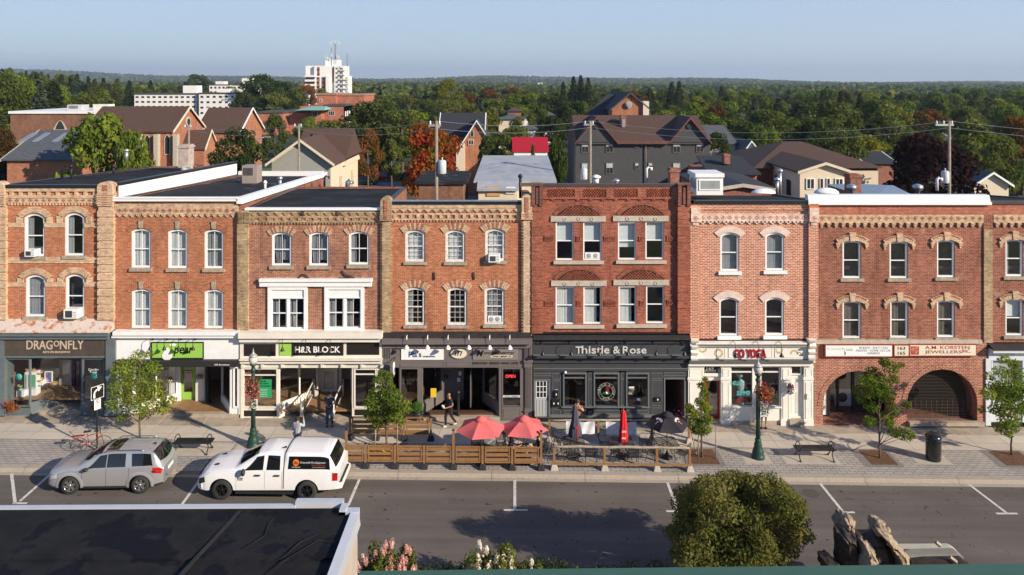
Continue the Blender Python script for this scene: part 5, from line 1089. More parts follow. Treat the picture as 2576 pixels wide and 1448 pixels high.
for cx_,cy_,rr in ((912,290,.1),(938,278,.07),(935,310,.09)):
    px,pz=cJ(cx_,cy_,-.25);mb.tube([(px+rr*(1-t/16)*math.cos(t*.6),YF-.253,pz+rr*(1-t/16)*math.sin(t*.6)) for t in range(14)],.01,5)
mb.build('swirl',MATS['ivory_sign'],em)
m_bfl=brick('brick_paving',(.28,.10,.07),(.22,.08,.055),(.3,.22,.17),.01,.2,.1,hor=True)
mb=MB();mb.box(A1[0]+.01,A1[1]-.01,YF-.058,YF+3,g7-.2,g7+.09);mb.box(A2[0]+.01,A2[1]-.01,YF-.058,YF+3,g7-.1,g7+.23);mb.build('porch_floor',m_bfl,B7);front(B7,cJ,(890,862,1476,892),-.3,-.06,MATS['older_concrete'],'doorstep')
# recessed glass behind arch 1
m_bronze=M('bronze_frame',(.035,.028,.022),.4,.3)
for (a,b) in ((205,320),(322,440),(442,580),(582,750)):pane(B7,cJ,(a,380,b,770),1.5,fr=m_bronze,fw=.06)
front(B7,cJ,(190,380,240,800),.9,.95,m_sw,'side_poster');front(B7,cJ,(240,380,262,830),.86,1.0,m_bronze,'post')
front(B7,cJ,(300,600,430,760),2.2,2.25,m_sw,'window_poster');px,pz=cJ(365,668,2.1);mb=MB();mb.prism([(px+.26*math.cos(t*.393),pz+.26*math.sin(t*.393)) for t in range(16)],'y',YF+2.16,YF+2.19);mb.build('poster_disc',m_sblk,B7)
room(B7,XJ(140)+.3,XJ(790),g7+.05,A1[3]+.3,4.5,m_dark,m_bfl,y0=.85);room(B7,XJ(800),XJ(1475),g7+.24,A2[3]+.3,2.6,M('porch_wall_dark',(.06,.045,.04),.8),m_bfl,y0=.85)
rs=MB();z_=A2[2]+.1
while z_ < A2[3]-.02:
    hw=math.sqrt(max(0.01,2.62**2-max(0,z_-(A2[3]-2.62))**2)) if z_ > A2[3]-2.62 else (A2[1]-A2[0])/2
    hw=min(hw,(A2[1]-A2[0])/2-.02);xm=(A2[0]+A2[1])/2;rs.box(xm-hw,xm+hw,YF+.40,YF+.405,z_,z_+.018);z_ += .075
k_=A2[0]+.15
while k_ < A2[1]-.1:rs.box(k_,k_+.014,YF+.406,YF+.412,A2[2]+.1,A2[2]+.95);k_ += .27
rs.box(A2[0]+.02,A2[1]-.02,YF+.38,YF+.43,A2[2],A2[2]+.1)
rs.build('security_grille',M('grille_metal',(.11,.09,.075),.5,.5,var=0),B7)
# ---- shop 8
m_pb=M('pale_blue_paint',(.60,.64,.68),.55,var=.06);g8=gz(XJ(1700))
mb=MB();x0_,z0_=cJ(1500,272);z1_=cJ(0,240)[1];xe=X8b-.05;mb.hull8([(x0_,YF-.5,z0_),(xe,YF-.5,z0_),(xe,YF,z0_),(x0_,YF,z0_)],[(x0_,YF-.48,z0_+.03),(xe,YF-.48,z0_+.03),(xe,YF,z1_),(x0_,YF,z1_)]);mb.build('pent_roof',MATS['black_shingle'],B8)
mb=MB();mb.box(x0_,xe,YF-.45,YF,z0_-.14,z0_-.002);mb.box(x0_-.03,xe,YF-.12,YF+.3,cJ(0,368)[1],z0_-.14);mb.build('fascia',m_pb,B8)
front(B8,cJ,(1484,362,1524,886),-.14,.3,m_pb,'pier');pane(B8,cJ,(1524,366,1772,700),-.03,fr=m_pb,bars=(('h',.6),));front(B8,cJ,(1524,700,1772,880),-.05,.1,m_pb,'bulkhead');front(B8,cJ,(1524,860,2100,890),-.1,.1,m_blackm,'plinth')
mb=MB();curtain(mb,XJ(1530),XJ(1770),cJ(0,565)[1],cJ(0,372)[1],YF+.15,.02);mb.build('curtain',M('lace_curtain',(.55,.6,.62),.9),B8)
letters('GLASS',cJ,(1538,440,1640,472),-.06,M('steel_blue_letter',(.08,.14,.25),.5),B8,.006,.01,name='window_lettering')
pane(B8,cJ,(1790,366,2100,700),-.03,fr=m_pb);front(B8,cJ,(1772,362,1790,886),-.1,.3,m_pb,'pier');front(B8,cJ,(1790,700,2100,860),-.05,.1,m_pb,'bulkhead');room(B8,XJ(1500),XJ(2100),g8+.2,cJ(0,364)[1],4,m_dark,MATS['dark_wood_floor'])
front(B8,cJ,(1712,285,1790,335),-.2,-.1,m_sw,'sign')
# ================================================================== street furniture
m_green=M('dark_green_enamel',(.018,.055,.038),.4,var=.12,scale=6);m_iron=M('black_iron',(.018,.018,.02),.45,var=.15)
def lamp(px,label):
    p=G(*px);t=T('street_lamp',label,'street lamp',p,group='green street lamps on the sidewalk')
    x,y,z=p;H=4.45
    m=MB();m.lathe([(.30,0),(.30,.12),(.26,.16),(.27,.26),(.22,.42),(.17,.55),(.19,.62),(.16,.68),(.14,.80),(.15,.84),(.11,.90)],p,20);m.build('base',m_green,t)
    m=MB();m.lathe([(.108,.88),(.085,3.55)],p,24,flute=.12);m.build('pole',m_green,t)
    m=MB();m.lathe([(.09,3.5),(.12,3.55),(.12,3.62),(.07,3.68),(.09,3.76),(.15,3.82),(.15,3.86)],p,16);m.build('capital',m_green,t)
    m=MB();m.lathe([(.12,3.86),(.2,4.0),(.21,4.12),(.17,4.24)],p,14);m.build('lantern',M('lantern_glass',(.55,.52,.46),.15,var=.1),t)
    m=MB();m.lathe([(.2,4.22),(.17,4.28),(.08,4.36),(.04,4.42),(.05,4.46),(.012,4.56),(0,4.66)],p,14);m.build('finial',M('lantern_cap',(.45,.45,.43),.35,.4),t)
    m=MB();m.tube([(x,y,z+3.2),(x+.45,y,z+3.25)],.018,6);m.tube([(x,y,z+2.9),(x+.4,y,z+3.22)],.012,6);m.build('basket_arm',m_green,t)
    return t,p
def foliage(n,gen,size,seed=1,elong=1.0,up=.3):
    """a cloud of small leaf quads; gen() gives a point and an outward direction"""
    rnd=np.random.RandomState(seed);P_,N_=gen(rnd,n)
    N_=N_+rnd.normal(0,.75,(n,3));N_[:,2] += up;N_ /= np.linalg.norm(N_,axis=1)[:,None]+1e-9
    a=np.cross(N_,rnd.normal(0,1,(n,3)));a /= np.linalg.norm(a,axis=1)[:,None]+1e-9;b=np.cross(N_,a)
    s=size*rnd.uniform(.5,1.45,n)[:,None]
    v=np.stack([P_-a*s*elong*.5,P_+b*s*.36,P_+a*s*elong*.5,P_-b*s*.36],1).reshape(-1,3);return v
def mesh_np(name,v,mats,quads=None,mi=None,extra=None):
    """mesh from an n*4 array of quads"""
    n=len(v)//4;me=bpy.data.meshes.new(name);me.vertices.add(len(v));me.vertices.foreach_set('co',np.ascontiguousarray(v,'f').ravel())
    me.loops.add(n*4);me.loops.foreach_set('vertex_index',np.arange(n*4,dtype='i'));me.polygons.add(n)
    me.polygons.foreach_set('loop_start',np.arange(n,dtype='i')*4);me.polygons.foreach_set('loop_total',np.full(n,4,'i'))
    for m in (mats if isinstance(mats,(list,tuple)) else [mats]):me.materials.append(m)
    if mi is not None:me.polygons.foreach_set('material_index',mi)
    me.update(calc_edges=True);return me
def obj(name,me,parent=None,loc=(0,0,0)):
    o=bpy.data.objects.new(name,me);col.objects.link(o);o.location=loc
    if parent is not None:o.parent=parent;KIDS.setdefault(parent.name,[]).append(o)
    return o
def blobs(cs,shell_=.55):
    """points in a set of ellipsoid clumps (cx,cy,cz,rx,ry,rz)"""
    cs=np.array(cs,float)
    def g(rnd,n):
        w=(cs[:,3]*cs[:,4]*cs[:,5])**(2/3);k=rnd.choice(len(cs),n,p=w/w.sum());d=rnd.normal(0,1,(n,3));d /= np.linalg.norm(d,axis=1)[:,None]
        r=(shell_+(1-shell_)*rnd.uniform(0,1,n)**.6)[:,None];return cs[k,:3]+d*r*cs[k,3:],d
    return g
def flower_ball(name,label,cat,p,r,h,cols,n=420,leaf=(.06,.13,.03),group=None,sag=0.0,lf=.07):
    t=T(name,label,cat,p,world=False,group=group)
    rnd=random.Random(hash(label) % 999 if False else len(label)*7);cs=[(rnd.uniform(-.5,.5)*r,rnd.uniform(-.5,.5)*r,rnd.uniform(-.5,.5)*h,r*.6,r*.6,h*.45) for _ in range(6)]
    if sag:cs += [(rnd.uniform(-.4,.4)*r,-.1,-h*.7-rnd.random()*sag,.08,.08,.25) for _ in range(5)]
    v=foliage(n,blobs(cs),lf,3);obj('leaves',mesh_np('leaves',v,leafm('basket_leaf',leaf,(leaf[0]*1.8,leaf[1]*1.5,leaf[2]))),t)
    for i,(c,k) in enumerate(cols):
        v=foliage(k,blobs([(a,b-.05,c_+.04,d*1.02,e*1.02,f*1.05) for a,b,c_,d,e,f in cs[:6]],.9),lf*.95,11+i);obj('flowers',mesh_np('flowers',v,M('petal_%d_%d_%d' % tuple(int(q*99) for q in c),c,.6,var=.25,scale=20)),t)
    return t
for px,lab,hb,sx in (((629+8,1124),'green fluted street lamp behind the white pickup truck, left of the two',(636,975),-.2),((1907,1152),'green fluted street lamp between the bench and the staked tree, right of the two',(1922,985),.35)):
    t,p=lamp(px,lab)
    bk=P(*hb,p.y-.15);b_=flower_ball('hanging_basket','hanging basket of %s flowers on the %s street lamp' % (('pink and rust','left') if sx < 0 else ('bright red and magenta','right')),'hanging basket',bk,.42,.62,([((.55,.10,.06),260),((.62,.10,.30),120)] if sx < 0 else [((.62,.03,.02),300),((.45,.05,.28),110)]),900,(.13,.11,.03),'hanging flower baskets',.5)
    m=MB();m.lathe([(.02,-.35),(.2,-.2),(.26,0),(.24,0)],(0,0,0),12);m.build('basket_bowl',m_iron,b_);m=MB();m.tube([(0,0,0),(.05 if sx > 0 else .0,.1,.9)],.008,4);m.build('chain',m_iron,b_)
    s0=P(640 if sx < 0 else 1921,1017 if sx < 0 else 1037,p.y-.14)
    sg=T('parking_sign','small parking sign with a green ring on the %s street lamp' % ('left' if sx < 0 else 'right'),'sign',s0,world=False,group='parking signs on street lamps')
    m=MB();m.box(-.15,.15,-.01,.01,-.22,.22);m.build('plate',m_sw,sg);m=MB();m.lathe([(.075,0),(.10,0),(.10,.004),(.075,.004),(.075,0)],(0,0,0),20,cap=False);m.v=[(q[0],-.012-q[2],.1+q[1]) for q in m.v];m.build('ring',M('sign_green',(.01,.25,.12),.4),sg)
    text_mb('P',-.035,.035,.05,.15,-.011,.004,.02).build('lettering',m_sblk,sg);text_mb('2 HOUR PARKING',-.11,.11,-.12,-.04,-.011,.004,.0).build('lettering',MATS['sign_green'],sg)
def bench(px0,px1,pyb,label):
    a=G(px0,pyb);b=G(px1,pyb);L=(b.x-a.x)*.97;c=Vector(((a.x+b.x)/2,a.y+.2,gz((a.x+b.x)/2)))
    t=T('bench',label,'bench',c,world=False,group='black slatted benches on the sidewalk')
    m=MB()
    for k in range(8):y=-.24+k*.075;m.box(-L/2,L/2,y,y+.06,.43+.012*abs(k-3.5),.455+.012*abs(k-3.5))
    m.build('seat',m_iron,t)
    for s in (-1,1):
        x=s*(L/2-.14);m=MB();m.tube([(x,-.30,.0),(x,-.24,.1),(x,-.1,.25),(x,-.15,.42),(x,.32,.46)],.028,7)
        m.tube([(x,.05,.42),(x,.2,.22),(x,.38,.0)],.028,7);m.ball((x,-.31,.03),.05,8,6);m.ball((x,.39,.03),.05,8,6);m.build('leg',m_iron,t)
        m=MB();m.tube([(x,-.24,.46),(x,-.3,.60),(x,-.25,.76),(x,-.08,.82),(x,.14,.76),(x,.30,.60),(x,.33,.46)],.02,7);m.build('armrest',m_iron,t)
    return t
bench(432,532,1142,'black slatted bench between the two parked vehicles');bench(2003,2104,1160,'black slatted bench beside the right street lamp')
p=G(2348,1157);t=T('litter_bin','glossy black domed litter bin on a concrete pad','litter bin',p,world=False)
m_gb=M('glossy_black',(.012,.012,.013),.2,var=0,coat=.5);m=MB();m.lathe([(.30,0),(.33,.05),(.34,.9),(.33,1.0)],(0,0,0),20);m.build('body',m_gb,t)
m=MB();m.lathe([(.35,1.0),(.36,1.05),(.33,1.12),(.25,1.2),(.0,1.24)],(0,0,0),20);m.build('lid',m_gb,t);m=MB();m.box(-.13,.13,-.352,-.30,.88,.97);m.build('slot',M('slot_dark',(.002,.002,.002),.9,var=0),t)
# turn-lane sign
p=G(244,1133);t=T('road_sign','black square road sign with a white curved arrow on a dark post beside the bicycle','road sign',p,world=False)
m=MB();m.tube([(0,0,0),(0,0,3.02)],.038,8);m.build('post',m_iron,t)
ra=math.radians(-38) if False else math.radians(57);ca,sa=math.cos(ra),math.sin(ra)
def sgn(mb_,nm,mat,x=0,y=0,z=0):
    mb_.v=[(q[0]*ca-q[1]*sa+x,q[0]*sa+q[1]*ca+y-.0,q[2]+z) for q in mb_.v];return mb_.build(nm,mat,t)
m=MB();m.box(-.30,.30,-.045,-.035,-.30,.30);sgn(m,'panel',m_sw,z=2.68);m=MB();m.box(-.28,.28,-.049,-.046,-.28,.28);sgn(m,'panel_face',m_sblk,z=2.68)
def arrow(m,pts,w,y):
    for i in range(len(pts)-1):
        (x0,z0),(x1,z1)=pts[i],pts[i+1];d=Vector((x1-x0,z1-z0)).normalized();n_=Vector((-d.y,d.x))*w/2;e_=d*.01
        m.poly((x0-n_.x-e_.x,y,z0-n_.y-e_.y),(x1-n_.x+e_.x,y,z1-n_.y+e_.y),(x1+n_.x+e_.x,y,z1+n_.y+e_.y),(x0+n_.x-e_.x,y,z0+n_.y-e_.y))
m=MB();arrow(m,[(-.15,-.22)]+[(-.15+.2*(1-math.cos(t_*.2)),-.06+.2*math.sin(t_*.2)) for t_ in range(7)],.085,-.0515);m.poly((.04,-.0515,.02),(.2,-.0515,.2),(-.02,-.0515,.27));sgn(m,'arrow',m_sw,z=2.68)
m=MB();m.box(-.15,.15,-.045,-.035,-.23,.23);sgn(m,'small_plate',m_sw,z=2.12);m=MB();m.lathe([(.075,0),(.1,0),(.1,.003),(.075,.003),(.075,0)],(0,0,0),20,cap=False);m.v=[(q[0],-.047-q[2],q[1]+.12) for q in m.v];arrow(m,[(-.065,.185),(.065,.055)],.022,-.0495);sgn(m,'prohibition_ring',m_sign_red if False else M('sign_red',(.6,.02,.02)),z=2.12)
m=text_mb('R',-.035,.035,.07,.17,-.047,.003,.02);sgn(m,'lettering',m_sblk,z=2.12);m=text_mb('NO PARKING',-.1,.1,-.1,-.05,-.047,.003);sgn(m,'lettering',M('sign_red',(.6,.02,.02)),z=2.12)
# bicycle leaning at the sign post
bp=G(232,1136);t=T('bicycle','red and cream bicycle with curved handlebars locked to the sign post','bicycle',bp,math.radians(12),world=False)
def wheel(x):
    m=MB();m.smooth=True;n=28;vs=[(x+.33*math.cos(k*2*math.pi/n),0,.34+.33*math.sin(k*2*math.pi/n)) for k in range(n+1)];m.tube(vs,.018,6,False);w=m.build('tyre',M('dusty_tyre',(.10,.075,.07),.8),wh)
    m=MB()
    for k in range(14):a=k*2*math.pi/14;m.tube([(x,0,.34),(x+.32*math.cos(a),0,.34+.32*math.sin(a))],.003,3)
    m.build('spokes',M('spoke_metal',(.6,.6,.6),.3,.8),wh)
for x in (-.55,.5):
    m=MB();m.tube([(x,-.04,.34),(x,.04,.34)],.03,8);wh=m.build('wheel',m_iron,t);wheel(x)
m_bred=M('bicycle_red',(.30,.03,.03),.35,var=.1);m=MB()
for a,b in (((-.55,.34),(-.12,.3)),((-.55,.34),(-.2,.75)),((-.12,.3),(-.22,.85)),((-.12,.3),(.36,.72)),((-.2,.74),(.34,.82)),((.34,.86),(.5,.34))):m.tube([(a[0],0,a[1]),(b[0],0,b[1])],.018,6)
m.build('frame',m_bred,t);m=MB();m.tube([(-.12,0,.3),(-.08,0,.34),(-.2,0,.36)],.02,6);m.tube([(-.55,.04,.34),(-.3,.04,.4),(-.1,.04,.36)],.02,5);m.build('chain_guard',M('cream_enamel',(.6,.5,.42),.4),t)
m=MB();m.tube([(.3,-.33,1.12),(.16,-.3,1.02),(.3,-.12,.95),(.34,0,.95),(.32,.12,.97),(.18,.32,1.16),(.28,.36,1.32)],.016,6);m.tube([(.34,0,.8),(.34,0,.96)],.016,6);m.build('handlebar',m_iron,t)
m=MB();m.hull8([(-.34,-.09,.9),(-.05,-.03,.9),(-.05,.03,.9),(-.34,.09,.9)],[(-.36,-.1,.95),(-.05,-.03,.94),(-.05,.03,.94),(-.36,.1,.95)]);m.build('saddle',m_iron,t,bevel=.015)
m=MB();[m.box(-.85,-.32,y-.008,y+.008,.76,.775) for y in (-.08,-.04,0,.04,.08)];m.tube([(-.8,.08,.76),(-.56,.05,.34)],.008,5);m.tube([(-.8,-.08,.76),(-.56,-.05,.34)],.008,5);m.build('luggage_rack',m_bred,t)
# ---------------------------------------------------------------- wooden patio fences
m_wood=M('stained_timber',(.31,.165,.065),.65,var=.3,scale=3,fine=22,bump=.15,c2=(.22,.11,.042));m_rub=M('rubber_foot',(.02,.02,.022),.7,var=.2)
m_wth=M('weathered_log',(.33,.27,.20),.85,var=.3,scale=4,bump=.4)
def fpanel(x0,x1,y0,y1,label,h=.72,z0=.28):
    a=Vector((x0,y0,0));b=Vector((x1,y1,0));c=(a+b)/2;L=(b-a).length;t=T('patio_fence',label,'fence',(c.x,c.y,gz(c.x)),math.atan2((b-a).y,(b-a).x),world=False,group='stained timber panels of the cafe patio')
    m=MB();frame_rect(m,-L/2,L/2,z0,z0+h,.05,-.04,.03);m.build('frame',m_wood,t)
    for k in range(3):z=z0+.07+k*.215;MB().box(-L/2+.04,L/2-.04,-.02,.015,z,z+.135).build('slat',m_wood,t)
    return t
def fpost(x,y,label,h=1.08,foot=m_rub,name='timber_post',cap=True,w=.05):
    t=T(name,label,'post',(x,y,gz(x)),world=False,group='feet and posts of the cafe patio' if foot is m_rub else 'posts of the rustic patio rail')
    m=MB();m.hull8([(-.17,-.17,0),(.17,-.17,0),(.17,.17,0),(-.17,.17,0)],[(-.1,-.1,.24),(.1,-.1,.24),(.1,.1,.24),(-.1,.1,.24)]);m.build('foot',foot,t,bevel=.02)
    MB().box(-w,w,-w,w,.2,h).build('post',m_wood,t)
    if cap:MB().box(-w-.008,w+.008,-w-.008,w+.008,h,h+.03).build('cap',m_iron,t)
    return t
ORD=['first','second','third','fourth','fifth','sixth','seventh','eighth']
fy=G(1200,1180).y;Xg=lambda x,y=1180:G(x,y).x
xs=[918.5,993,1066.5,1140.5,1214,1288.5,1361]
for i,x in enumerate(xs):fpost(Xg(x),fy,'%s kerbside timber post of the cafe patio from the left' % ORD[i],1.05 if i not in (3,6) else 1.7)
xp=[866]+xs
for i in range(7):fpanel(Xg(xp[i])+.1,Xg(xp[i+1])-.1,fy,fy,'%s timber panel from the left along the kerb side of the cafe patio' % ORD[i])
by=G(980,1107).y;xs=[880,946,1016,1084]
for i,x in enumerate(xs):fpost(Xg(x,1107),by,'%s timber post from the left on the shop side of the cafe patio' % ORD[i])
for i in range(3):fpanel(Xg(xs[i],1107)+.1,Xg(xs[i+1],1107)-.1,by,by,'%s timber panel from the left on the shop side of the cafe patio' % ORD[i],.82)
fpanel(Xg(868),fy+.12,Xg(880,1107),by-.15,'long timber panel closing the left end of the cafe patio',.8);
fpost(Xg(862,1172),fy+.9,'leaning timber post in the left end of the cafe patio',1.25)
MB().tube([(Xg(1361),fy+.1,gz(2)+1.55),(Xg(1352),fy+1.6,gz(2)+1.6)],.05,5).build('patio_rail',m_wood,None,'timber rail closing the right end of the cafe patio','rail')
# rustic patio
m_cb=M('concrete_block_foot',(.45,.41,.36),.9,var=.12);ry=G(1550,1183).y;xs=[1394,1521,1652,1736]
xs2=[1394,1521,1652,1734]
for i,x in enumerate(xs2):fpost(Xg(x,1183),ry,'%s square post from the left in the kerbside log rail' % ORD[i],.98,m_cb,cap=False)
t=T('log_fence','weathered log rail along the kerb side of the right hand patio','fence',(Xg(1560,1183),ry,gz(5)),world=False);L=(Xg(1738,1183)-Xg(1390,1183))
m=MB();rnd=random.Random(4);m.tube([(-L/2+L*k/14,rnd.uniform(-.015,.015),1.02+rnd.uniform(-.015,.015)-.012*(L*k/14-L/2)) for k in range(15)],[.055+rnd.uniform(-.01,.01) for _ in range(15)],8);m.build('top_log',m_wth,t)
m=MB();m.hull8([(-L/2,-.085,.24+.012*L/2),(L/2,-.085,.24-.012*L/2),(L/2,-.052,.24-.012*L/2),(-L/2,-.052,.24+.012*L/2)],[(-L/2,-.085,.34+.012*L/2),(L/2,-.085,.34-.012*L/2),(L/2,-.052,.34-.012*L/2),(-L/2,-.052,.34+.012*L/2)]);m.build('bottom_board',m_wood,t)
ry2=G(1500,1112).y;xs2=[1383,1506,1670,1790];XX=[G(1383,1115).x,G(1505,1112).x,G(1639,1112).x,G(1733,1114).x]
for i,x in enumerate(XX):fpost(x,ry2,'%s square post from the left behind the white banners' % ORD[i],1.05,m_cb,cap=False)
t=T('log_fence','weathered log rail carrying the white banners in front of the dark grey shop','fence',((XX[0]+XX[2])/2,ry2,gz(5)),world=False);L=XX[2]-XX[0];m=MB();m.tube([(-L/2+L*k/12,rnd.uniform(-.02,.02),1.05+rnd.uniform(-.01,.01)) for k in range(13)],[.05+rnd.uniform(-.01,.01) for _ in range(13)],8);m.build('top_log',m_wth,t)
for (x0,x1,y0) in ((G(1424,1112).x,G(1496,1112).x,.35),(G(1524,1112).x,G(1600,1112).x,.35)):
    m=MB();vs=[];n=20;m.smooth=True
    for i in range(n+1):
        for j in range(7):q=i/n;vs.append((x0+(x1-x0)*q,ry2-.05+.035*math.sin(q*17+j*.5)+.02*math.sin(j*1.3+q*5),gz(x0)+1.0-.62*j/6-(.05*math.sin(q*math.pi) if j < 2 else 0)))
    m.add(vs,[(i*7+j,i*7+j+1,i*7+8+j,i*7+7+j) for i in range(n) for j in range(6)]);m.build('banner',M('banner_cloth',(.70,.71,.74),.8,var=.04),None,'%s plain white cloth banner tied to the rustic patio rail' % ('left' if x0 < G(1500,1112).x else 'right'),'banner',group='white banners on the patio rail')
m=MB();a=G(1733,1114);m.tube([(a.x,a.y,a.z+1.0),(G(1752,1150).x,G(1750,1150).y,gz(8)+.1)],.03,6);m.build('leaning_pole',m_wth,None,'thin weathered pole leaning from the last post beside the small tree','pole')
# umbrellas
def umbrella(px,py,pyb,r,mat,label,h=2.35,n=6,rot=.3,dy=0.0,drop=.62,tilt=0):
    base=G(px,pyb);t=T('patio_umbrella',label,'umbrella',base,world=False,group=None)
    m=MB();m.tube([(0,0,0),(0,0,h)],.024,8);m.build('pole',M('umbrella_pole',(.05,.04,.04),.4),t);m=MB();m.lathe([(.26,0),(.26,.05),(.1,.1),(.04,.3)],(0,0,0),14);m.build('base',m_iron,t)
    m=MB();vs=[(0,0,h)];K=8;q=6
    for k in range(n):
        for j in range(1,q+1):
            for s in range(K):
                a0=rot+2*math.pi*k/n;a1=rot+2*math.pi*(k+1)/n;u=s/K;f=j/q;p0=Vector((math.cos(a0),math.sin(a0)));p1=Vector((math.cos(a1),math.sin(a1)));pp_=p0.lerp(p1,u)
                sag=.05*math.sin(math.pi*u)*f*f;rr=f*r*(1-.05*math.sin(math.pi*u)*f);vs.append((pp_.x*rr,pp_.y*rr,h-drop*f**1.15+ .0-sag*.8+.0))
    fs=[];ring_=lambda j,i:1+(i//K % n)*q*K+(j-1)*K+i % K
    for i in range(n*K):
        i2=(i+1) % (n*K);fs.append((0,ring_(1,i),ring_(1,i2)))
        for j in range(1,q):fs.append((ring_(j,i),ring_(j+1,i),ring_(j+1,i2),ring_(j,i2)))
    m.add(vs,fs);c=m.build('canopy',mat,t);m=MB();m.lathe([(.30,h-.12),(.24,h-.02),(.05,h+.08),(0,h+.1)],(0,0,0),n*2);m.build('vent_cap',mat,c)
    m=MB();
    for k in range(n):a=rot+2*math.pi*k/n;m.tube([(0,0,h-.03),(r*.97*math.cos(a),r*.97*math.sin(a),h-drop-.02)],.008,4)
    m.build('ribs',m_iron,t)
    if tilt:t.rotation_euler=(tilt,0,0)
    return t,base,c
m_pinku=M('faded_red_canvas',(.62,.13,.13),.8,var=.08,scale=3);
umbrella(1210,1050,1166,1.18,m_pinku,'open faded red patio umbrella, left of the touching pair',2.05,rot=.22,drop=.48)
umbrella(1318,1050,1164,1.12,m_pinku,'open faded red patio umbrella over the seated couple, right of the touching pair',2.05,rot=-.2,drop=.48)
m_dku=M('black_canvas_umbrella',(.022,.018,.026),.8,var=.15)
ub,bs,cc=umbrella(1678,1045,1152,1.05,m_dku,'open black patio umbrella with white arched lettering at the right patio',2.05,n=6,rot=0.0,drop=.50)
def slopetext(s,par,ax,h,r,drop,rad,a0,da,size,mat):
    # letters laid on the umbrella cloth, a cone facet facing the direction a0
    m_=MB();n=len(s);sl=drop/(r*.866)
    for i,ch in enumerate(s):
        t_=text_mb(ch,-size*.38,size*.38,0,size,0,.003,.02);b=(i-(n-1)/2)*da
        for _ in (0,):
            vv=[]
            for (x,y,z) in t_.v:
                q=Vector((x,z));cb_,sb=math.cos(b),math.sin(b);u=(rad+q.y)*sb*-1+q.x*-cb_ if False else (q.x*cb_+(q.y+rad)*sb);w=(rad+q.y)*cb_-q.x*sb
                dd=.74-w;out=Vector((math.cos(a0),math.sin(a0)));tan=Vector((-math.sin(a0),math.cos(a0)));pos=out*dd+tan*u;vv.append((pos.x,pos.y,h-.50*(dd/(r*.866))**1.15+.02-y))
            m_.add(vv,t_.f)
    return m_.build('lettering',mat,par)
for a0,tx in ((-math.pi/2-.52*2,'TENNENTS'),(-math.pi/2+.52*2,'TENNENTS')):
    try:slopetext(tx,cc,None,2.05,1.05,.50,.27,a0,.17,.09,m_sw);slopetext('T',cc,None,2.05,1.05,.50,.03,a0,.3,.17,M('pink_letter',(.75,.3,.35),.6))
    except Exception as ex:print('umbrella text',ex)
def folded(px,pyb,h,mat,label,r0=.17,word=None,wm_=None,pole=(.30,.10,.03)):
    base=G(px,pyb);t=T('folded_umbrella',label,'umbrella',base,world=False);m=MB();m.tube([(0,0,0),(0,0,h+.08)],.022,8);m.build('pole',M('umbrella_pole_%d' % int(pole[0]*100),pole,.5),t)
    m=MB();m.smooth=True;n=24;prof=[(.03,h),(.10,h-.08),(.12,h-.3),(.15,h-.7),(r0,h-1.1),(r0+.03,h-1.35),(r0-.02,h-1.5)]
    vs=[]
    for i,(r,z) in enumerate(prof):
        for k in range(n):a=2*math.pi*k/n;rr=r*(1+.22*math.sin(a*6+i*.35)*(i > 0));vs.append((rr*math.cos(a),rr*math.sin(a)*.8,z-(.08*math.sin(a*3) if i == 6 else 0)))
    m.add(vs,[(i*n+k,i*n+(k+1) % n,(i+1)*n+(k+1) % n,(i+1)*n+k) for i in range(len(prof)-1) for k in range(n)]);c=m.build('canopy',mat,t)
    if word:
        for (s_,x0,x1,z0,z1) in word:text_mb(s_,x0,x1,z0,z1,-r0-.035,.004,.03).build('lettering',wm_,c)
    m=MB();m.lathe([(.26,0),(.26,.06),(.05,.1)],(0,0,0),14);m.build('base',m_iron,t);return t
folded(1447,1148,2.35,M('navy_grey_canvas',(.06,.065,.09),.85,var=.12),'tall folded navy grey umbrella with a red initial in front of the standing woman',.24,[('T',.02,.16,.95,1.5)],M('sign_red',(.6,.02,.02)))
folded(1568,1150,2.15,M('bright_red_canvas',(.55,.012,.015),.8,var=.12),'folded bright red umbrella with white lettering between the mesh tables',.17,[('ATH',-.1,.1,1.2,1.3),('AMO',-.1,.08,.9,1.0)],m_sw)
# tables and chairs
m_mesh=None
def meshm():
    m,nt,b=newmat('expanded_metal_mesh');b.inputs['Base Color'].default_value=(.03,.028,.03,1);b.inputs['Roughness'].default_value=.5
    tc_=nd(nt,'ShaderNodeTexCoord');ck=nd(nt,'ShaderNodeTexNoise',Scale=90.0);nt.links.new(tc_.outputs['Object'],ck.inputs['Vector'])
    tr=nd(nt,'ShaderNodeBsdfTransparent');mx=nd(nt,'ShaderNodeMixShader');mx.inputs[0].default_value=.62
    nt.links.new(tr.outputs[0],mx.inputs[1]);nt.links.new(b.outputs[0],mx.inputs[2]);nt.links.new(mx.outputs[0],nt.nodes['Material Output'].inputs[0]);return m
m_mesh=wm('expanded_metal_mesh',meshm)
def mk_table(label):
    t=T('mesh_table',label,'table',(0,0,0),world=False,group='black mesh tables on the right hand patio');m=MB();m.poly((-.46,-.44,.73),(.46,-.44,.73),(.46,.44,.73),(-.46,.44,.73));m.build('tabletop',m_mesh,t)
    m=MB();c=[(-.42,-.46),(.42,-.46),(.48,-.4),(.48,.4),(.42,.46),(-.42,.46),(-.48,.4),(-.48,-.4),(-.42,-.46)];m.tube([(x,y,.73) for x,y in c],.016,6);m.tube([(-.5,-.36,.715),(.5,.36,.715)],.01,5);m.tube([(-.5,.36,.715),(.5,-.36,.715)],.01,5);m.build('rim',m_iron,t)
    for sx in (-1,1):
        for sy in (-1,1):m=MB();m.tube([(sx*.15,sy*.1,.71),(sx*.2,sy*.15,.3),(sx*.42,sy*.32,0)],.014,6);m.build('leg',m_iron,t)
    return t
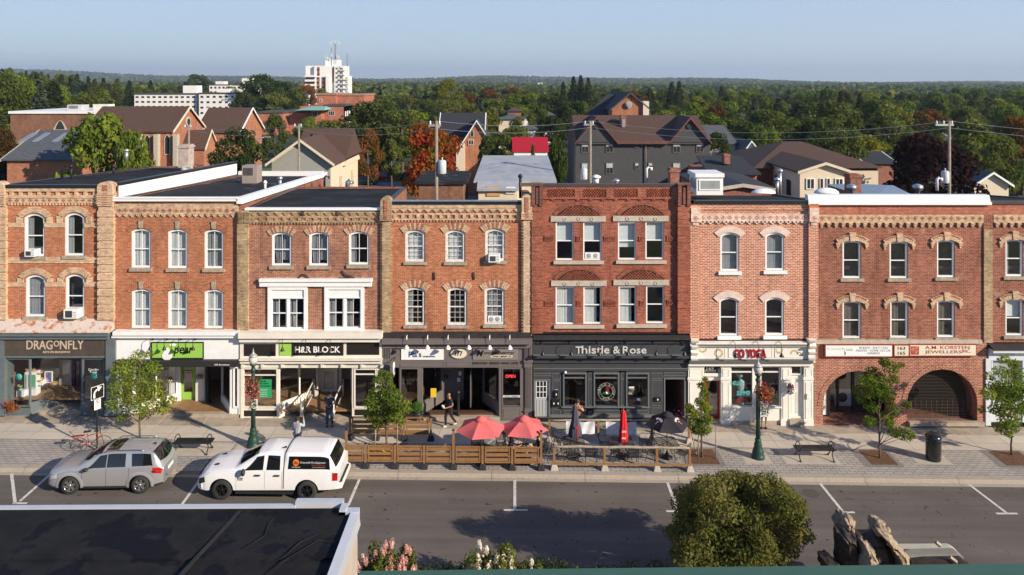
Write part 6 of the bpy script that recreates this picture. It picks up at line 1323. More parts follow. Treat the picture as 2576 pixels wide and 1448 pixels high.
def mk_chair(label):
    t=T('patio_chair',label,'chair',(0,0,0),world=False,group='black mesh armchairs on the patios');m=MB();m.poly((-.24,-.24,.43),(.24,-.24,.43),(.22,.22,.41),(-.22,.22,.41));m.build('seat',m_mesh,t)
    m=MB();m.tube([(-.24,-.24,.43),(.24,-.24,.43),(.22,.22,.41),(-.22,.22,.41),(-.24,-.24,.43)],.012,5);m.build('seat_frame',m_iron,t)
    m=MB();m.poly((-.21,.23,.47),(.21,.23,.47),(.2,.34,.9),(-.2,.34,.9));b=m.build('backrest',m_mesh,t);m=MB();m.tube([(-.22,.21,.42),(-.23,.34,.86),(-.17,.36,.94),(.17,.36,.94),(.23,.34,.86),(.22,.21,.42)],.014,6);m.build('back_frame',m_iron,b)
    for s in (-1,1):
        m=MB();m.tube([(s*.27,-.22,0),(s*.27,-.26,.62),(s*.28,-.1,.67),(s*.26,.28,.66)],.013,6);m.build('armrest',m_iron,t);m=MB();m.tube([(s*.23,.2,.42),(s*.26,.3,0)],.013,6);m.build('leg',m_iron,t)
    return t
tb0=mk_table('black mesh table under the folded navy umbrella');tabs=[((1443,1150),'black mesh table under the folded navy umbrella'),((1565,1151),'black mesh table under the folded red umbrella'),((1676,1152),'black mesh table under the open black umbrella')]
for i,(px,lab) in enumerate(tabs):
    p=G(*px);o=tb0 if i == 0 else dup(tb0,p,.05*i,lab);o.location=p
ch0=mk_chair('x')
chairs=[((1403,1130),1.2,'black mesh armchair at the far left corner of the right patio'),((1420,1150),1.9,'black mesh armchair left of the navy umbrella table'),((1487,1168),3.0,'black mesh armchair at the kerb rail near the navy umbrella'),((1437,1166),3.4,'black mesh armchair at the kerb rail in the left corner of the right patio'),((1522,1140),1.7,'black mesh armchair left of the red umbrella table'),((1553,1160),2.6,'black mesh armchair with its back to the kerb rail below the red umbrella'),((1590,1170),3.2,'black mesh armchair at the kerb rail right of the red umbrella'),((1625,1133),-1.5,'black mesh armchair right of the red umbrella table'),((1647,1158),2.2,'black mesh armchair left of the black umbrella table'),((1716,1163),-2.2,'black mesh armchair in the right corner of the right patio'),
          ((1262,1140),.2,'black armchair behind the left red umbrella table'),((1285,1130),1.0,'black armchair between the red umbrellas'),((1200,1140),.1,'dark armchair at the back of the left red umbrella table')]
for i,(px,rz,lab) in enumerate(chairs):
    p=G(*px);o=ch0 if i == 0 else dup(ch0,p,rz,lab);o.location=p;o.rotation_euler=(0,0,rz);o['label']=lab
def rtable(px,lab):
    p=G(*px);t=T('round_table',lab,'table',p,world=False,group='round cafe tables');m=MB();m.lathe([(0,.72),(.42,.72),(.43,.735),(0,.74)],(0,0,0),24);m.build('tabletop',m_iron,t);m=MB();m.lathe([(.25,0),(.22,.03),(.03,.06),(.025,.72)],(0,0,0),12);m.build('pedestal',m_iron,t);return p
rtable((1209,1168),'round black table under the left red umbrella');pt=rtable((1322,1166),'round black table between the seated couple')
for i,(dx,dy,nm) in enumerate(((-.12,-.05,'white plate of food nearest the seated woman'),(.2,.03,'white plate of food nearest the seated man'))):
    m=MB();m.lathe([(0,0),(.1,.0),(.14,.02),(.13,.025),(0,.012)],(pt.x+dx,pt.y+dy,gz(pt.x)+.742),16);m.build('plate',m_sw,None,nm,'plate',group='plates on the round table')
m=MB();m.lathe([(.035,0),(.045,.1),(.042,.1),(0,.09)],(pt.x+.02,pt.y-.14,gz(pt.x)+.742),12);m.build('cup',m_sw,None,'white paper cup on the round table of the seated couple','cup')
# urn with boxwood, flower boxes and ground flowers
p=G(1049,1062);t=T('planter','black urn with a clipped green bush beside the coffee shop steps','planter',p,world=False);m=MB();m.lathe([(.18,0),(.16,.08),(.08,.14),(.1,.2),(.22,.36),(.26,.5),(.24,.5)],(0,0,0),14);m.build('urn',m_iron,t)
v=foliage(900,blobs([(0,0,.72,.27,.27,.3)],.8),.06,5);obj('bush',mesh_np('bush',v,leafm('boxwood_leaf',(.05,.14,.02),(.10,.24,.03))),t)
flower_ball('flower_box','red geraniums at the left corner of the blue grey craft shop','flower box',P(35,1022,YF-.35),.42,.3,[((.60,.02,.02),150)],400);flower_ball('flower_box','red geraniums behind the small no parking plate at the craft shop','flower box',P(235,1022,YF-.35),.36,.3,[((.55,.02,.02),90)],350)
for px_,lab in (((428,955),'white flower basket left of the lime green door'),((502,953),'white flower basket right of the lime green door')):
    flower_ball('flower_basket',lab,'flower basket',P(*px_,YF+1.3),.2,.22,[((.75,.70,.5),90)],200,group='white flower baskets by the green door')
flower_ball('flower_patch','yellow and orange flowers in the tree pit of the cafe patio','flowers',G(958,1136)+Vector((0,0,.15)),.6,.25,[((.75,.45,.02),90),((.65,.2,.03),30)],700)
w0=P(1988,972,YF-.28);t=T('wreath','wreath of dried red and blue flowers hanging beside the ivory door','wreath',w0,world=False);m=MB();m.tube([(-.35,.1,.5),(-.35,.1,.3),(.0,-.1,.02)],.014,5);m.tube([(-.1,.05,.3),(.12,-.25,-.12)],.012,5);m.build('bracket',m_iron,t)
for i,(c,dz) in enumerate((((.25,.02,.05),.1),((.5,.42,.3),.0),((.04,.04,.2),-.15))):obj('flowers',mesh_np('flowers',foliage(160,blobs([(.0,-.05,dz-.1,.17,.12,.17)],.6),.06,20+i),M('dried_petal_%d' % i,c,.8,var=.2)),t)
m=MB();rnd=random.Random(8)
for k in range(70):q=G(1180+rnd.gauss(210,90) if k > 30 else rnd.uniform(900,2300),1204+rnd.uniform(-2.5,1)+.009*300*0,-.142);a=rnd.uniform(0,6);s=rnd.uniform(.02,.05);m.poly((q.x-s,q.y-s*.5,gz(q.x)-.135),(q.x+s,q.y-s*.4,gz(q.x)-.12),(q.x+s*.8,q.y+s*.5,gz(q.x)-.135),(q.x-s*.7,q.y+s*.4,gz(q.x)-.13))
m.build('fallen_leaves',M('dead_leaf',(.25,.12,.05),.9,var=.3),None,kind='stuff')
# ================================================================== vehicles
def interp(pts,x):
    if x <= pts[0][0]:return pts[0][1]
    for (a,b),(c,d) in zip(pts,pts[1:]):
        if x <= c:
            t=(x-a)/(c-a);return b+(d-b)*t
    return pts[-1][1]
def smooth_interp(pts,x,h=.07):return sum(interp(pts,x+k*h/2) for k in (-2,-1,0,1,2))/5
def paint(name,c,metal=0.0,rough=.3):
    return M(name,c,rough,metal,var=.03,scale=1.0,coat=.6)
m_tyre=M('tyre_rubber',(.03,.029,.028),.8,var=.15);m_trim=M('black_plastic_trim',(.022,.022,.024),.55,var=.1)
m_cgl=M('tinted_glass',(.006,.007,.008),.04,var=0,spec=.9);m_tail=M('red_tail_lamp',(.45,.006,.006),.15,var=0,coat=.6);m_head=M('head_lamp_glass',(.45,.47,.48),.1,var=0,coat=.6)
class Car:
    def __init__(s,t,L,zs,ztop,w,wr,sill,wheels,R_,mat,crown=.05):
        s.L,s.zs,s.zt,s.w,s.wr,s.sill,s.wh,s.R,s.t,s.mat,s.cr=L,zs,ztop,w,wr,sill,wheels,R_,t,mat,crown
    def sec(s,x):
        zs,zt,w,wr=(smooth_interp(q,x) for q in (s.zs,s.zt,s.w,s.wr));return zs,max(zt,zs+.02),w,min(wr,w-.01)
    def zb(s,x):
        z=interp(s.sill,x)
        for c in s.wh:
            d=abs(x-c)
            if d < s.R:z=max(z,s.hub+math.sqrt(s.R**2-d*d))
        return z
    def pt(s,x,u,side=-1,off=0.0):
        zs,zt,w,wr=s.sec(x);zr=zt-s.cr
        if zr < zs+.01:zr=zs+.01
        if u <= 1:z=s.zb(x)+(zs-s.zb(x))*u;f=(z-.25)/(zs-.25);y=w*(.955+.045*math.sin(math.pi*min(1,max(0,f*.85+.1))));p=(x-s.L/2,side*(y+off),z)
        elif u <= 2:f=u-1;y0=w*(.955+.045*math.sin(math.pi*.95));y=y0+(wr-y0)*(f**1.15);z=zs+(zr-zs)*f;p=(x-s.L/2,side*(y+off),z+off*.3)
        else:f=u-2;y=wr*(1-f);z=zr+(zt-zr)*math.sin(f*math.pi/2);p=(x-s.L/2,side*y,z+off)
        return p
    def ys(s,x,z):                                        # half width of the body at a height
        zs,zt,w,wr=s.sec(x);zr=max(zt-s.cr,zs+.01)
        if z <= zs:f=(z-.25)/(zs-.25);return w*(.955+.045*math.sin(math.pi*min(1,max(0,f*.85+.1))))
        f=min(1,(z-zs)/(zr-zs));y0=w*(.955+.045*math.sin(math.pi*.95));return y0+(wr-y0)*(f**1.15)
    def body(s,n=110):
        m=MB();m.smooth=True;us=[i/7 for i in range(8)]+[1+i/4 for i in range(1,5)]+[2+i/5 for i in range(1,6)];N=len(us)
        xs=sorted(set([s.L*i/n for i in range(n+1)]+[c+k*s.R for c in s.wh for k in (-.999,.999,-.97,.97,-.9,.9)]));full=[]
        for x in xs:full.append([s.pt(x,u) for u in us]+[s.pt(x,u,1) for u in us[-2::-1]])
        M_=len(full[0]);m.add([p for r in full for p in r],[(i*M_+j,i*M_+j+1,(i+1)*M_+j+1,(i+1)*M_+j) for i in range(len(xs)-1) for j in range(M_-1)])
        m.smooth=False;m.add(full[0],[tuple(range(M_))]);m.add(full[-1],[tuple(range(M_-1,-1,-1))]);b=m.build('body',s.mat,s.t)
        m=MB()
        for i in range(len(xs)-1):
            for sd in (-1,1):
                a,c=s.pt(xs[i],0,sd),s.pt(xs[i+1],0,sd);m.poly(a,c,(c[0],sd*.35,c[2]),(a[0],sd*.35,a[2]))
        m.box(-s.L/2+.15,s.L/2-.15,-.5,.5,.26,.6);m.build('underbody',M('underbody_black',(.006,.006,.006),.9,var=0),s.t);s.b=b;return b
    def patch(s,c,name,mat,sides=(-1,1),off=.008,nx=10,nu=4,par=None,each=True):
        """c: four (x,u) corners; a panel lying on the body surface"""
        for sd in sides:
            m=MB();m.smooth=True;g=[]
            for i in range(nx+1):
                for j in range(nu+1):
                    a,b=i/nx,j/nu;x=(c[0][0]*(1-a)+c[1][0]*a)*(1-b)+(c[3][0]*(1-a)+c[2][0]*a)*b;u=(c[0][1]*(1-a)+c[1][1]*a)*(1-b)+(c[3][1]*(1-a)+c[2][1]*a)*b;g.append(s.pt(x,u,sd,off))
            m.add(g,[(i*(nu+1)+j,(i+1)*(nu+1)+j,(i+1)*(nu+1)+j+1,i*(nu+1)+j+1) for i in range(nx) for j in range(nu)]);m.build(name,mat,par or s.t)
    def top(s,x0,x1,u0,name,mat,off=.01,nx=8,x0e=None,x1e=None,par=None):      # across both sides, over the crown
        m=MB();m.smooth=True;K=12;g=[]
        for i in range(nx+1):
            for j in range(K+1):
                q=j/K*2-1;sd=-1 if q < 0 else 1;u=3-abs(q)*(3-u0);e=abs(q)**2;xa=x0+((x0e if x0e is not None else x0)-x0)*e;xb=x1+((x1e if x1e is not None else x1)-x1)*e;g.append(s.pt(xa+(xb-xa)*i/nx,max(2.001,u),sd,off))
        m.add(g,[(i*(K+1)+j,(i+1)*(K+1)+j,(i+1)*(K+1)+j+1,i*(K+1)+j+1) for i in range(nx) for j in range(K)]);return m.build(name,mat,par or s.t)
    def onside(s,mb,off=.008):                            # drape an x,z drawing over the near side
        mb.v=[(p[0],-(s.ys(p[0]+s.L/2,p[2])+off-p[1]*0),p[2]) for p in mb.v];return mb
    def wheels(s,r,rim,spokes=5,wide=.24,rimr=.62,track=.78,rmat=None):
        for c in s.wh:
            for sd in (-1,1):
                x=c-s.L/2;y0=sd*track;o=MB();pr=[(r*rimr,.0),(r*.9,-.01),(r*.985,.03),(r,.07),(r,wide-.07),(r*.985,wide-.03),(r*.9,wide),(r*rimr,wide)]
                o.lathe(pr,(0,0,0),28,cap=False);o.v=[(x+q[0],y0-sd*q[2]*1+sd*.12,r+q[1]) for q in o.v];w=o.build('wheel',m_tyre,s.t)
                o=MB();o.lathe([(r*rimr*1.02,.01),(r*rimr*.9,.06),(r*rimr*.88,.12),(0,.13)],(0,0,0),28,cap=False);o.v=[(x+q[0],y0-sd*q[2]+sd*.12,r+q[1]) for q in o.v];o.build('wheel_well',M('wheel_dark',(.008,.008,.009),.6,var=0),w)
                o=MB();R1=r*rimr
                for k in range(spokes):
                    a=2*math.pi*k/spokes+.3;ca_,sa_=math.cos(a),math.sin(a);wd=R1*.20
                    q=[(R1*.1,-wd*.9),(R1*.98,-wd*1.1),(R1*.98,wd*1.1),(R1*.1,wd*.9)];q=[(ca_*u-sa_*v,sa_*u+ca_*v) for u,v in q]
                    o.hull8([(x+u,y0+sd*.03,r+v) for u,v in q],[(x+u*.99,y0+sd*.095,r+v*.99) for u,v in q])
                s0=len(o.v);o.lathe([(R1*.93,0),(R1*.93,.02),(R1*1.01,.02),(R1*1.01,0)],(0,0,0),28,cap=False);o.lathe([(R1*.26,0),(R1*.22,.03),(0,.035)],(0,0,0),14);o.v[s0:]=[(x+q[0],y0+sd*(.085+q[2]),r+q[1]) for q in o.v[s0:]]
                o.build('rim',rim,w)
def make_suv(t,mat,r=.37,detail=True):
    c=Car(t,4.70,[(0,.74),(.1,.82),(.5,.95),(1.2,1.03),(4.2,1.10),(4.55,1.06),(4.7,.98)],[(0,.86),(.08,1.00),(.5,1.10),(1.22,1.17),(2.0,1.62),(2.6,1.70),(3.8,1.70),(4.28,1.66),(4.62,1.16),(4.7,1.02)],
            [(0,.70),(.06,.82),(.3,.905),(.9,.925),(3.9,.925),(4.35,.88),(4.62,.79),(4.7,.74)],[(0,.60),(.3,.78),(1.2,.82),(2.0,.71),(2.6,.69),(4.2,.67),(4.7,.66)],[(0,.30),(.5,.26),(4.2,.26),(4.7,.36)],[.93,3.79],.435,mat)
    c.hub=r;c.body();c.patch([(1.62,1.08),(2.38,1.08),(2.38,1.92),(2.1,1.9)],'window',m_cgl);c.patch([(2.42,1.08),(3.18,1.08),(3.14,1.92),(2.42,1.92)],'window',m_cgl);c.patch([(3.45,1.1),(4.28,1.12),(4.15,1.9),(3.38,1.9)],'window',m_cgl)
    c.top(1.27,2.05,2.03,'windshield',m_cgl,x0e=1.45,x1e=2.15);c.top(4.24,4.6,2.03,'rear_window',m_cgl,x0e=4.2,x1e=4.52)
    c.patch([(0,0),(4.7,0),(4.7,.12),(0,.12)],'sill_trim',m_trim,nx=60,nu=1,off=.012)
    c.patch([(4.28,.72),(4.62,.66),(4.66,.98),(4.3,.98)],'tail_lamp',m_tail,off=.015);c.patch([(.06,.62),(.42,.68),(.40,.92),(.06,.9)],'head_lamp',m_head,off=.012)
    if detail:
        for xa in (1.42,2.40,3.32):c.patch([(xa,.1),(xa+.012,.1),(xa+.012,1.0),(xa,1.0)],'door_gap',m_trim,(-1,),.003,1,6)
        for x in (2.1,3.05):m=MB();m.box(x-.1,x+.1,-.975,-.93,.965,.99);m.build('door_handle',M('chrome',(.6,.6,.62),.15,1.0,var=0),t)
        for sd in (-1,1):
            m=MB();m.ball((1.62-2.35,sd*1.02,1.08),.11,10,7,1.0,.9,.75);m.build('mirror',m_trim,t);m=MB();m.smooth=True;m.tube([(2.25-2.35,sd*.68,1.64),(2.4-2.35,sd*.67,1.72),(3.7-2.35,sd*.66,1.72),(3.9-2.35,sd*.65,1.66)],.02,6);m.build('roof_rail',M('rail_silver',(.3,.32,.36),.3,.8,var=0),t)
        c.top(2.2,2.75,2.25,'sunroof',m_cgl,.008);m=MB();m.hull8([(1.55,-.04,1.68),(1.75,-.02,1.68),(1.75,.02,1.68),(1.55,.04,1.68)],[(1.7,-.01,1.75),(1.75,-.01,1.75),(1.75,.01,1.75),(1.7,.01,1.75)]);m.build('antenna',m_trim,t)
        for k in range(5):m=MB();m.box(.6,1.7,-.42+k*.2,-.36+k*.2,1.675,1.70);m.build('roof_rib',mat,t)
        m=MB();m.box(2.352,2.362,-.27,.27,.72,.86);m.build('licence_plate',m_sw,t)
        for cx_ in c.wh:       # wheel arch flares
            for sd in (-1,1):
                m=MB();m.smooth=True;vs=[];n=22
                for k in range(n+1):
                    a=math.pi*k/n*1.08-.13;
                    for rr,oo in ((.435,.025),(.50,.03),(.56,.004)):xx=cx_+rr*math.cos(a)*1.03;zz=c.hub+rr*math.sin(a);vs.append((xx-2.35,sd*(c.ys(max(.02,min(4.68,xx)),max(.3,zz))+oo),max(.27,zz)))
                m.add(vs,[(i*3+j,i*3+j+1,i*3+4+j,i*3+3+j) for i in range(n) for j in range(2)]);m.build('wheel_arch',mat,t)
    return c
wf=G(176,1243,-.15);wr_=G(350,1241,-.15);cxy=(wf+wr_)/2;yaw=math.atan2(wr_.y-wf.y,wr_.x-wf.x);pitch=math.atan(.012)
t=T('parked_suv','silver grey suv with roof rails parked nose left in front of the bicycle','car',(cxy.x-.01,cxy.y+.82,gz(cxy.x)-.15),yaw,world=False);t.rotation_euler=(0,pitch,yaw)
c=make_suv(t,paint('silver_metallic',(.42,.425,.44),.45,.27));c.wheels(.37,M('bright_alloy',(.62,.61,.60),.25,.9,var=0),6,rimr=.66,track=.80)
# pickup
wf=G(567,1257,-.15);wr_=G(778,1258,-.15);cxy=(wf+wr_)/2
t=T('pickup_truck','white pickup truck with a white canopy and black wheels parked behind the silver suv','pickup truck',(cxy.x+.02,cxy.y+.88,gz(cxy.x)-.15),0,world=False);t.rotation_euler=(0,pitch,.0)
m_wp=paint('white_truck_paint',(.78,.78,.78),0,.3)
c=Car(t,5.82,[(0,.80),(.08,.90),(.5,1.10),(1.3,1.20),(5.5,1.24),(5.82,1.20)],[(0,.86),(.08,1.02),(.35,1.20),(.9,1.28),(1.55,1.34),(2.42,1.86),(2.9,1.93),(3.55,1.90),(3.62,1.93),(5.1,1.93),(5.42,1.88),(5.74,1.26),(5.82,1.22)],
        [(0,.78),(.08,.90),(.35,.98),(.8,1.0),(5.3,1.0),(5.7,.98),(5.82,.96)],[(0,.68),(.3,.80),(1.5,.84),(2.4,.72),(3.0,.70),(3.55,.70),(3.62,.80),(5.3,.80),(5.8,.84)],[(0,.42),(.4,.40),(1.2,.42),(5.3,.48),(5.82,.52)],[1.02,4.53],.49,m_wp,.07)
c.hub=.41;c.body(130);c.wheels(.41,M('black_alloy',(.012,.012,.013),.25,.3,var=0),5,wide=.28,rimr=.60,track=.86)
c.patch([(1.92,1.06),(2.72,1.06),(2.72,1.88),(2.42,1.86)],'window',m_cgl);c.patch([(2.86,1.06),(3.42,1.06),(3.38,1.86),(2.88,1.86)],'window',m_cgl);c.patch([(3.74,1.12),(5.48,1.12),(5.42,1.86),(3.76,1.86)],'canopy_window',m_cgl)
c.top(1.6,2.40,2.03,'windshield',m_cgl,x0e=1.74,x1e=2.46);c.top(5.44,5.72,2.05,'rear_window',m_cgl,x0e=5.42,x1e=5.68)
c.patch([(3.555,.08),(3.59,.08),(3.59,2.0),(3.555,2.0)],'cab_gap',m_trim,(-1,1),.006,1,20);c.top(3.545,3.60,2.0,'cab_gap',m_trim,.006,1)
for xa in (1.62,2.79,3.5):c.patch([(xa,.06),(xa+.012,.06),(xa+.012,1.0),(xa,1.0)],'door_gap',M('panel_gap',(.25,.25,.25),.6,var=0),(-1,),.003,1,6)
c.patch([(.1,.98),(1.55,.98),(1.55,1.0),(.1,1.0)],'hood_gap',MATS['panel_gap'],(-1,),.003,20,1)
for x in (2.5,3.3):m=MB();m.box(x-.11,x+.11,-.012,0,1.06,1.10);c.onside(m,.02);m.build('door_handle',m_trim,t) if False else MB().box(x-2.91-.11,x-2.91+.11,-1.035,-.985,1.03,1.075).build('door_handle',m_trim,t)
for sd in (-1,1):m=MB();m.ball((1.95-2.91,sd*1.12,1.22),.13,10,7,.7,.9,1.15);m.build('mirror',m_trim,t)
for sd in (-1,1):MB().box(-1.3,1.05,sd*1.02,sd*.86,.30,.37).build('running_board',m_trim,t)
c.patch([(.04,.45),(.34,.55),(.30,.92),(.04,.88)],'head_lamp',M('smoked_lamp',(.03,.03,.03),.15,var=0),off=.012);c.patch([(5.58,.50),(5.8,.50),(5.8,.95),(5.58,.93)],'tail_lamp',m_tail,off=.014)
m=MB();m.hull8([(2.80,-.98,.50),(3.06,-.88,.50),(3.06,.88,.50),(2.80,.98,.50)],[(2.80,-.98,.70),(3.04,-.88,.70),(3.04,.88,.70),(2.80,.98,.70)]);m.build('rear_bumper',m_wp,t,bevel=.03);m=MB();m.hull8([(2.9,-.8,.702),(3.02,-.75,.702),(3.02,.75,.702),(2.9,.8,.702)],[(2.9,-.8,.712),(3.02,-.75,.712),(3.02,.75,.712),(2.9,.8,.712)]);m.build('bumper_step',m_trim,t)
m=MB();m.hull8([(-2.98,-.72,.42),(-2.7,-.98,.42),(-2.7,.98,.42),(-2.98,.72,.42)],[(-2.99,-.72,.68),(-2.7,-.99,.68),(-2.7,.99,.68),(-2.99,.72,.68)]);m.build('front_bumper',m_wp,t,bevel=.05)
m=MB();m.box(-2.945,-2.91,-.6,.6,.72,.92);m.build('grille',m_trim,t)
for sd in (-.45,.45):m=MB();m.hull8([(-2.35,sd-.05,1.17),(-2.18,sd-.05,1.2),(-2.18,sd+.05,1.2),(-2.35,sd+.05,1.17)],[(-2.35,sd-.05,1.235),(-2.18,sd-.05,1.27),(-2.18,sd+.05,1.27),(-2.35,sd+.05,1.235)]);m.build('hood_vent',m_trim,t)
m=MB();m.hull8([(.45,-.42,1.92),(.62,-.40,1.92),(.62,-.36,1.92),(.45,-.38,1.92)],[(.56,-.40,1.99),(.62,-.39,1.99),(.62,-.37,1.99),(.56,-.38,1.99)]);m.build('antenna',m_trim,t)
def tx(s_,x0,x1,z0,z1,mat,sh=0.0,bold=.01,off=.02):
    m=text_mb(s_,x0-2.91,x1-2.91,z0,z1,0,.0,bold,sh);c.onside(m,off);m.build('lettering',mat,t)
tx('Orangeville Fire Equipment',4.22,5.28,1.50,1.60,m_sw,.15,.02,.022);tx('519-942-3322',3.9,4.25,1.36,1.41,m_sw,.1,.02,.022);tx('FIRE AND SAFETY INC.',4.72,5.28,1.43,1.475,M('orange_letter',(.7,.12,.02),.5),.1,.01,.022);tx('www.orangevillefire.com',4.74,5.28,1.36,1.40,m_sw,.1,.01,.022)
tx('RAM',1.68,1.9,.90,.955,m_trim,0,.04,.01);tx('1500',1.68,1.9,.84,.885,m_trim,0,.04,.01)
m=MB();m.poly(*[(4.06-2.91+.125*math.cos(a*.393),0,1.55+.125*math.sin(a*.393)) for a in range(16)]);c.onside(m,.016);m.build('emblem_disc',M('emblem_orange',(.75,.16,.02),.5,var=0),t);tx('fe',3.98,4.14,1.49,1.61,m_sblk,.2,.01,.022)
# cars behind the shops
def parked(px,Y,s,mat,label,rz=0.0,z=None):
    p=P(px,0,Y);p.z=gz(p.x)+.0 if z is None else z;t=T('parked_car',label,'car',p,rz,world=False);return t,p
YR=62.0
# ================================================================== people
m_skin=M('skin',(.50,.28,.19),.6,var=.05,scale=8)
def skin_obj(name,V,E,Rr,mat,parent):
    me=bpy.data.meshes.new(name);me.from_pydata([tuple(v) for v in V],E,[]);me.materials.append(mat);ob=obj(name,me,parent)
    sk=ob.modifiers.new('skin','SKIN');sk.use_smooth_shade=True
    for i,r in enumerate(Rr):d=me.skin_vertices[0].data[i];d.radius=(r,r) if not isinstance(r,tuple) else r;d.use_root=(i == 0)
    ss=ob.modifiers.new('sub','SUBSURF');ss.levels=1;ss.render_levels=1;return ob
def person(label,loc,rz,shirt,pants,hair,J=None,sleeve='short',skin=None,legs='long',shoes=(.02,.02,.022),cap=None,hairlen=0.0,scale=1.0,seated=False):
    J=J or {};t=T('person',label,'person',loc,rz,world=False);t.scale=(scale,)*3;skin=skin or m_skin
    d=dict(pel=(0,0,.94),wai=(0,0,1.08),che=(0,.0,1.30),nk=(0,.01,1.46),hd=(0,-.02,1.60),tp=(0,-.01,1.70),sl=(-.18,0,1.40),sr=(.18,0,1.40),el=(-.25,.02,1.12),er=(.25,.02,1.12),hl=(-.27,-.06,.86),hr=(.27,-.06,.86),
             pl=(-.09,0,.90),pr=(.09,0,.90),kl=(-.10,-.02,.50),kr=(.10,-.02,.50),al=(-.11,.02,.09),ar=(.11,.02,.09));d.update(J)
    d={k:Vector(v) for k,v in d.items()}
    ks=list(d);V=[d[k] for k in ks];ix={k:i for i,k in enumerate(ks)}
    rad=dict(pel=.12,wai=.11,che=.13,nk=.052,hd=.082,tp=.062,sl=.06,sr=.06,el=.038,er=.038,hl=.026,hr=.026,pl=.085,pr=.085,kl=.055,kr=.055,al=.038,ar=.038)
    E=[(ix[a],ix[b]) for a,b in (('pel','wai'),('wai','che'),('che','nk'),('nk','hd'),('hd','tp'),('che','sl'),('che','sr'),('sl','el'),('sr','er'),('el','hl'),('er','hr'),('pel','pl'),('pel','pr'),('pl','kl'),('pr','kr'),('kl','al'),('kr','ar'))];Rr=[rad[k] for k in ks]
    for s_,e_,h_ in ((-1,'el','hl'),(1,'er','hr')):      # palm, four fingers and a thumb
        dr=(d[h_]-d[e_]).normalized();sd_=dr.cross(Vector((0,1,.2))).normalized();dn=dr.cross(sd_).normalized();pm=len(V);V.append(d[h_]+dr*.07);Rr.append((.036,.02));E.append((ix[h_],pm))
        for k in range(4):
            a=pm;ln=(.065,.075,.07,.055)[k];b0=d[h_]+dr*.09+sd_*(k-1.5)*.019
            for q in range(2):V.append(b0+dr*ln*(.5+.45*q)+dn*(-.012*(q+1)**1.6));Rr.append(.0085);E.append((a,len(V)-1));a=len(V)-1
        V.append(d[h_]+dr*.05-sd_*.045);Rr.append(.011);E.append((pm,len(V)-1));V.append(d[h_]+dr*.08-sd_*.06);Rr.append(.009);E.append((len(V)-2,len(V)-1))
    skin_obj('body',V,E,Rr,skin,t)
    m=MB();h=d['hd'];f=Vector((0,-1,0));m.hull8([(h.x-.014,h.y-.095,h.z-.03),(h.x+.014,h.y-.095,h.z-.03),(h.x+.01,h.y-.07,h.z-.03),(h.x-.01,h.y-.07,h.z-.03)],[(h.x-.006,h.y-.088,h.z+.02),(h.x+.006,h.y-.088,h.z+.02),(h.x+.005,h.y-.07,h.z+.02),(h.x-.005,h.y-.07,h.z+.02)]);m.build('nose',skin,t)
    for s_ in (-1,1):m=MB();m.ball((h.x+s_*.03,h.y-.08,h.z+.015),.011,8,5);m.build('eye',m_sblk,t);m=MB();m.ball((h.x+s_*.085,h.y+.005,h.z-.005),.022,8,6,.5,1,1.3);m.build('ear',skin,t)
    m=MB();m.box(h.x-.024,h.x+.024,h.y-.086,h.y-.08,h.z-.052,h.z-.044);m.build('mouth',M('lips',(.35,.12,.10),.6,var=0),t)
    A=['wai','pel','che','sl','sr'];VV=[d['wai'],d['pel']+Vector((0,0,.0)),d['che'],d['sl'],d['sr'],d['sl'].lerp(d['el'],.6 if sleeve == 'short' else 1),d['sr'].lerp(d['er'],.6 if sleeve == 'short' else 1),d['nk'].lerp(d['che'],.35)]
    EE=[(0,1),(0,2),(2,3),(2,4),(3,5),(4,6),(2,7)];RR=[.135,.14,.15,.075,.075,.06,.06,.07]
    if sleeve == 'long':VV += [d['hl'],d['hr']];EE += [(5,8),(6,9)];RR += [.042,.042]
    skin_obj('shirt',VV,EE,RR,shirt,t)
    if legs:
        k=1.0 if legs == 'long' else .0;VV=[d['pel'],d['pl'],d['pr'],d['kl'] if k else d['pl'].lerp(d['kl'],.45),d['kr'] if k else d['pr'].lerp(d['kr'],.45)];EE=[(0,1),(0,2),(1,3),(2,4)];RR=[.135,.105,.105,.075 if k else .1,.075 if k else .1]
        if k:VV += [d['al'],d['ar']];EE += [(3,5),(4,6)];RR += [.06,.06]
        skin_obj('trousers' if k else 'shorts',VV,EE,RR,pants,t)
    ms=M('shoe_%d' % int(shoes[0]*100),shoes,.6,var=.1)
    for a in ('al','ar'):m=MB();q=d[a];m.ball((q.x,q.y-.07,q.z-.045),.055,10,7,.9,2.3,.85);m.build('shoe',ms,t)
    if hair is not None:
        m=MB();m.ball((h.x,h.y+.022,h.z+.035),.108,12,8,.93,1.02,1.0);
        if hairlen:m.ball((h.x,h.y+.075,h.z-.10),.085,12,8,1.05,.6,1.7+hairlen)
        m.build('hair',M('hair_%d' % int(hair[0]*100),hair,.7,var=.2),t)
    if cap is not None:
        mc=M('cap_cloth',cap,.8,var=.1);m=MB();m.lathe([(.112,0),(.112,.05),(.09,.1),(0,.125)],(h.x,h.y+.01,h.z+.03),14);m.hull8([(h.x-.07,h.y-.19,h.z+.035),(h.x+.07,h.y-.19,h.z+.035),(h.x+.09,h.y-.05,h.z+.04),(h.x-.09,h.y-.05,h.z+.04)],[(h.x-.07,h.y-.19,h.z+.045),(h.x+.07,h.y-.19,h.z+.045),(h.x+.09,h.y-.05,h.z+.06),(h.x-.09,h.y-.05,h.z+.06)]);m.build('cap',mc,t)
    return t,d
cl=lambda n,c:M(n,c,.85,var=.12,scale=12)
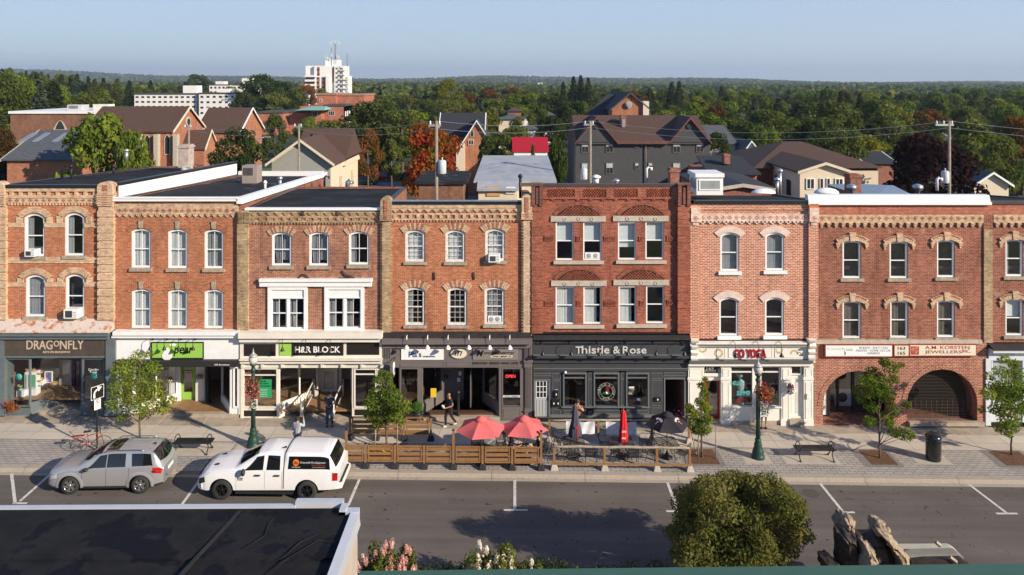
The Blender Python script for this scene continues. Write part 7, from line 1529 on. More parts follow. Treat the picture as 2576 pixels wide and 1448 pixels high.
t,d=person('person in dark grey polo, jeans and black cap looking at a phone by the ramp',G(829,1074),.15,cl('grey_polo',(.055,.06,.085)),cl('blue_jeans',(.035,.06,.12)),None,dict(hd=(0,-.06,1.60),tp=(0,-.05,1.69),el=(-.25,.02,1.14),er=(.25,.02,1.14),hl=(-.09,-.22,1.10),hr=(.10,-.22,1.10),al=(-.12,.02,.09),ar=(.14,.04,.09)),cap=(.02,.022,.035),scale=1.03)
m=MB();m.box(-.04,.04,-.34,-.33,1.10,1.14);m.build('phone',m_iron,t)
t,d=person('bald person in black walking past the coffee shop carrying white cups',G(1130,1075),-.9,cl('black_shirt',(.02,.022,.035)),cl('black_trousers',(.015,.016,.022)),None,dict(el=(-.25,.05,1.13),er=(.25,.05,1.13),hl=(-.14,-.24,1.06),hr=(.14,-.24,1.06),kl=(-.09,-.16,.52),al=(-.09,-.14,.09),kr=(.09,.1,.50),ar=(.09,.36,.16)),skin=M('tanned_skin',(.42,.20,.12),.55,var=.05),shoes=(.5,.5,.5))
m=MB();m.lathe([(.035,0),(.045,.1),(.04,.1),(0,.09)],(-.06,-.36,1.06),10);m.lathe([(.035,0),(.045,.1),(.04,.1),(0,.09)],(.06,-.36,1.04),10);m.build('cup',m_sw,t)
t,d=person('person in a grey hoodie photographing with a camera behind the white pickup',G(748,1143)+Vector((0,0,.0)),math.pi*.88,cl('grey_hoodie',(.40,.42,.46)),cl('dark_jeans',(.04,.05,.08)),(.02,.018,.016),dict(el=(-.27,-.14,1.26),er=(.27,-.12,1.22),hl=(-.10,-.32,1.50),hr=(.12,-.32,1.48)),sleeve='long',scale=1.0)
k_=T('camera','black camera with a long lens raised by the person in the grey hoodie','camera',t.location+Vector((.05,.30,1.50)),math.pi*.88,world=False);m=MB();m.box(-.07,.07,-.04,.04,-.05,.06);m.build('camera_body',m_iron,k_);m=MB();m.tube([(0,-.04,0),(0,-.22,0)],.04,12);m.build('lens',m_iron,k_);m=MB();m.tube([(.0,.02,-.05),(.1,.12,-.32)],.02,6);m.build('grip',m_iron,k_)
t,d=person('person in a rust red top, hands raised to the face, behind the folded navy umbrella',G(1453,1098),-.1,cl('rust_top',(.32,.10,.06)),cl('navy_trousers',(.02,.025,.05)),(.05,.025,.015),dict(el=(-.27,-.10,1.22),er=(.27,-.10,1.22),hl=(-.09,-.24,1.46),hr=(.10,-.24,1.46)),scale=1.04,hairlen=.2)
t,d=person('person in a white top and black shorts half hidden by the right street lamp',G(1922,1081),math.pi,cl('white_top',(.7,.72,.78)),cl('black_shorts',(.012,.012,.015)),(.04,.025,.02),dict(el=(-.25,-.05,1.13),er=(.25,-.05,1.13),hl=(-.1,-.2,1.2),hr=(.1,-.2,1.2)),legs='short',hairlen=.3,scale=.98)
seat=dict(pel=(0,.05,.50),wai=(0,.07,.64),che=(0,.05,.88),nk=(0,.03,1.04),hd=(0,-.02,1.18),tp=(0,-.01,1.28),sl=(-.18,.04,.98),sr=(.18,.04,.98),el=(-.24,-.04,.74),er=(.24,-.04,.74),hl=(-.10,-.34,.82),hr=(.12,-.34,.80),pl=(-.09,.03,.48),pr=(.09,.03,.48),kl=(-.10,-.42,.50),kr=(.10,-.42,.50),al=(-.10,-.44,.09),ar=(.10,-.44,.09))
for dx,dy,rz,lab,hr_,hl_,sc_ in ((-.62,.05,1.35,'seated person in black with long dark hair, left of the couple at the table',(.05,.022,.012),.4,'black_blouse'),(.60,.12,-1.25,'seated person in a black shirt, right of the couple at the round table',(.05,.035,.025),0,'black_tee')):
    q=Vector((pt.x+dx,pt.y+dy,gz(pt.x+dx)));person(lab,q,rz,cl(sc_,(.015,.014,.016)),cl('dark_jeans',(.04,.05,.08)),hr_,seat,hairlen=hl_);o=dup(ch0,q+Vector((.06*(1 if dx > 0 else -1),.02,0)),rz,'black armchair under the seated person on the %s of the round table' % ('left' if dx < 0 else 'right'))
# ================================================================== near trees, shrubs, near roofs
LC=dict(young=((.13,.19,.03),(.25,.29,.05)),median=((.125,.14,.035),(.24,.22,.07)),green=((.068,.095,.022),(.155,.175,.045)),dgreen=((.034,.058,.017),(.088,.112,.032)),lgreen=((.09,.14,.02),(.18,.225,.035)),ygreen=((.12,.14,.02),(.22,.21,.03)),olive=((.11,.12,.03),(.19,.18,.055)),rust=((.20,.065,.022),(.075,.075,.018)),
          red=((.36,.045,.018),(.16,.12,.02)),orange=((.34,.12,.015),(.22,.10,.02)),purple=((.018,.009,.011),(.035,.016,.018)),bronze=((.035,.026,.012),(.075,.045,.018)),spruce=((.045,.07,.05),(.10,.13,.10)),conif=((.026,.047,.018),(.068,.086,.034)))
def LM(k):return leafm('leaf_'+k,*LC[k])
m_bark=M('bark',(.12,.085,.06),.9,var=.35,scale=6,fine=30,bump=.5)
def near_tree(label,base,cr,lobes,kind,n,lf,dep=.7,name='street_tree',cat='tree',up=None,tr=.045,group='young trees on the sidewalk',lean=()):
    Y0=base.y;t=T(name,label,cat,base,world=False,group=group);rnd=random.Random(len(label));cs=[]
    for (x,y,r) in lobes:
        dy=rnd.uniform(-dep,dep);p=P(*cr.d(x,y),Y0+dy)-base;rr=r*cr.k*Y0/F*(1.15 if cr is not c0 else 1);cs.append((p.x,p.y,p.z,rr,rr*1.0,rr*.72))
    v=foliage(n,blobs(cs,.35),lf,len(label),1.3);obj('crown',mesh_np('crown',v,LM(kind)),t)
    top=max(c[2] for c in cs);bot=min(c[2] for c in cs);m=MB();pts=[(0,0,0)]+[(rnd.uniform(-.03,.03),0,bot*q) for q in (.4,.8)]+[(rnd.uniform(-.06,.06),0,bot+(top-bot)*q) for q in (.3,.6,.9)];m.tube(pts,[tr*1.2,tr,tr*.9,tr*.7,tr*.45,tr*.2],7)
    for c in cs:zb=max(bot*.8,c[2]-c[3]*1.2-.2);m.tube([(0,0,zb),(c[0]*.5,c[1]*.5,(zb+c[2])/2+.05),(c[0],c[1],c[2])],[tr*.45,tr*.3,tr*.12],5)
    m.build('trunk',m_bark,t);return t
near_tree('feathery young tree in front of the white shop front with the pear sign',G(352,1103),cE,[(1000,320,55),(1090,300,30),(900,400,85),(1090,410,80),(990,470,90),(850,440,50),(880,540,85),(1110,540,75),(980,590,90),(850,650,75),(1020,680,85),(1160,630,70),(1240,640,40),(900,740,45),(1060,730,55),(1180,700,50),(870,770,30)],'young',6000,.085)
near_tree('bushy young tree standing inside the timber patio',G(973,1134),cG,[(350,390,40),(400,420,45),(310,450,45),(380,500,75),(300,560,65),(420,590,85),(270,640,75),(360,670,100),(500,660,70),(250,740,60),(340,770,85),(450,740,85),(560,700,45),(300,820,50),(500,800,45),(570,650,30)],'young',6500,.085)
near_tree('narrow staked young tree with a climbing pink plant between the dark grey and ivory shops',G(1766,1150),cH,[(1518,440,25),(1495,500,40),(1515,570,45),(1480,640,50),(1520,680,50),(1385,680,35),(1400,740,50),(1470,750,70),(1540,790,45),(1420,820,60),(1500,860,70),(1440,880,40),(1400,700,40)],'young',4200,.075,.35)
obj('flowers',mesh_np('flowers',foliage(160,lambda r,n:(r.normal(0,1,(n,3))*(.35,.3,.3)+(-.5,1.4,1.1),r.normal(0,1,(n,3))),.06,3),M('pink_petals',(.5,.1,.25),.7,var=.3)),bpy.data.objects['street_tree.002'])
near_tree('sparse young tree in front of the brick arches',G(2213,1153),cJ,[(690,385,45),(740,430,60),(820,410,28),(600,470,55),(560,540,70),(660,540,75),(760,520,45),(520,610,75),(620,620,60),(700,640,75),(500,680,35),(860,720,40),(760,760,45),(590,740,55),(700,820,55),(570,850,55),(730,870,45),(760,940,45),(850,950,65),(900,970,30)],'lgreen',5200,.085)
near_tree('fresh green young tree at the right edge in front of the pale blue shop',G(2545,1145),cJ,[(1630,370,45),(1700,400,45),(1600,460,55),(1720,480,70),(1510,500,40),(1560,600,75),(1680,580,90),(1790,600,80),(1500,640,55),(1620,690,90),(1740,720,90),(1450,760,30),(1560,760,50),(1660,810,85),(1820,760,80),(1600,900,55),(1680,890,60),(1660,950,35)],'young',6200,.09)
for px,pyb,h,lab in ((1756,1152,1.6,'left'),(1800,1154,1.5,'right')):p=G(px,pyb);m=MB();m.tube([(p.x,p.y,p.z),(p.x+.04,p.y,p.z+h)],.03,6);m.build('tree_stake',m_wth,None,'%s weathered stake of the narrow staked tree' % lab,'stake',group='stakes of the small tree')
for px,pyb,lab in ((943,1134,'left'),(998,1136,'right')):p=G(px,pyb);m=MB();m.tube([(p.x,p.y,p.z),(p.x+.05,p.y,p.z+(1.25 if lab == 'left' else 1.9))],.03,6);m.build('tree_stake',m_wth,None,'%s stake of the bushy tree in the timber patio' % lab,'stake',group='stakes of the patio tree')
# big round tree in the median
b0=G(1860,1500,-.15);b0.y=26.3;b0.x=572*26.3/F;b0.z=gz(b0.x)-.1
rnd=random.Random(3);lb=[]
for k in range(110):
    a=rnd.uniform(0,6.28);q=rnd.random()**.5;e_=1+.04*math.sin(5*a+1);lb.append((1857+158*q*e_*math.cos(a),1328+128*q*e_*math.sin(a),rnd.uniform(28,46)))
lb += [(1830,1205,30),(1880,1212,28),(1720,1240,30),(2005,1265,28),(1695,1340,28),(2030,1350,24)]
near_tree('large round dark green tree in the median at the bottom of the picture',b0,c0,lb,'median',70000,.075,1.7,'median_tree',tr=.13,group=None)
# shrubs and low hedge of the median
strip('median',-70,70,22.5,26.4,-.05,m_mul)
def hyd(px,pyt,w,c1,c2,label,nfl=26):
    Y0=26.0;p=P(px,0,Y0);p.z=gz(p.x)-.05;h=HC-(pyt-HY)*Y0/F-p.z;w=w*Y0/F;t=T('flowering_shrub',label,'shrub',p,world=False,group='flowering shrubs in the median');rnd=random.Random(int(px))
    cs=[(rnd.uniform(-.45,.45)*w,rnd.uniform(-.4,.4),h*rnd.uniform(.35,.75),w*.2,.3,h*.25) for _ in range(10)];obj('leaves',mesh_np('leaves',foliage(2200,blobs(cs,.3),.10,2),LM('green')),t)
    V=[]
    for k in range(nfl):
        x,y,z=rnd.uniform(-.5,.5)*w,rnd.uniform(-.4,.35),h*rnd.uniform(.55,1.0);z *= 1-.25*abs(x/w*2)**2;V.append(foliage(220,blobs([(x,y,z,.075,.075,.16)],.7),.04,k))
        if k in (nfl//3,2*nfl//3,nfl-1):obj('blossom',mesh_np('blossom',np.concatenate(V),M('blossom_%d' % int(c1[1]*100),c1,.8,var=.25,scale=6,c2=c2)),t);V=[]
hyd(925,1392,60,(.62,.34,.30),(.70,.52,.42),'pink flowering shrub nearest the corner of the black roof',14);hyd(965,1368,85,(.58,.28,.24),(.66,.45,.36),'tall pink and rust flowering shrub beside the black roof');hyd(1010,1385,80,(.60,.26,.22),(.68,.42,.32),'rusty pink flowering shrub, right of the pink group');hyd(1238,1366,110,(.72,.62,.48),(.78,.70,.60),'cream flowering shrub alone in the low hedge',36);hyd(1335,1418,60,(.72,.62,.48),(.78,.70,.60),'low cream flowering shrub at the green roof edge',8)
V=[foliage(5200,blobs([(x*26/F,26.2+random.Random(x).uniform(-.3,.3),.5+.1*random.Random(x+1).random()+gz(0),.5,.4,.42) for x in range(-260,420,26)],.3),.09,9)]
obj('hedge',mesh_np('hedge',np.concatenate(V),LM('dgreen')));h_=bpy.data.objects['hedge'];tag(h_,'low dark green hedge along the median behind the green roof edge','hedge')
# near black roof with white metal edge
ZR=9.0;XR_=-2.93;t=T('near_building','flat black membrane roof with a white metal edge in the bottom left corner','building',(-8,12,0));o_=OFF[t.name]
m=MB();m.box(-20,XR_-.12,4,14.985,ZR-.5,ZR-.12)
m.hull8([(-20,13.5,ZR-.13),(XR_-.12,13.5,ZR-.13),(XR_-.12,14.985,ZR-.13),(-20,14.985,ZR-.13)],[(-20,13.5,ZR-.12),(XR_-.12,13.5,ZR-.08),(XR_-.12,14.985,ZR-.03),(-20,14.985,ZR-.115)])
m.build('roof',wm('wrinkled_membrane',lambda:M('wrinkled_membrane',(.017,.0165,.017),.8,var=.35,scale=.9,c2=(.006,.006,.009),lo=.52,hi=.56,fine=3.2,bump=.5,spec=.15)),t)
m=MB();zr=lambda x:ZR+.02+(-2.9-x)*-.012
m.hull8([(-20,14.99,ZR-.3),(-4.2,14.99,ZR-.3),(-4.2,15.1,ZR-.3),(-20,15.1,ZR-.3)],[(-20,14.99,ZR-.10),(-4.2,14.99,ZR+.0),(-4.2,15.1,ZR+.0),(-20,15.1,ZR-.10)]);m.box(-4.2,XR_-.35,15.02,15.16,ZR-.3,ZR+.07);m.box(XR_-.36,XR_-.24,14.75,15.0,ZR-.2,ZR+.06);m.box(XR_-.36,XR_,14.75,14.92,ZR-.3,ZR+.021)
m.hull8([(XR_-.14,4,ZR-.3),(XR_+.02,4,ZR-.3),(XR_+.02,14.9,ZR-.3),(XR_-.14,14.9,ZR-.3)],[(XR_-.14,4,ZR+.02),(XR_+.02,4,ZR),(XR_+.02,14.75,ZR),(XR_-.14,14.75,ZR+.02)]);m.build('roof_edge',M('white_metal_edge',(.52,.54,.58),.35,.1,var=.05),t)
m=MB();m.box(-20,XR_-.03,4,14.85,gz(-3)-.3,ZR-.5);m.box(XR_-.1,XR_-.005,4.2,14.7,2,ZR-.29);m.build('wall',M('beige_stucco',(.42,.35,.29),.9,var=.1),t)
m=MB();m.smooth=True
for (pts,r) in (([(-4.4,14.95,0),(-4.55,14.5,0),(-4.5,14.1,0),(-4.75,13.7,0)],.014),([(-3.4,14.3,0),(-3.8,13.9,0),(-4.0,13.4,0)],.017),([(-3.1,13.9,0),(-3.5,13.95,0),(-3.9,13.4,0),(-4.1,12.9,0)],.012)):m.tube([(a,b,ZR-.045) for a,b,c in pts],[r*.4]+[r]*(len(pts)-2)+[r*.3],8)
m.build('membrane_fold',MATS['wrinkled_membrane'],t);m=MB();m.hull8([(-5.9,11,ZR-.05),(-5.83,11,ZR-.05),(-5.2,14.9,ZR-.05),(-5.27,14.9,ZR-.05)],[(-5.9,11,ZR-.035),(-5.83,11,ZR-.035),(-5.2,14.9,ZR-.035),(-5.27,14.9,ZR-.035)]);m.build('membrane_seam',M('seam_grey',(.021,.0205,.021),.9),t)
# green metal edge of the roof below the camera
t=T('near_building','dark green metal roof edge running along the bottom right of the picture','building',(3,8,0));zg=lambda x,y:HC-((1437-(x-905)/1671*19)-HY)*9.0/F
xa,xb=(905-CX)*9/F,8.5;m=MB();m.hull8([(xa,7.4,11.0),(xb,7.4,11.0),(xb,9.0,11.0),(xa,9.0,11.0)],[(xa,7.4,zg(905,0)),(xb,7.4,zg(3130,0)),(xb,9.0,zg(3130,0)),(xa,9.0,zg(905,0))]);m.build('roof_edge',M('green_sheet_metal',(.05,.115,.085),.7,0,var=.05),t);m=MB();m.box(xa+.1,xb-.1,5,8.9,gz(3)-.3,11.0);m.build('wall',MATS['beige_stucco'],t)
# rock cascade in the median
m_rock=M('limestone_boulder',(.38,.285,.185),.95,var=.5,scale=3.2,fine=11,bump=1.0,c2=(.13,.11,.09),lo=.48,hi=.62,obj=True)
def rock(t,pts,name='boulder',Y0=24.5,mat=None,dz=0.0,th=1.0):
    pts=[((a[0]*(1-f)+b[0]*f),(a[1]*(1-f)+b[1]*f)) for a,b in zip(pts,pts[1:]+pts[:1]) for f in (0,.33,.66)]
    rnd=random.Random(len(pts)+int(pts[0][0]));m=MB();n=14;K=len(pts);vs=[]
    q=[P(x,y,Y0) for x,y in pts];c=sum(q,Vector())/K
    for j in range(7):
        f=math.sin(math.pi*(j+.5)/7)**(.55 if th > .5 else .1);yy=Y0+(-.45+j*.15)*th
        for p in q:d=c+(p-c)*f*(rnd.uniform(.93,1.06) if th > .5 else 1);vs.append((d.x-t.location.x,yy+rnd.uniform(-.04,.04)-t.location.y,d.z-t.location.z+rnd.uniform(-.03,.03)))
    m.add(vs,[(j*K+i,j*K+(i+1) % K,(j+1)*K+(i+1) % K,(j+1)*K+i) for j in range(6) for i in range(K)]+[tuple(range(K)),tuple(6*K+i for i in range(K))]);m.sm=[True]*len(m.f);o=m.build(name,mat or m_rock,None);o.parent=t
    tx_=bpy.data.textures.get('rock_noise') or bpy.data.textures.new('rock_noise','CLOUDS');tx_.noise_scale=.28;tx_.noise_depth=4;sb=o.modifiers.new('sub','SUBSURF');sb.subdivision_type='SIMPLE';sb.levels=sb.render_levels=2;dp=o.modifiers.new('rough','DISPLACE');dp.texture=tx_;dp.strength=.22;dp.texture_coords='OBJECT';dp.texture_coords_object=t;return o
t=T('rock_cascade','tall rough boulders around a dark water cascade in the bottom right of the picture','fountain',(11,24.5,gz(11)),world=False)
kq=lambda pts:[(2039.3+x*.16667,1273.7+y*.16667) for x,y in pts]
for i,(pts,yy) in enumerate((([(400,200),(440,110),(520,95),(580,130),(640,200),(625,330),(540,360),(460,365),(385,300)],24.7),([(375,350),(500,330),(610,310),(640,420),(720,700),(740,900),(380,900)],24.3),([(940,210),(1050,220),(1130,260),(1155,380),(1060,400),(900,370)],25.0),([(1000,360),(1150,400),(1290,560),(1440,700),(1450,900),(1310,900),(1280,780),(1190,600)],24.6),([(765,515),(860,590),(940,680),(990,900),(720,900),(750,700)],23.9),([(140,760),(380,780),(440,900),(150,900)],24.2))):rock(t,kq(pts),Y0=yy,mat=M('wet_dark_rock',(.035,.026,.019),.45,var=.5,scale=5,bump=.8,obj=True) if i in (1,5) else None)
rock(t,kq([(640,400),(900,370),(1060,400),(1200,640),(1290,900),(740,900)]),'cascade_bed',24.9,M('wet_dark_rock',(.02,.016,.013),.2,var=.4,scale=5,bump=.6))
t=T('stone_trough','pale stone slab over a dark basin to the right of the rock cascade','trough',(14,25,gz(14)),world=False)
for nm,pts,yy,mt in (('slab',[(1340,610),(2100,605),(2190,660),(2180,670),(1400,675)],25.4,M('pale_slab',(.45,.42,.33),.8,var=.1)),('slab',[(1440,690),(2180,675),(2280,750),(2260,765),(1450,765)],24.8,M('grey_slab',(.22,.21,.18),.8,var=.1)),('basin',[(1490,800),(1700,775),(2250,765),(2380,850),(2370,900),(1490,900)],24.6,MATS['wet_dark_rock'])):q_=[P(x,y,yy) for x,y in kq(pts)];o=MB().prism([(a_.x-t.location.x,a_.z-t.location.z) for a_ in q_],'y',yy-25-.15,yy-25+.15).build(nm,mt,None);o.parent=t
m=MB()
for a,b in (((1890,545),(1960,600)),((2100,770),(2200,850))):pa,pb=[P(*kq([q])[0],24.4) for q in (a,b)];m.tube([pa-t.location,pb-t.location],.06,4)
m.build('beam',m_wth).parent=t
# ================================================================== roof furniture on the row
m_galv=M('galvanised',(.50,.52,.54),.35,.7,var=.1);m_chb=brick('chimney_brick',(.34,.11,.07),(.22,.07,.05),(.3,.2,.15));m_cr=M('rendered_chimney',(.42,.35,.30),.9,var=.25,scale=3)
def at(cr,x,y,Y):return P(*cr.d(x,y),Y)
def rbox(name,label,cat,cr,r,Y,d,mat,group=None,grille=False,cap=None):
    a=at(cr,r[0],r[3],Y);b=at(cr,r[2],r[1],Y);t=T(name,label,cat,((a.x+b.x)/2,Y,a.z),group=group);MB().box(a.x,b.x,Y,Y+d,a.z,b.z).build('casing' if cap is None else 'stack',mat,t,bevel=.02)
    w=b.x-a.x;h=b.z-a.z
    if grille:m=MB();[m.box(a.x+w*.1+k*w*.08,a.x+w*.1+k*w*.08+w*.05,Y-.01,Y,a.z+h*.45,b.z-h*.12) for k in range(8)];m.build('grille',m_iron,t);m=MB();m.box(a.x+.05,b.x-.05,Y+.05,Y+d-.05,a.z-.3,a.z-.002);m.build('curb',m_iron,t)
    if cap is not None:MB().box(a.x-.06,b.x+.06,Y-.06,Y+d+.06,b.z-.22,b.z-.08).build('cap',cap,t)
    return t
rbox('roof_air_handler','tan rooftop cooling unit on the roof with the white sloping coping','air conditioner',cB,(0,75,120,215),50,1.0,M('tan_casing',(.30,.25,.22),.5,var=.06),grille=True)
rbox('chimney','grey rendered chimney with a satellite dish on the far left black roof','chimney',cM,(1510,990,1600,1185),52,.9,m_cr,cap=m_cr)
rbox('chimney','red brick chimney behind the right end of the deep red building','chimney',cO,(1825,950,1903,1085),47,.7,m_chb,cap=m_chb);rbox('chimney','tall red brick chimney behind the long white parapet','chimney',cQ,(1265,890,1350,1045),56,1.0,m_chb,cap=m_chb)
p=at(cM,1590,1195,51.5);m=MB();m.lathe([(0,.06),(.25,.08),(.42,.2),(.42,.21),(.2,.1),(0,.08)],(0,0,0),18);m.v=[(p.x+q[0],p.y-q[2]+.1,p.z+q[1]*.45+q[2]*.3) for q in m.v];m.build('satellite_dish',M('dish_grey',(.45,.46,.46),.5),None,'grey satellite dish at the foot of the rendered chimney','satellite dish')
a=at(cQ,105,1045,YF+1.6);b=at(cQ,305,910,YF+1.6);t=T('roof_lantern','white glazed roof lantern with a flat cap above the pinkish brick building','roof lantern',(a.x,YF+1.6,a.z));MB().box(a.x,b.x,YF+1.6,YF+3.2,a.z,b.z).build('curb',m_white,t);MB().box(a.x-.08,b.x+.05,YF+1.5,YF+3.3,b.z,b.z+.2).build('cap',m_white,t)
f=MB();frame_rect(f,a.x+.12,b.x-.12,a.z+.25,b.z-.12,.07,YF+1.56,YF+1.62);w=f.build('window',m_white,t);MB().box(a.x+.19,b.x-.19,YF+1.575,YF+1.598,a.z+.32,b.z-.19).build('pane',M('pale_sky_glass',(.30,.33,.31),.08),w);f=MB();f.v,f.f=[],[];f.box(a.x-.02,a.x-.002,YF+1.8,YF+3.0,a.z+.3,b.z-.15);f.build('pane',MATS['pale_sky_glass'],t)
def vent(cr,x,y0,y1,Y,r,mat,label,kind='pipe'):
    a=at(cr,x,y1,Y);b=at(cr,x,y0,Y);m=MB()
    if kind == 'turbine':m.lathe([(.12,0),(.12,.15),(.2,.2),(.3,.35),(.28,.48),(.12,.56),(0,.58)],a,20,flute=.1)
    elif kind == 'hook':m.tube([a,b,(b.x+.12,b.y,b.z+.1),(b.x+.3,b.y,b.z+.04),(b.x+.3,b.y,b.z-.1)],r,8)
    elif kind == 'dome':m.lathe([(.85,0),(.8,.12),(.6,.26),(.3,.34),(0,.37)],a,20,sy=.6)
    else:m.tube([a,b],r,8);m.lathe([(r*1.6,0),(r*1.7,.1),(r*.5,.2)],b,10)
    m.build('roof_vent' if kind != 'dome' else 'roof_dome',mat,None,label,'vent' if kind != 'dome' else 'skylight',group='vents and pipes on the roofs' if kind != 'dome' else 'white roof domes')
vent(cM,525,1190,1275,44,.07,m_iron,'bent black vent pipe on the far left black roof','hook');vent(cM,605,1185,1275,44,.05,m_iron,'straight black vent pipe beside the bent one on the far left roof');vent(cM,963,1180,1235,48,.06,m_iron,'short black vent pipe in the middle of the far left roof');vent(cM,993,1050,1140,58,.07,m_iron,'dark post on the back of the far left roof');vent(cM,1073,1045,1125,58.5,.13,m_galv,'thick grey post on the back of the far left roof')
vent(cB,300,180,245,48,.10,m_galv,'thick metal flue on the roof behind the white coping');vent(cB,183,215,268,46,.07,m_sw,'slim white pipe on the roof behind the white coping');vent(cB,648,165,255,53,.07,m_iron,'black bent flue on the brown roof','hook');vent(cB,830,205,250,60,.2,m_galv,'shiny bent duct behind the brown roof','hook')
vent(cO,1625,950,1065,48,.08,m_sw,'white hooked flue behind the deep red parapet','hook');vent(cO,1195,1030,1075,48,.18,m_sw,'squat white fan on the deep red building');vent(cO,1365,1062,1078,48,.14,m_galv,'low metal cap on the deep red building');vent(cO,553,1025,1200,44,.08,m_iron,'dark pipe at the corner of the roof with the zinc edge')
vent(cQ,735,870,1040,46,.10,m_galv,'tall metal flue behind the pinkish building');vent(cQ,714,935,1040,45.5,.10,m_galv,'shorter metal flue behind the pinkish building');vent(cQ,1275,990,1035,45,0,m_galv,'left spinning turbine vent behind the long white parapet','turbine');vent(cQ,1775,990,1035,45,0,m_galv,'right spinning turbine vent behind the long white parapet','turbine')
vent(cQ,612,1000,1035,52,0,m_sw,'left white roof dome behind the row','dome');vent(cQ,1085,1000,1030,52,0,m_sw,'right white roof dome behind the row','dome');vent(cQ,1920,925,1010,50,.09,m_sw,'white hooked pipe beside the right utility pole','hook')
# ================================================================== the town behind
b_ch=brick('church_brick',(.42,.155,.08),(.33,.11,.055),(.4,.25,.17),.01);b_hall=brick('hall_brick',(.24,.115,.07),(.19,.09,.055),(.25,.16,.11),.01);b_inst=brick('institution_brick',(.44,.125,.07),(.36,.10,.055),(.45,.25,.17),.012)
r_br=M('brown_shingle',(.085,.05,.036));r_gr=M('slate_grey_shingle',(.085,.09,.10),.85,var=.3,scale=4,fine=20);r_dk=M('charcoal_shingle',(.028,.03,.036),.85,var=.3,scale=4,fine=20);m_dg=M('dark_grey_stucco',(.066,.066,.07),.9,var=.08,scale=1.5,fine=12,bump=.3)
m_cw2=M('cream_siding',(.66,.56,.42),.7,var=.05,scale=2);m_gg=M('grey_green_siding',(.30,.30,.26),.8,var=.05,scale=2);m_wc=M('white_concrete',(.78,.76,.73),.8,var=.06,scale=.4);m_wd=M('far_window_glass',(.03,.035,.04),.15,var=0)
def gbl(t,x0,x1,y0,y1,z0,ze,zr,ax,wm_,rm,ov=.35,wn_='wall',trim=None):
    m=MB()
    if ax == 'x':m.prism([(y0,z0),(y1,z0),(y1,ze),((y0+y1)/2,zr-.05),(y0,ze)],'x',x0,x1)
    else:m.prism([(x0,z0),(x1,z0),(x1,ze),((x0+x1)/2,zr-.05),(x0,ze)],'y',y0,y1)
    m.build(wn_,wm_,t);m=MB();th=.16
    if ax == 'x':k=(zr-ze)/((y1-y0)/2);ym=(y0+y1)/2;m.prism([(y0-ov,ze-k*ov),(ym,zr),(y1+ov,ze-k*ov),(y1+ov,ze-k*ov+th),(ym,zr+th),(y0-ov,ze-k*ov+th)],'x',x0-ov,x1+ov)
    else:k=(zr-ze)/((x1-x0)/2);xm=(x0+x1)/2;m.prism([(x0-ov,ze-k*ov),(xm,zr),(x1+ov,ze-k*ov),(x1+ov,ze-k*ov+th),(xm,zr+th),(x0-ov,ze-k*ov+th)],'y',y0-ov,y1+ov)
    m.build('roof',rm,t)
    if trim:
        m=MB();w=.22
        if ax == 'x':[m.prism([(y0-ov,ze-k*ov-w*.4),(ym,zr-w*.4),(y1+ov,ze-k*ov-w*.4),(y1+ov,ze-k*ov+th+.03),(ym,zr+th+.03),(y0-ov,ze-k*ov+th+.03)],'x',a,b) for a,b in ((x1+ov,x1+ov+.12),(x0-ov-.12,x0-ov))]
        else:[m.prism([(x0-ov,ze-k*ov-w*.4),(xm,zr-w*.4),(x1+ov,ze-k*ov-w*.4),(x1+ov,ze-k*ov+th+.03),(xm,zr+th+.03),(x0-ov,ze-k*ov+th+.03)],'y',a,b) for a,b in ((y0-ov-.12,y0-ov),)]
        m.build('roof_trim',trim,t)
def hip(t,x0,x1,y0,y1,z0,ze,zr,wm_,rm,ov=.5,rl=None):
    MB().box(x0,x1,y0,y1,z0,ze).build('wall',wm_,t);m=MB();d=min(x1-x0,y1-y0)/2 if rl is None else (x1-x0-rl)/2;ym=(y0+y1)/2
    m.add([(x0-ov,y0-ov,ze),(x1+ov,y0-ov,ze),(x1+ov,y1+ov,ze),(x0-ov,y1+ov,ze),(x0+d,ym,zr),(x1-d,ym,zr)],[(0,1,5,4),(1,2,5),(2,3,4,5),(3,0,4),(3,2,1,0)]);m.build('roof',rm,t)
def win(t,cr,r,Y,fr=None,kind='rect',bars=1):
    a=at(cr,r[0],r[3],Y);b=at(cr,r[2],r[1],Y);m=MB();w=min(.09,(b.x-a.x)*.14)
    if kind == 'arch':
        h=(b.x-a.x)/2;pts=[(a.x,a.z)]+[(a.x+2*h*q,b.z-h*1.3*abs(2*q-1)**1.6) for q in (0,.15,.3,.5,.7,.85,1)]+[(b.x,a.z)];m.prism([(x,z) for x,z in pts],'y',Y-.06,Y);o=m.build('window',fr or m_lime,t)
        cx_=(a.x+b.x)/2;cz_=(a.z+b.z)/2;m=MB();m.prism([(cx_+(x-cx_)*.68,cz_+(z-cz_)*.9) for x,z in pts],'y',Y-.07,Y-.061);m.build('pane',m_wd,o);return o
    frame_rect(m,a.x,b.x,a.z,b.z,w,Y-.06,Y+.02)
    for k in range(bars):x=a.x+(b.x-a.x)*(k+1)/(bars+1);m.box(x-.03,x+.03,Y-.05,Y+.01,a.z+w,b.z-w)
    o=m.build('window',fr or m_white,t);MB().box(a.x+w*.9,b.x-w*.9,Y-.03,Y-.005,a.z+w*.9,b.z-w*.9).build('pane',m_wd,o);return o
def xz(cr,x,y,Y):p=at(cr,x,y,Y);return p.x,p.z
g0=lambda x:gz(x)-.5
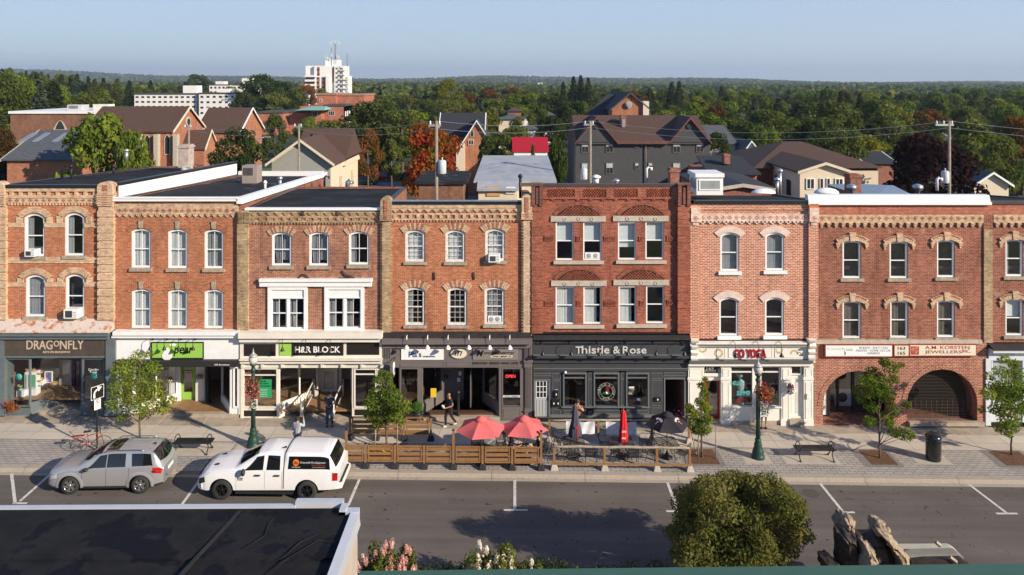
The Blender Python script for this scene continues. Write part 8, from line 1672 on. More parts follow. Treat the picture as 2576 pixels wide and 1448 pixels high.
# church
t=T('church','brick church with a brown roof, buttresses and pointed windows','church',(-50,105,gz(-50)));x1=-46.1;x0=xz(cM,880,700,110)[0];gbl(t,x0,x1,105,115.5,g0(x1),10.6,13.65,'x',b_ch,r_br,.3,trim=M('cream_stone_trim',(.66,.58,.46),.8))
for r in ((1226,900,1274,1048),(1394,898,1446,1075)):win(t,cM,r,104.98,kind='arch')
m=MB();[R(m,Cr(0,71.6,.29651),(0,0,1,1),0,0)] if False else None
for a in (1180,1328,1492):q=xz(cM,a,900,104.5);m.box(q[0]-.28,q[0]+.28,104.2,105,g0(x1),q[1])
m.build('buttress',m_lime,t);w_=disc(MB(),x1,110.2,11.6,.75,'x',.14).build('round_window',m_lime,t);disc(MB(),x1,110.2,11.6,.5,'x',.18).build('pane',m_wd,w_)
m=MB()
for y in (106.4,113.6):m.prism([(y-.55,6.2),(y+.55,6.2),(y+.55,9.2),(y,10.2),(y-.55,9.2)],'x',x1,x1+.05)
m.build('window',m_wd,t);gbl(t,x1,x1+3.2,108,112.4,g0(x1),8.0,10.3,'x',b_ch,r_br,.2,'porch',MATS['cream_stone_trim'])
t=T('church_hall','long flat roofed brown brick hall with a pointed window left of the church','hall',(-66,112,gz(-66)));a=xz(cM,88,725,112);b=xz(cM,905,1120,112);MB().box(a[0],b[0],112,128,g0(-66),a[1]).build('wall',b_hall,t);MB().box(a[0]-.2,b[0]+.2,111.8,128,a[1],a[1]+.35).build('roof_edge',m_white,t);win(t,cM,(455,780,568,862),111.95,kind='arch')
rbox('roof_air_handler','grey cooling unit with a dark grille on the church hall roof, left of the pair','air conditioner',cM,(570,650,695,712),116,2,M('pale_casing',(.5,.5,.5),.5),grille=True);rbox('roof_air_handler','pale plain cooling unit on the church hall roof, right of the pair','air conditioner',cM,(787,646,915,700),116,2,M('cream_casing',(.62,.58,.53),.5))
t=T('house','orange brick house with a slate grey skylit roof at the left edge','house',(-55,88,gz(-55)));a=xz(cM,200,1090,84);b=xz(cM,600,1050,84);gbl(t,xz(cM,60,0,84)[0],b[0],84,97,g0(-50),8.9,11.5,'x',b_ch,r_gr,.4,trim=m_lime)
for x in (200,312,482):m=MB();q=at(cM,x,890,87.5);m.hull8([(q.x-.6,87.6,10.2),(q.x,87.6,10.2),(q.x+.3,89.6,11.0),(q.x-.3,89.6,11.0)],[(q.x-.6,87.6,10.6),(q.x,87.6,10.6),(q.x+.3,89.6,11.4),(q.x-.3,89.6,11.4)]);m.build('skylight',m_galv,t)
t=T('house','brick house with a brown roof and white verges just right of the church','house',(-40,122,gz(-40)));a=xz(cM,1690,0,120);b=xz(cM,2045,0,120);gbl(t,a[0],b[0],119,130,g0(-40),9.6,13.0,'x',b_ch,r_br,.3,trim=m_white);win(t,cM,(1712,815,1736,858),118.95)
for i,x in enumerate((1808,1893)):rbox('chimney','%s brick chimney of the house right of the church' % ('left' if i == 0 else 'right'),'chimney',cM,(x-18,690,x+18,745),124,.9,m_chb,cap=m_chb)
def flat(t,cr,r,Y,d,mat,cols=0,rows=0,wr=(.3,.45),edge=None,nm='wall'):
    a=at(cr,r[0],r[1],Y);b=at(cr,r[2],r[3],Y);zb=min(b.z,gz(a.x)+30);MB().box(a.x,b.x,Y,Y+d,g0(a.x) if nm == 'wall' else b.z,a.z).build(nm,mat,t)
    if edge:MB().box(a.x-.3,b.x+.3,Y-.3,Y+d+.3,a.z,a.z+.5).build('roof_edge',edge,t)
    for j in range(rows):
        for i in range(cols):cx_=a.x+(b.x-a.x)*(i+.5)/cols;hh=(a.z-b.z)/rows;cz=a.z-hh*(j+.55);w=(b.x-a.x)/cols*wr[0];h=hh*wr[1];MB().box(cx_-w,cx_+w,Y-.08,Y-.02,cz-h/2,cz+h/2).build('window',m_wd,t)
    return a,b
t=T('apartment_block','long white four storey apartment block left of the tower','building',(-120,330,0));flat(t,cM,(1140,562,1668,725),330,14,m_wc,11,4,(.26,.36),m_dg);flat(t,cM,(1688,557,2000,740),328,16,m_wc,6,4,(.22,.36),m_dg);flat(t,cM,(1668,575,1688,725),332,12,m_dg);flat(t,cM,(1552,487,1668,556),335,6,m_wc,nm='penthouse');flat(t,cM,(1852,514,1946,555),335,6,m_wc,nm='penthouse')
t=T('apartment_block','white apartment block with two roof boxes farther back left of the tower','building',(-120,430,0));flat(t,cM,(1775,484,1950,560),430,14,m_wc,5,2,(.25,.4),m_dg);flat(t,cM,(1975,484,2145,560),428,14,m_wc,5,2,(.25,.4),m_dg);flat(t,cM,(1828,451,1900,484),434,6,m_wc,nm='penthouse');flat(t,cM,(2052,425,2138,484),434,6,m_wc,nm='penthouse')
# tower
t=T('apartment_tower','white apartment tower with stepped balconies, the tallest building on the skyline','tower',(-110,485,0));m_wt=M('white_tower_concrete',(.80,.77,.73),.8,var=.03,scale=.3);m_tb=M('tower_brown_brick',(.30,.13,.08),.8)
YT=485;flat(t,cN,(735,318,905,560),YT,14,m_wt);flat(t,cN,(662,318,735,560),YT+2,12,m_wt);flat(t,cN,(905,320,993,560),YT-1,14,m_wt);flat(t,cN,(993,406,1022,560),YT,12,m_wt);flat(t,cN,(828,268,945,320),YT+4,7,m_wt,nm='penthouse');flat(t,cN,(833,405,862,560),YT-1.5,3,m_wt)
for r in ((762,330,781,403),(757,416,781,525),(799,416,828,525),(889,335,901,460)):flat(t,cN,r,YT-.2,.15,m_tb,nm='brick_panel')
for k in range(6):
    y=335+38.4*k
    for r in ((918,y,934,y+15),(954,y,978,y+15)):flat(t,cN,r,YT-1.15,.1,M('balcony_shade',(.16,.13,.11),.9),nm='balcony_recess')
    if k > 1:
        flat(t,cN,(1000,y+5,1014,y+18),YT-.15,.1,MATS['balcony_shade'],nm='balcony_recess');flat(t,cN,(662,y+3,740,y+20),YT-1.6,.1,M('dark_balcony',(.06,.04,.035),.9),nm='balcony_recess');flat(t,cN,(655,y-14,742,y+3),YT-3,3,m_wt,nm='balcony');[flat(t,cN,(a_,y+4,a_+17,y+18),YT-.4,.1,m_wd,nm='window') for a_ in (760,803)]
    flat(t,cN,(950,y+15,996 if k < 2 else 1024,y+26),YT-2.2,2,m_wt,nm='balcony')
for y in (342,385):flat(t,cN,(763,y,780,y+15),YT-.4,.1,m_wd,nm='window')
tt=T('cell_mast','steel cell mast with panel antennas on top of the white tower','mast',(at(cN,913,300,489).x,489,at(cN,913,300,489).z));m=MB();q=at(cN,912,310,489);e=at(cN,914,112,489)
for dx,dy in ((-.6,0),(.6,0),(0,.9)):m.tube([(q.x+dx,q.y+dy,q.z),(e.x+dx*.5,e.y+dy*.5,e.z)],.16,4)
z=q.z
while z < e.z:m.tube([(q.x-.55,489,z),(q.x+.5,489,z+1.2)],.07,3);z += 1.4
m.tube([at(cN,882,315,489),at(cN,882,165,489)],.22,5);m.tube([at(cN,872,125,489),at(cN,955,125,489)],.12,4);m.build('lattice',M('mast_steel',(.25,.27,.32),.5,.4),tt);m=MB()
for x,y,h in ((873,125,26),(888,122,24),(912,120,30),(938,122,24),(953,128,26),(835,245,30),(848,255,24),(884,228,30),(928,240,24),(944,245,30),(866,262,20)):flat_=at(cN,x,y,488.6);m.box(flat_.x-.35,flat_.x+.35,488.4,488.8,flat_.z-h*.037,flat_.z+h*.037)
m.build('panel_antenna',M('antenna_pale',(.55,.6,.6),.5),tt)
m=MB();q=at(cN,1014,560,480);e=at(cN,1014,218,480);[m.tube([(q.x+dx,480+dy,0),(e.x+dx*.3,480+dy*.3,e.z)],.07,3) for dx,dy in ((-1,0),(1,0),(0,1))];m.build('radio_mast',M('mast_steel',(.25,.27,.32)),None,'thin lattice radio mast right of the white tower','mast')
# institution
t=T('brick_institution','red brick institution in stepped flat roofed wings below the tower','building',(-60,250,0));flat(t,cN,(760,566,918,650),262,20,b_inst,edge=M('brick_coping',(.35,.2,.14),.8));flat(t,cN,(918,572,1156,650),264,20,b_inst,edge=MATS['brick_coping']);flat(t,cN,(820,662,985,810),250,14,b_inst,edge=m_dg);flat(t,cN,(1126,648,1265,810),275,14,b_inst,edge=m_dg);a,b=flat(t,cN,(255,722,470,810),240,14,b_inst,edge=m_dg);flat(t,cN,(440,716,700,810),246,14,b_inst,edge=m_dg);flat(t,cN,(690,698,795,810),246,6,b_inst)
a=at(cN,985,662,250);m=MB();m.box(a.x-14,a.x,250.1,275,g0(-40),a.z-.02);m.build('wall',b_inst,t)
for k in range(7):
    for zz in (a.z-2.6,a.z-6.2):MB().box(a.x+.02,a.x+.08,252+k*3.1,253.6+k*3.1,zz-.8,zz+.9).build('window',m_sw,t)
for r in ((721,706,766,746),(857,702,908,742),(778,600,803,628),(1215,672,1262,700),(492,757,535,780)):win(t,cN,r,(245.9 if r[0] == 721 else 249.9 if r[0] == 857 else 261.9 if r[0] == 778 else 274.9 if r[0] > 1000 else 245.9),bars=2)
p0,p1=at(cN,568,697,240),at(cN,820,697,240);q=at(cN,600,662,246);m=MB();m.add([(p0.x,240,p0.z),(p1.x,240,p0.z),(p1.x,254,p0.z),(p0.x,254,p0.z),(p0.x+4,246,q.z),(p1.x-1,246,q.z)],[(0,1,5,4),(1,2,5),(2,3,4,5),(3,0,4)]);m.build('copper_roof',M('verdigris_copper',(.22,.42,.34),.6,var=.08),t)
# cream gabled house
t=T('house','gabled house with a brown roof, grey green front and sunlit cream side','house',(-21,80,0));gbl(t,-24.8,-18.7,80,94,g0(-21),9.0,11.2,'y',m_cw2,r_br,.5,trim=m_cw2);MB().box(-24.78,-18.72,79.96,80.0,0,8.95).build('front_wall',m_gg,t);m=MB();m.prism([(-24.7,8.95),(-18.8,8.95),(-21.75,11.0)],'y',79.96,80);m.build('front_wall',m_gg,t)
m=MB();m.prism([(85,8.7),(94,8.7),(89.5,11.9)],'x',-24,-18.2);m.build('roof',r_br,t);m=MB();m.prism([(85.6,8.0),(93.4,8.0),(89.5,11.3)],'x',-19,-18.3);m.build('side_wall',m_cw2,t)
m=MB();[m.box(-18.68,-18.6,y,y+.9,5,7) for y in (84,90)];m.build('blocked_window',M('cream_panel',(.5,.42,.3),.8),t);MB().box(-28,-21.5,62,76,0,6.1).build('annex',m_gg,t);MB().box(-28.05,-21.45,61.9,76.1,6.1,6.4).build('annex_roof',m_roof,t)
for i,x in enumerate((725,958)):a=at(cN,x,945,86+i*4);m=MB();m.lathe([(.25,-.6),(.25,.3),(.32,.3),(.32,.6),(0,.62)],a,10);m.build('roof_cowl',m_iron,None,'%s black cowl on the brown roof of the cream gabled house' % ('left' if i == 0 else 'right'),'vent',group='cowls on the cream house')
# dark gabled brick villa
t=T('villa','orange brick villa with a steep charcoal roof behind the red maple','house',(-7,122,0));a=xz(cN,1830,0,126);gbl(t,a[0],at(c0,1215,0,126).x,122,131,g0(-8),9.0,12.1,'x',b_ch,r_dk,.4,trim=m_white);gbl(t,at(c0,1168,0,120).x,at(c0,1232,0,120).x,119,128,g0(-6),8.2,11.3,'y',b_ch,r_dk,.3,trim=m_white)
for r in ((1183,326,1192,344),):win(t,c0,r,118.95,kind='arch')
for r in ((1150,370,1168,388),(1152,403,1166,413),(1178,352,1192,366)):win(t,c0,r,118.9,m_cw2)
a=at(c0,1148,362,118.5);MB().box(a.x,a.x+1.3,118,119.2,g0(-6),a.z).build('bay',m_cw2,t)
# grey underlay building, sheds, red roof
t=T('rear_building','low building with a pale grey underlay roof behind the row','building',(0,60,0));a=at(c0,1197,0,60).x;b=at(c0,1395,0,60).x;q=at(cO,200,1090,59);m=MB();zt_=at(cO,180,838,67).z;ze_=at(cO,175,1050,59).z
m.hull8([(a-.1,58.6,ze_-.15),(b+.1,58.6,ze_-.15),(b-.2,67,zt_-.15),(a+.3,67,zt_-.15)],[(a-.1,58.6,ze_),(b+.1,58.6,ze_),(b-.2,67,zt_),(a+.3,67,zt_)]);m.build('roof',M('roof_underlay',(.40,.41,.43),.7,var=.05,scale=1,c2=(.27,.29,.32),lo=.3,hi=.7),t)
m=MB();m.hull8([(a+.2,57.4,ze_-.6),(a+3.3,57.4,ze_-.6),(a+3.3,58.6,ze_-.17),(a+.2,58.6,ze_-.17)],[(a+.2,57.4,ze_-.45),(a+3.3,57.4,ze_-.45),(a+3.3,58.6,ze_-.02),(a+.2,58.6,ze_-.02)]);m.build('roof',MATS['roof_underlay'],t);MB().box(a+.3,a+3.2,57.7,66.5,g0(0),ze_-.55).build('wall',m_cw2,t);MB().box(a+3.2,b-.2,59,66.5,g0(0),ze_-.2).build('wall',m_cw2,t)
win(t,cO,(430,1105,512,1162),57.65,bars=2);R_=at(cO,268,1185,57.6);R2=at(cO,380,1100,57.6);MB().box(R_.x,R2.x,57.62,57.69,R_.z,R2.z).build('plywood',M('plywood',(.5,.3,.14),.8),t);m=MB()
for i in range(6):
    for j in range(2):zz_=ze_+(zt_-ze_)*(.32+.3*j);yy_=58.6+8.4*(.32+.3*j);xx_=a+1+i*(b-a-1.6)/5;m.poly((xx_,yy_,zz_+.012),(xx_+.42,yy_,zz_+.012),(xx_+.42,yy_+.25,zz_+.012+.25*(zt_-ze_)/8.4),(xx_,yy_+.25,zz_+.012+.25*(zt_-ze_)/8.4))
m.build('printed_mark',M('faded_print',(.22,.30,.42),.7),t)
t=T('shed','flat roofed brown brick shed beside the parked cars','shed',(-6,57,0));a=at(c0,1046,468,56);b=at(c0,1172,0,56);zt_=at(c0,1046,464,56).z;MB().box(a.x+.2,b.x-.2,56,62,0,zt_).build('wall',b_hall,t);MB().box(a.x-.1,b.x+.1,55.8,62.5,zt_,zt_+.22).build('roof',m_wet,t)
t=T('outbuilding','small outbuilding with a bright red ribbed metal roof','shed',(5,100,0));a=at(c0,1289,0,100);b=at(c0,1381,0,100);MB().box(a.x+.2,b.x-.2,100.2,105,0,8.2).build('wall',m_white,t);m=MB();m.hull8([(a.x,100,8.2),(b.x,100,8.2),(b.x,104,9.75),(a.x,104,9.75)],[(a.x,100,8.32),(b.x,100,8.32),(b.x,104,9.87),(a.x,104,9.87)]);[m.hull8([(a.x+k*.3,100,8.32),(a.x+k*.3+.05,100,8.32),(a.x+k*.3+.05,104,9.87),(a.x+k*.3,104,9.87)],[(a.x+k*.3,100,8.37),(a.x+k*.3+.05,100,8.37),(a.x+k*.3+.05,104,9.92),(a.x+k*.3,104,9.92)]) for k in range(1,16)];m.build('roof',M('red_metal_roof',(.48,.012,.015),.4,var=.04),t)
# the big dark grey block
t=T('apartment_house','large dark grey rendered block with a brown roof and two front gables','building',(16,103,0));Xo=lambda x,Y=103:at(cO,x,0,Y).x;ze_=at(cO,0,716,103).z;g_=g0(14)
MB().box(Xo(1022),Xo(2163),103,117,g_,ze_-.02).build('wall',m_dg,t);zr_=at(cO,0,497,110).z;m_fas=M('brown_fascia',(.14,.055,.045),.6)
m=MB();m.prism([(102.6,ze_-.1),(110,zr_),(117.5,ze_-.1)],'x',Xo(1025),Xo(2160));m.build('roof',r_br,t)
for a_,b_ in ((1022,1375),(1812,2163)):gbl(t,Xo(a_)+.25,Xo(b_)-.25,102.7,110,ze_-.4,ze_+.05,at(cO,0,522,103).z,'y',m_dg,r_br,.35,'gable',m_fas);q=at(cO,(a_+b_)/2,592,102.6);disc(MB(),q.x,102.65,q.z,.35,'y',.1).build('gable_vent',M('vent_dark',(.03,.03,.03),.8),t)
m=MB();m.box(Xo(1370),Xo(1815),102.3,102.6,ze_-.35,ze_+.05);m.build('fascia',m_fas,t);m_bf=M('bronze_window_frame',(.16,.13,.11),.5)
for r in ((1072,720,1132,815),(1278,720,1342,815),(1523,722,1560,775),(1638,722,1677,775),(1846,718,1912,815),(2046,718,2110,812),(1072,902,1128,998),(1278,900,1342,998),(1523,900,1560,957),(1638,900,1677,957),(1846,900,1912,998),(2046,900,2110,995)):
    o=win(t,cO,r,102.96,m_bf);a=at(cO,r[0],(r[1]*.55+r[3]*.45),102.9);b=at(cO,r[2],r[1]+5,102.9);MB().box(a.x+.1,b.x-.1,102.90,102.925,a.z,b.z).build('blind',M('far_blind',(.42,.46,.46),.7),o)
m=MB();m.tube([at(cO,1618,705,102.8),at(cO,1618,1075,102.8)],.08,6);m.build('downpipe',m_bf,t);a=at(cO,1408,560,106.5);b=at(cO,1452,500,106.5);vb=MB().box(a.x,b.x,106.5,108,a.z-.5,b.z).build('roof_vent_box',m_chb,t);MB().box(a.x+.15,b.x-.15,106.44,106.5,b.z-1.6,b.z-.5).build('pane',m_galv,vb)
t=T('school','tall brick gable and charcoal roof rising behind the dark grey block','building',(16,130,0));gbl(t,at(cO,1330,0,128).x,at(cO,1640,0,128).x,128,150,g0(16),at(cO,0,440,128).z,at(cO,0,312,128).z,'y',b_ch,r_dk,.4,trim=m_dg);m=MB();z0_=at(cO,0,545,133).z;z1_=at(cO,0,330,140).z;m.hull8([(at(cO,1050,0,131).x,131,z0_),(at(cO,1330,0,131).x,131,z0_),(at(cO,1420,0,140).x,140,z1_),(at(cO,1290,0,140).x,140,z1_)],[(at(cO,1050,0,131).x,131,z0_+.2),(at(cO,1330,0,131).x,131,z0_+.2),(at(cO,1420,0,140).x,140,z1_+.2),(at(cO,1290,0,140).x,140,z1_+.2)]);m.build('roof',r_dk,t);MB().box(at(cO,1080,0,132).x,at(cO,1330,0,132).x,132,149,g0(16),z0_-.1).build('wing',b_hall,t)
q=at(cO,1475,408,127.6);w_=disc(MB(),q.x,127.9,q.z,.55,'y',.3).build('round_window',m_lime,t);disc(MB(),q.x,127.7,q.z,.4,'y',.2).build('louvre',m_galv,w_);a=at(cO,1600,470,127);b=at(cO,1650,380,127);MB().box(a.x,b.x,127.5,130,a.z-2,b.z).build('chimney_block',m_cw2,t)
# right hand houses
t=T('house','large house with a brown hipped roof and a cream front wing','house',(40,90,0));a=at(cQ,560,815,86);b=at(cQ,1470,838,86);hip(t,a.x,b.x,86,101,g0(40),b.z,at(cQ,0,640,93.5).z,brick('dark_side_brick',(.2,.06,.04),(.15,.05,.035),(.2,.13,.1)),r_br,.6,2.2);MB().box(at(cQ,1200,0,85.9).x,b.x,85.8,86,g0(40),b.z-.3).build('wall',m_cw2,t)
a=at(cQ,885,868,78);b=at(cQ,1255,868,78);gbl(t,a.x,b.x,78,92,g0(38),a.z,at(cQ,0,808,78).z,'y',m_cw2,r_br,.35,'wing',m_cw2)
for r,bb in (((932,918,996,1002),1),((1034,918,1062,1000),0),((1086,918,1112,1000),0),((1150,918,1212,1000),1)):win(t,cQ,r,77.95,m_white,bars=bb)
m=MB();[m.box(a.x-.06,a.x,y,y+1.2,a.z-3.3,a.z-1.2) for y in (80.5,84)];m.build('window',m_wd,t)
t=T('house','small red brick house with a blue black gable roof behind the roof lantern','house',(25,62,0));a=at(cQ,440,1030,62);b=at(cQ,700,1000,62);gbl(t,a.x-2.6,b.x,62,72,g0(25),at(cQ,0,1010,62).z,at(cQ,0,925,66).z,'y',m_chb,r_dk,.3,trim=m_lime)
t=T('building','dark roofed building with a brick chimney right of the dark grey block','building',(23,82,0));a=at(cQ,205,790,82);b=at(cQ,560,870,82);MB().box(a.x,b.x,82,92,0,a.z-1.4).build('wall',m_chb,t);m=MB();m.hull8([(a.x-.3,81.5,a.z-1.4),(b.x+.3,81.5,a.z-1.4),(b.x,88,a.z-.1),(a.x,88,a.z-.1)],[(a.x-.3,81.5,a.z-1.2),(b.x+.3,81.5,a.z-1.2),(b.x,88,a.z+.05),(a.x,88,a.z+.05)]);m.build('roof',r_dk,t)
rbox('chimney','square brick chimney on the dark roof right of the dark grey block','chimney',cQ,(315,738,358,810),84,1.2,m_chb,cap=m_chb)
t=T('chapel','grey tiled chapel with stone buttresses behind the dark grey block','building',(30,128,0));a=at(cQ,125,518,134);b=at(cQ,370,650,126);gbl(t,a.x-6,b.x,124,140,g0(30),b.z,a.z,'x',m_lime,r_gr,.3,trim=r_gr)
t=T('peaked_metal_roof','pale ribbed metal hipped roof behind the long white parapet','roof',(38,54,0));a=at(cQ,1385,1040,54);b=at(cQ,1745,1040,54);q=at(cQ,1570,972,57);m=MB();m.add([(a.x,53,a.z-.2),(b.x,53,a.z-.2),(b.x,61,a.z-.2),(a.x,61,a.z-.2),(q.x-.2,57,q.z),(q.x+.2,57,q.z)],[(0,1,5,4),(1,2,5),(2,3,4,5),(3,0,4)]);m.build('roof',M('ribbed_metal',(.36,.42,.47),.4,.5,var=.06),t);MB().box(a.x+.2,b.x-.2,53.2,60.8,0,a.z-.22).build('wall',b_hall,t)
for x_,y_,Y_,w_,h_,rm,wmt,lab in ((1490,745,110,100,60,r_dk,m_chb,'charcoal roofed house half hidden left of the purple tree'),(2330,878,95,130,85,r_gr,m_cw2,'pale sided house in tree shade at the far right'),(1890,585,170,130,45,r_br,b_hall,'brown roofed house behind the purple tree'),(515,640,120,60,80,r_gr,m_wc,'narrow grey roofed house right of the tiled chapel'),(765,610,150,110,45,r_dk,b_hall,'blue black roof behind the brown hipped house')):
    a=at(cQ,x_-w_,0,Y_).x;b=at(cQ,x_+w_,0,Y_).x;zt_=at(cQ,0,y_,Y_).z;t=T('house',lab,'house',((a+b)/2,Y_,0));gbl(t,a,b,Y_,Y_+9,g0(a),zt_-h_*.333*Y_/F,zt_,'x' if h_ < 70 else 'y',wmt,rm,.4,trim=m_white)
for x_,y_,Y_,w_,h_,rm,wmt,lab in ((505,430,230,55,50,r_br,m_chb,'brown hipped house with brick chimneys among the trees'),(480,490,190,110,60,r_gr,m_cw2,'blue grey roofed house above the red roofed outbuilding'),(620,590,170,60,40,r_gr,m_white,'small grey roofed house with a white porch beyond the red roof'),(615,492,200,45,40,r_br,m_white,'little brown bungalow left of the tall spruces'),(800,470,200,35,40,r_gr,m_white,'little grey dormered house below the tall spruces'),(-20,545,200,70,40,r_br,m_cw2,'brown roofed house below the olive tree')):
    a=at(cO,x_-w_,0,Y_).x;b=at(cO,x_+w_,0,Y_).x;zt_=at(cO,0,y_,Y_).z;t=T('house',lab,'house',((a+b)/2,Y_,0));hip(t,a,b,Y_,Y_+8,g0(a),zt_-h_*.2965*Y_/F*.7,zt_,wmt,rm,.5)
for cr_,r,Y_,mt,lab in ((cQ,(1732,355,1935,388),900,M('blue_cladding',(.05,.18,.40),.6),'long blue shed on the right horizon'),(cO,(430,236,490,266),1500,m_wt,'small white block in the far woods'),(cO,(700,222,745,234),1900,m_wt,'tiny white building near the centre horizon'),(cQ,(2262,415,2340,440),700,m_wt,'white industrial building at the far right'),(cQ,(2300,365,2460,392),800,m_dg,'dark industrial building at the far right'),(cM,(60,410,62,412),2000,m_wt,'')):
    if not lab:continue
    t=T('distant_building',lab,'building',at(cr_,r[0],r[3],Y_));flat(t,cr_,r,Y_,20,mt,3,1)
# poles and wires
m_pole=M('weathered_pole',(.25,.205,.16),.9,var=.2,scale=3);PT={}
for i,(px,yt,Yp,lab,arm,tr) in enumerate(((752,312,74,'wooden utility pole in front of the cream gabled house',1,0),(1098,305,50,'wooden utility pole in front of the red maple',0,1),(1485,305,60,'wooden utility pole in front of the dark grey block',0,1),(2388,305,56,'wooden utility pole with a wide crossarm in front of the purple tree',2,1),(475,315,80,'wooden utility pole in front of the church gable',0,0))):
    p=P(px,yt,Yp);zb=gz(p.x);t=T('utility_pole',lab,'utility pole',(p.x,p.y,zb),group='wooden utility poles behind the row');m=MB();m.tube([(p.x,p.y,zb),(p.x,p.y,p.z)],[.135,.10],9);m.build('pole',m_pole,t);PT[i]=p
    m=MB();m.box(p.x-(1.0 if arm == 2 else .5),p.x+.3,p.y-.06,p.y+.06,p.z-.35,p.z-.22);m.build('crossarm',m_galv,t);m=MB();[m.lathe([(.05,0),(.07,.06),(.04,.12),(.06,.18),(0,.25)],(p.x+dx,p.y,p.z-.22),8) for dx in ((-.9,-.4,.2) if arm == 2 else (-.4,.2))];m.build('insulator',m_sw,t)
    if tr:zt_=P(0,{1:420,2:437,3:445}[i],Yp).z;sx={1:.38,2:-.5,3:-.35}[i];m=MB();m.lathe([(.24,-.45),(.26,-.4),(.26,.35),(.2,.42),(0,.46)],(p.x+sx,p.y-.1,zt_),14);m.tube([(p.x+sx,p.y-.1,zt_+.4),(p.x+sx,p.y-.1,zt_+.62)],.04,6);m.build('transformer',M('transformer_grey',(.55,.58,.6),.4),t)
def wire(a,b,sag,lab,r=.012):
    m=MB();m.tube([a.lerp(b,k/16)-Vector((0,0,sag*4*(k/16)*(1-k/16))) for k in range(17)],r,4);m.build('power_line',m_galv,None,lab,'wire',group='power lines between the utility poles')
L_=PT[1]+Vector((-70,12,0));Rr_=PT[3]+Vector((30,2,-2))
for dz,nm in ((0,'upper'),(-.5,'lower')):
    for a,b,s_,w_ in ((PT[0],PT[1],.5,'between the cream house pole and the maple pole'),(PT[1],PT[2],.35,'between the maple pole and the dark block pole'),(PT[2],PT[3],.9,'between the dark block pole and the purple tree pole'),(PT[3],Rr_,.4,'running off the right edge'),(PT[4],PT[0],.6,'between the church pole and the cream house pole')):wire(a+Vector((0,0,dz)),b+Vector((0,0,dz)),s_,'%s thin wire %s' % (nm,w_))
for px,pyt,Yp,sx,lab in ((668,345,110,1,'grey street light left of the cream gabled house'),(776,350,90,-1,'grey street light arm beside the cream house pole')):
    p=P(px,pyt,Yp);t=T('street_light',lab,'street light',(p.x,p.y,0),group='tall street lights behind the row');m=MB();m.tube([(p.x-sx*1.6,p.y,0),(p.x-sx*1.6,p.y,p.z-1.5),(p.x-sx*1.2,p.y,p.z-.3),(p.x,p.y,p.z)],.08,6);m.build('pole',m_galv,t);MB().box(p.x-.1,p.x+sx*.7,p.y-.15,p.y+.15,p.z-.1,p.z+.06).build('lamp_head',m_galv,t)
# the back street and its cars
strip('back_street',-40,10,126,136,.01,M('old_asphalt',(.17,.16,.15),.9,var=.12));strip('rear_yard',-45,60,YF+8,124,.0,M('rear_yard_asphalt',(.10,.095,.09),.9,var=.2,scale=.2,c2=(.06,.08,.03)),nx=30);strip('lawn',-50,20,136,150,.05,M('lawn',(.07,.13,.02),.9,var=.2,scale=.5))
for px,Yc,cm,lab in ((952,133,paint('crimson_car_paint',(.30,.01,.02),.2),'crimson car parked behind the row left of the black suv'),(1025,134,paint('black_car_paint',(.012,.013,.016)),'black suv parked behind the row beside the brown shed'),(915,128,paint('black_car_paint',(.012,.013,.016)),'black car half hidden behind the cream gabled house')):
    p=P(px,0,Yc);t=T('parked_car',lab,'car',(p.x,Yc,gz(p.x)),0,world=False,group='cars parked behind the row');c=make_suv(t,cm,.33,False);c.wheels(.33,M('bright_alloy',(.62,.61,.60)),5)
    if 'suv' not in lab:t.scale=(1,1,.86)
# ================================================================== background trees
def proto(kind,seed):
    rnd=random.Random(seed)
    if kind == 'd':
        cs=[]
        for k in range(26):a=rnd.uniform(0,6.28);z=rnd.uniform(.28,.93);w=math.sin(min(1,(z-.12)/.85)*math.pi)**.6*.40;q=rnd.uniform(.4,1);cs.append((math.cos(a)*w*q*10,math.sin(a)*w*q*10,z*10,1.5*rnd.uniform(.7,1.2),1.5*rnd.uniform(.7,1.2),1.15*rnd.uniform(.7,1.2)))
        v=foliage(6500,blobs(cs,.5),.42,seed);tr=[(0,0,-1),(.1,0,3),(0,.1,7)];tw=[.35,.25,.1]
    else:
        V=[];rs=np.random.RandomState(seed)
        for k in range(30):
            z=10*(.06+.92*(k/30));w=2.3*(1-k/30)**.85*rnd.uniform(.8,1.15)+.12;n=int(30+110*(1-k/30));a=rs.uniform(0,6.28,n);r=w*rs.uniform(.15,1,n)**.6;p=np.stack([r*np.cos(a),r*np.sin(a),z-r*.30+rs.normal(0,.1,n)],1)
            N_=np.stack([np.cos(a)*.5,np.sin(a)*.5,np.ones(n)],1)+rs.normal(0,.45,(n,3));N_ /= np.linalg.norm(N_,axis=1)[:,None];A=np.stack([np.cos(a),np.sin(a),-.3*np.ones(n)],1);B=np.cross(N_,A);s=(.42*rs.uniform(.7,1.3,n))[:,None];V.append(np.stack([p-A*s*.6,p+B*s*.38,p+A*s*.6,p-B*s*.38],1).reshape(-1,3))
        v=np.concatenate(V);tr=[(0,0,-1),(0,0,9.6)];tw=[.22,.03]
    me=mesh_np('crown',v,LM('green'));m=MB();m.tube(tr,tw,6);mt=m.mesh('trunk',m_bark);return me,mt
PR={'d':[proto('d',s) for s in (1,2,3,4,5)],'c':[proto('c',s) for s in (11,12,13)]}
BG={'cr':[(M_,k) for M_,k in ()]}
ntree=0
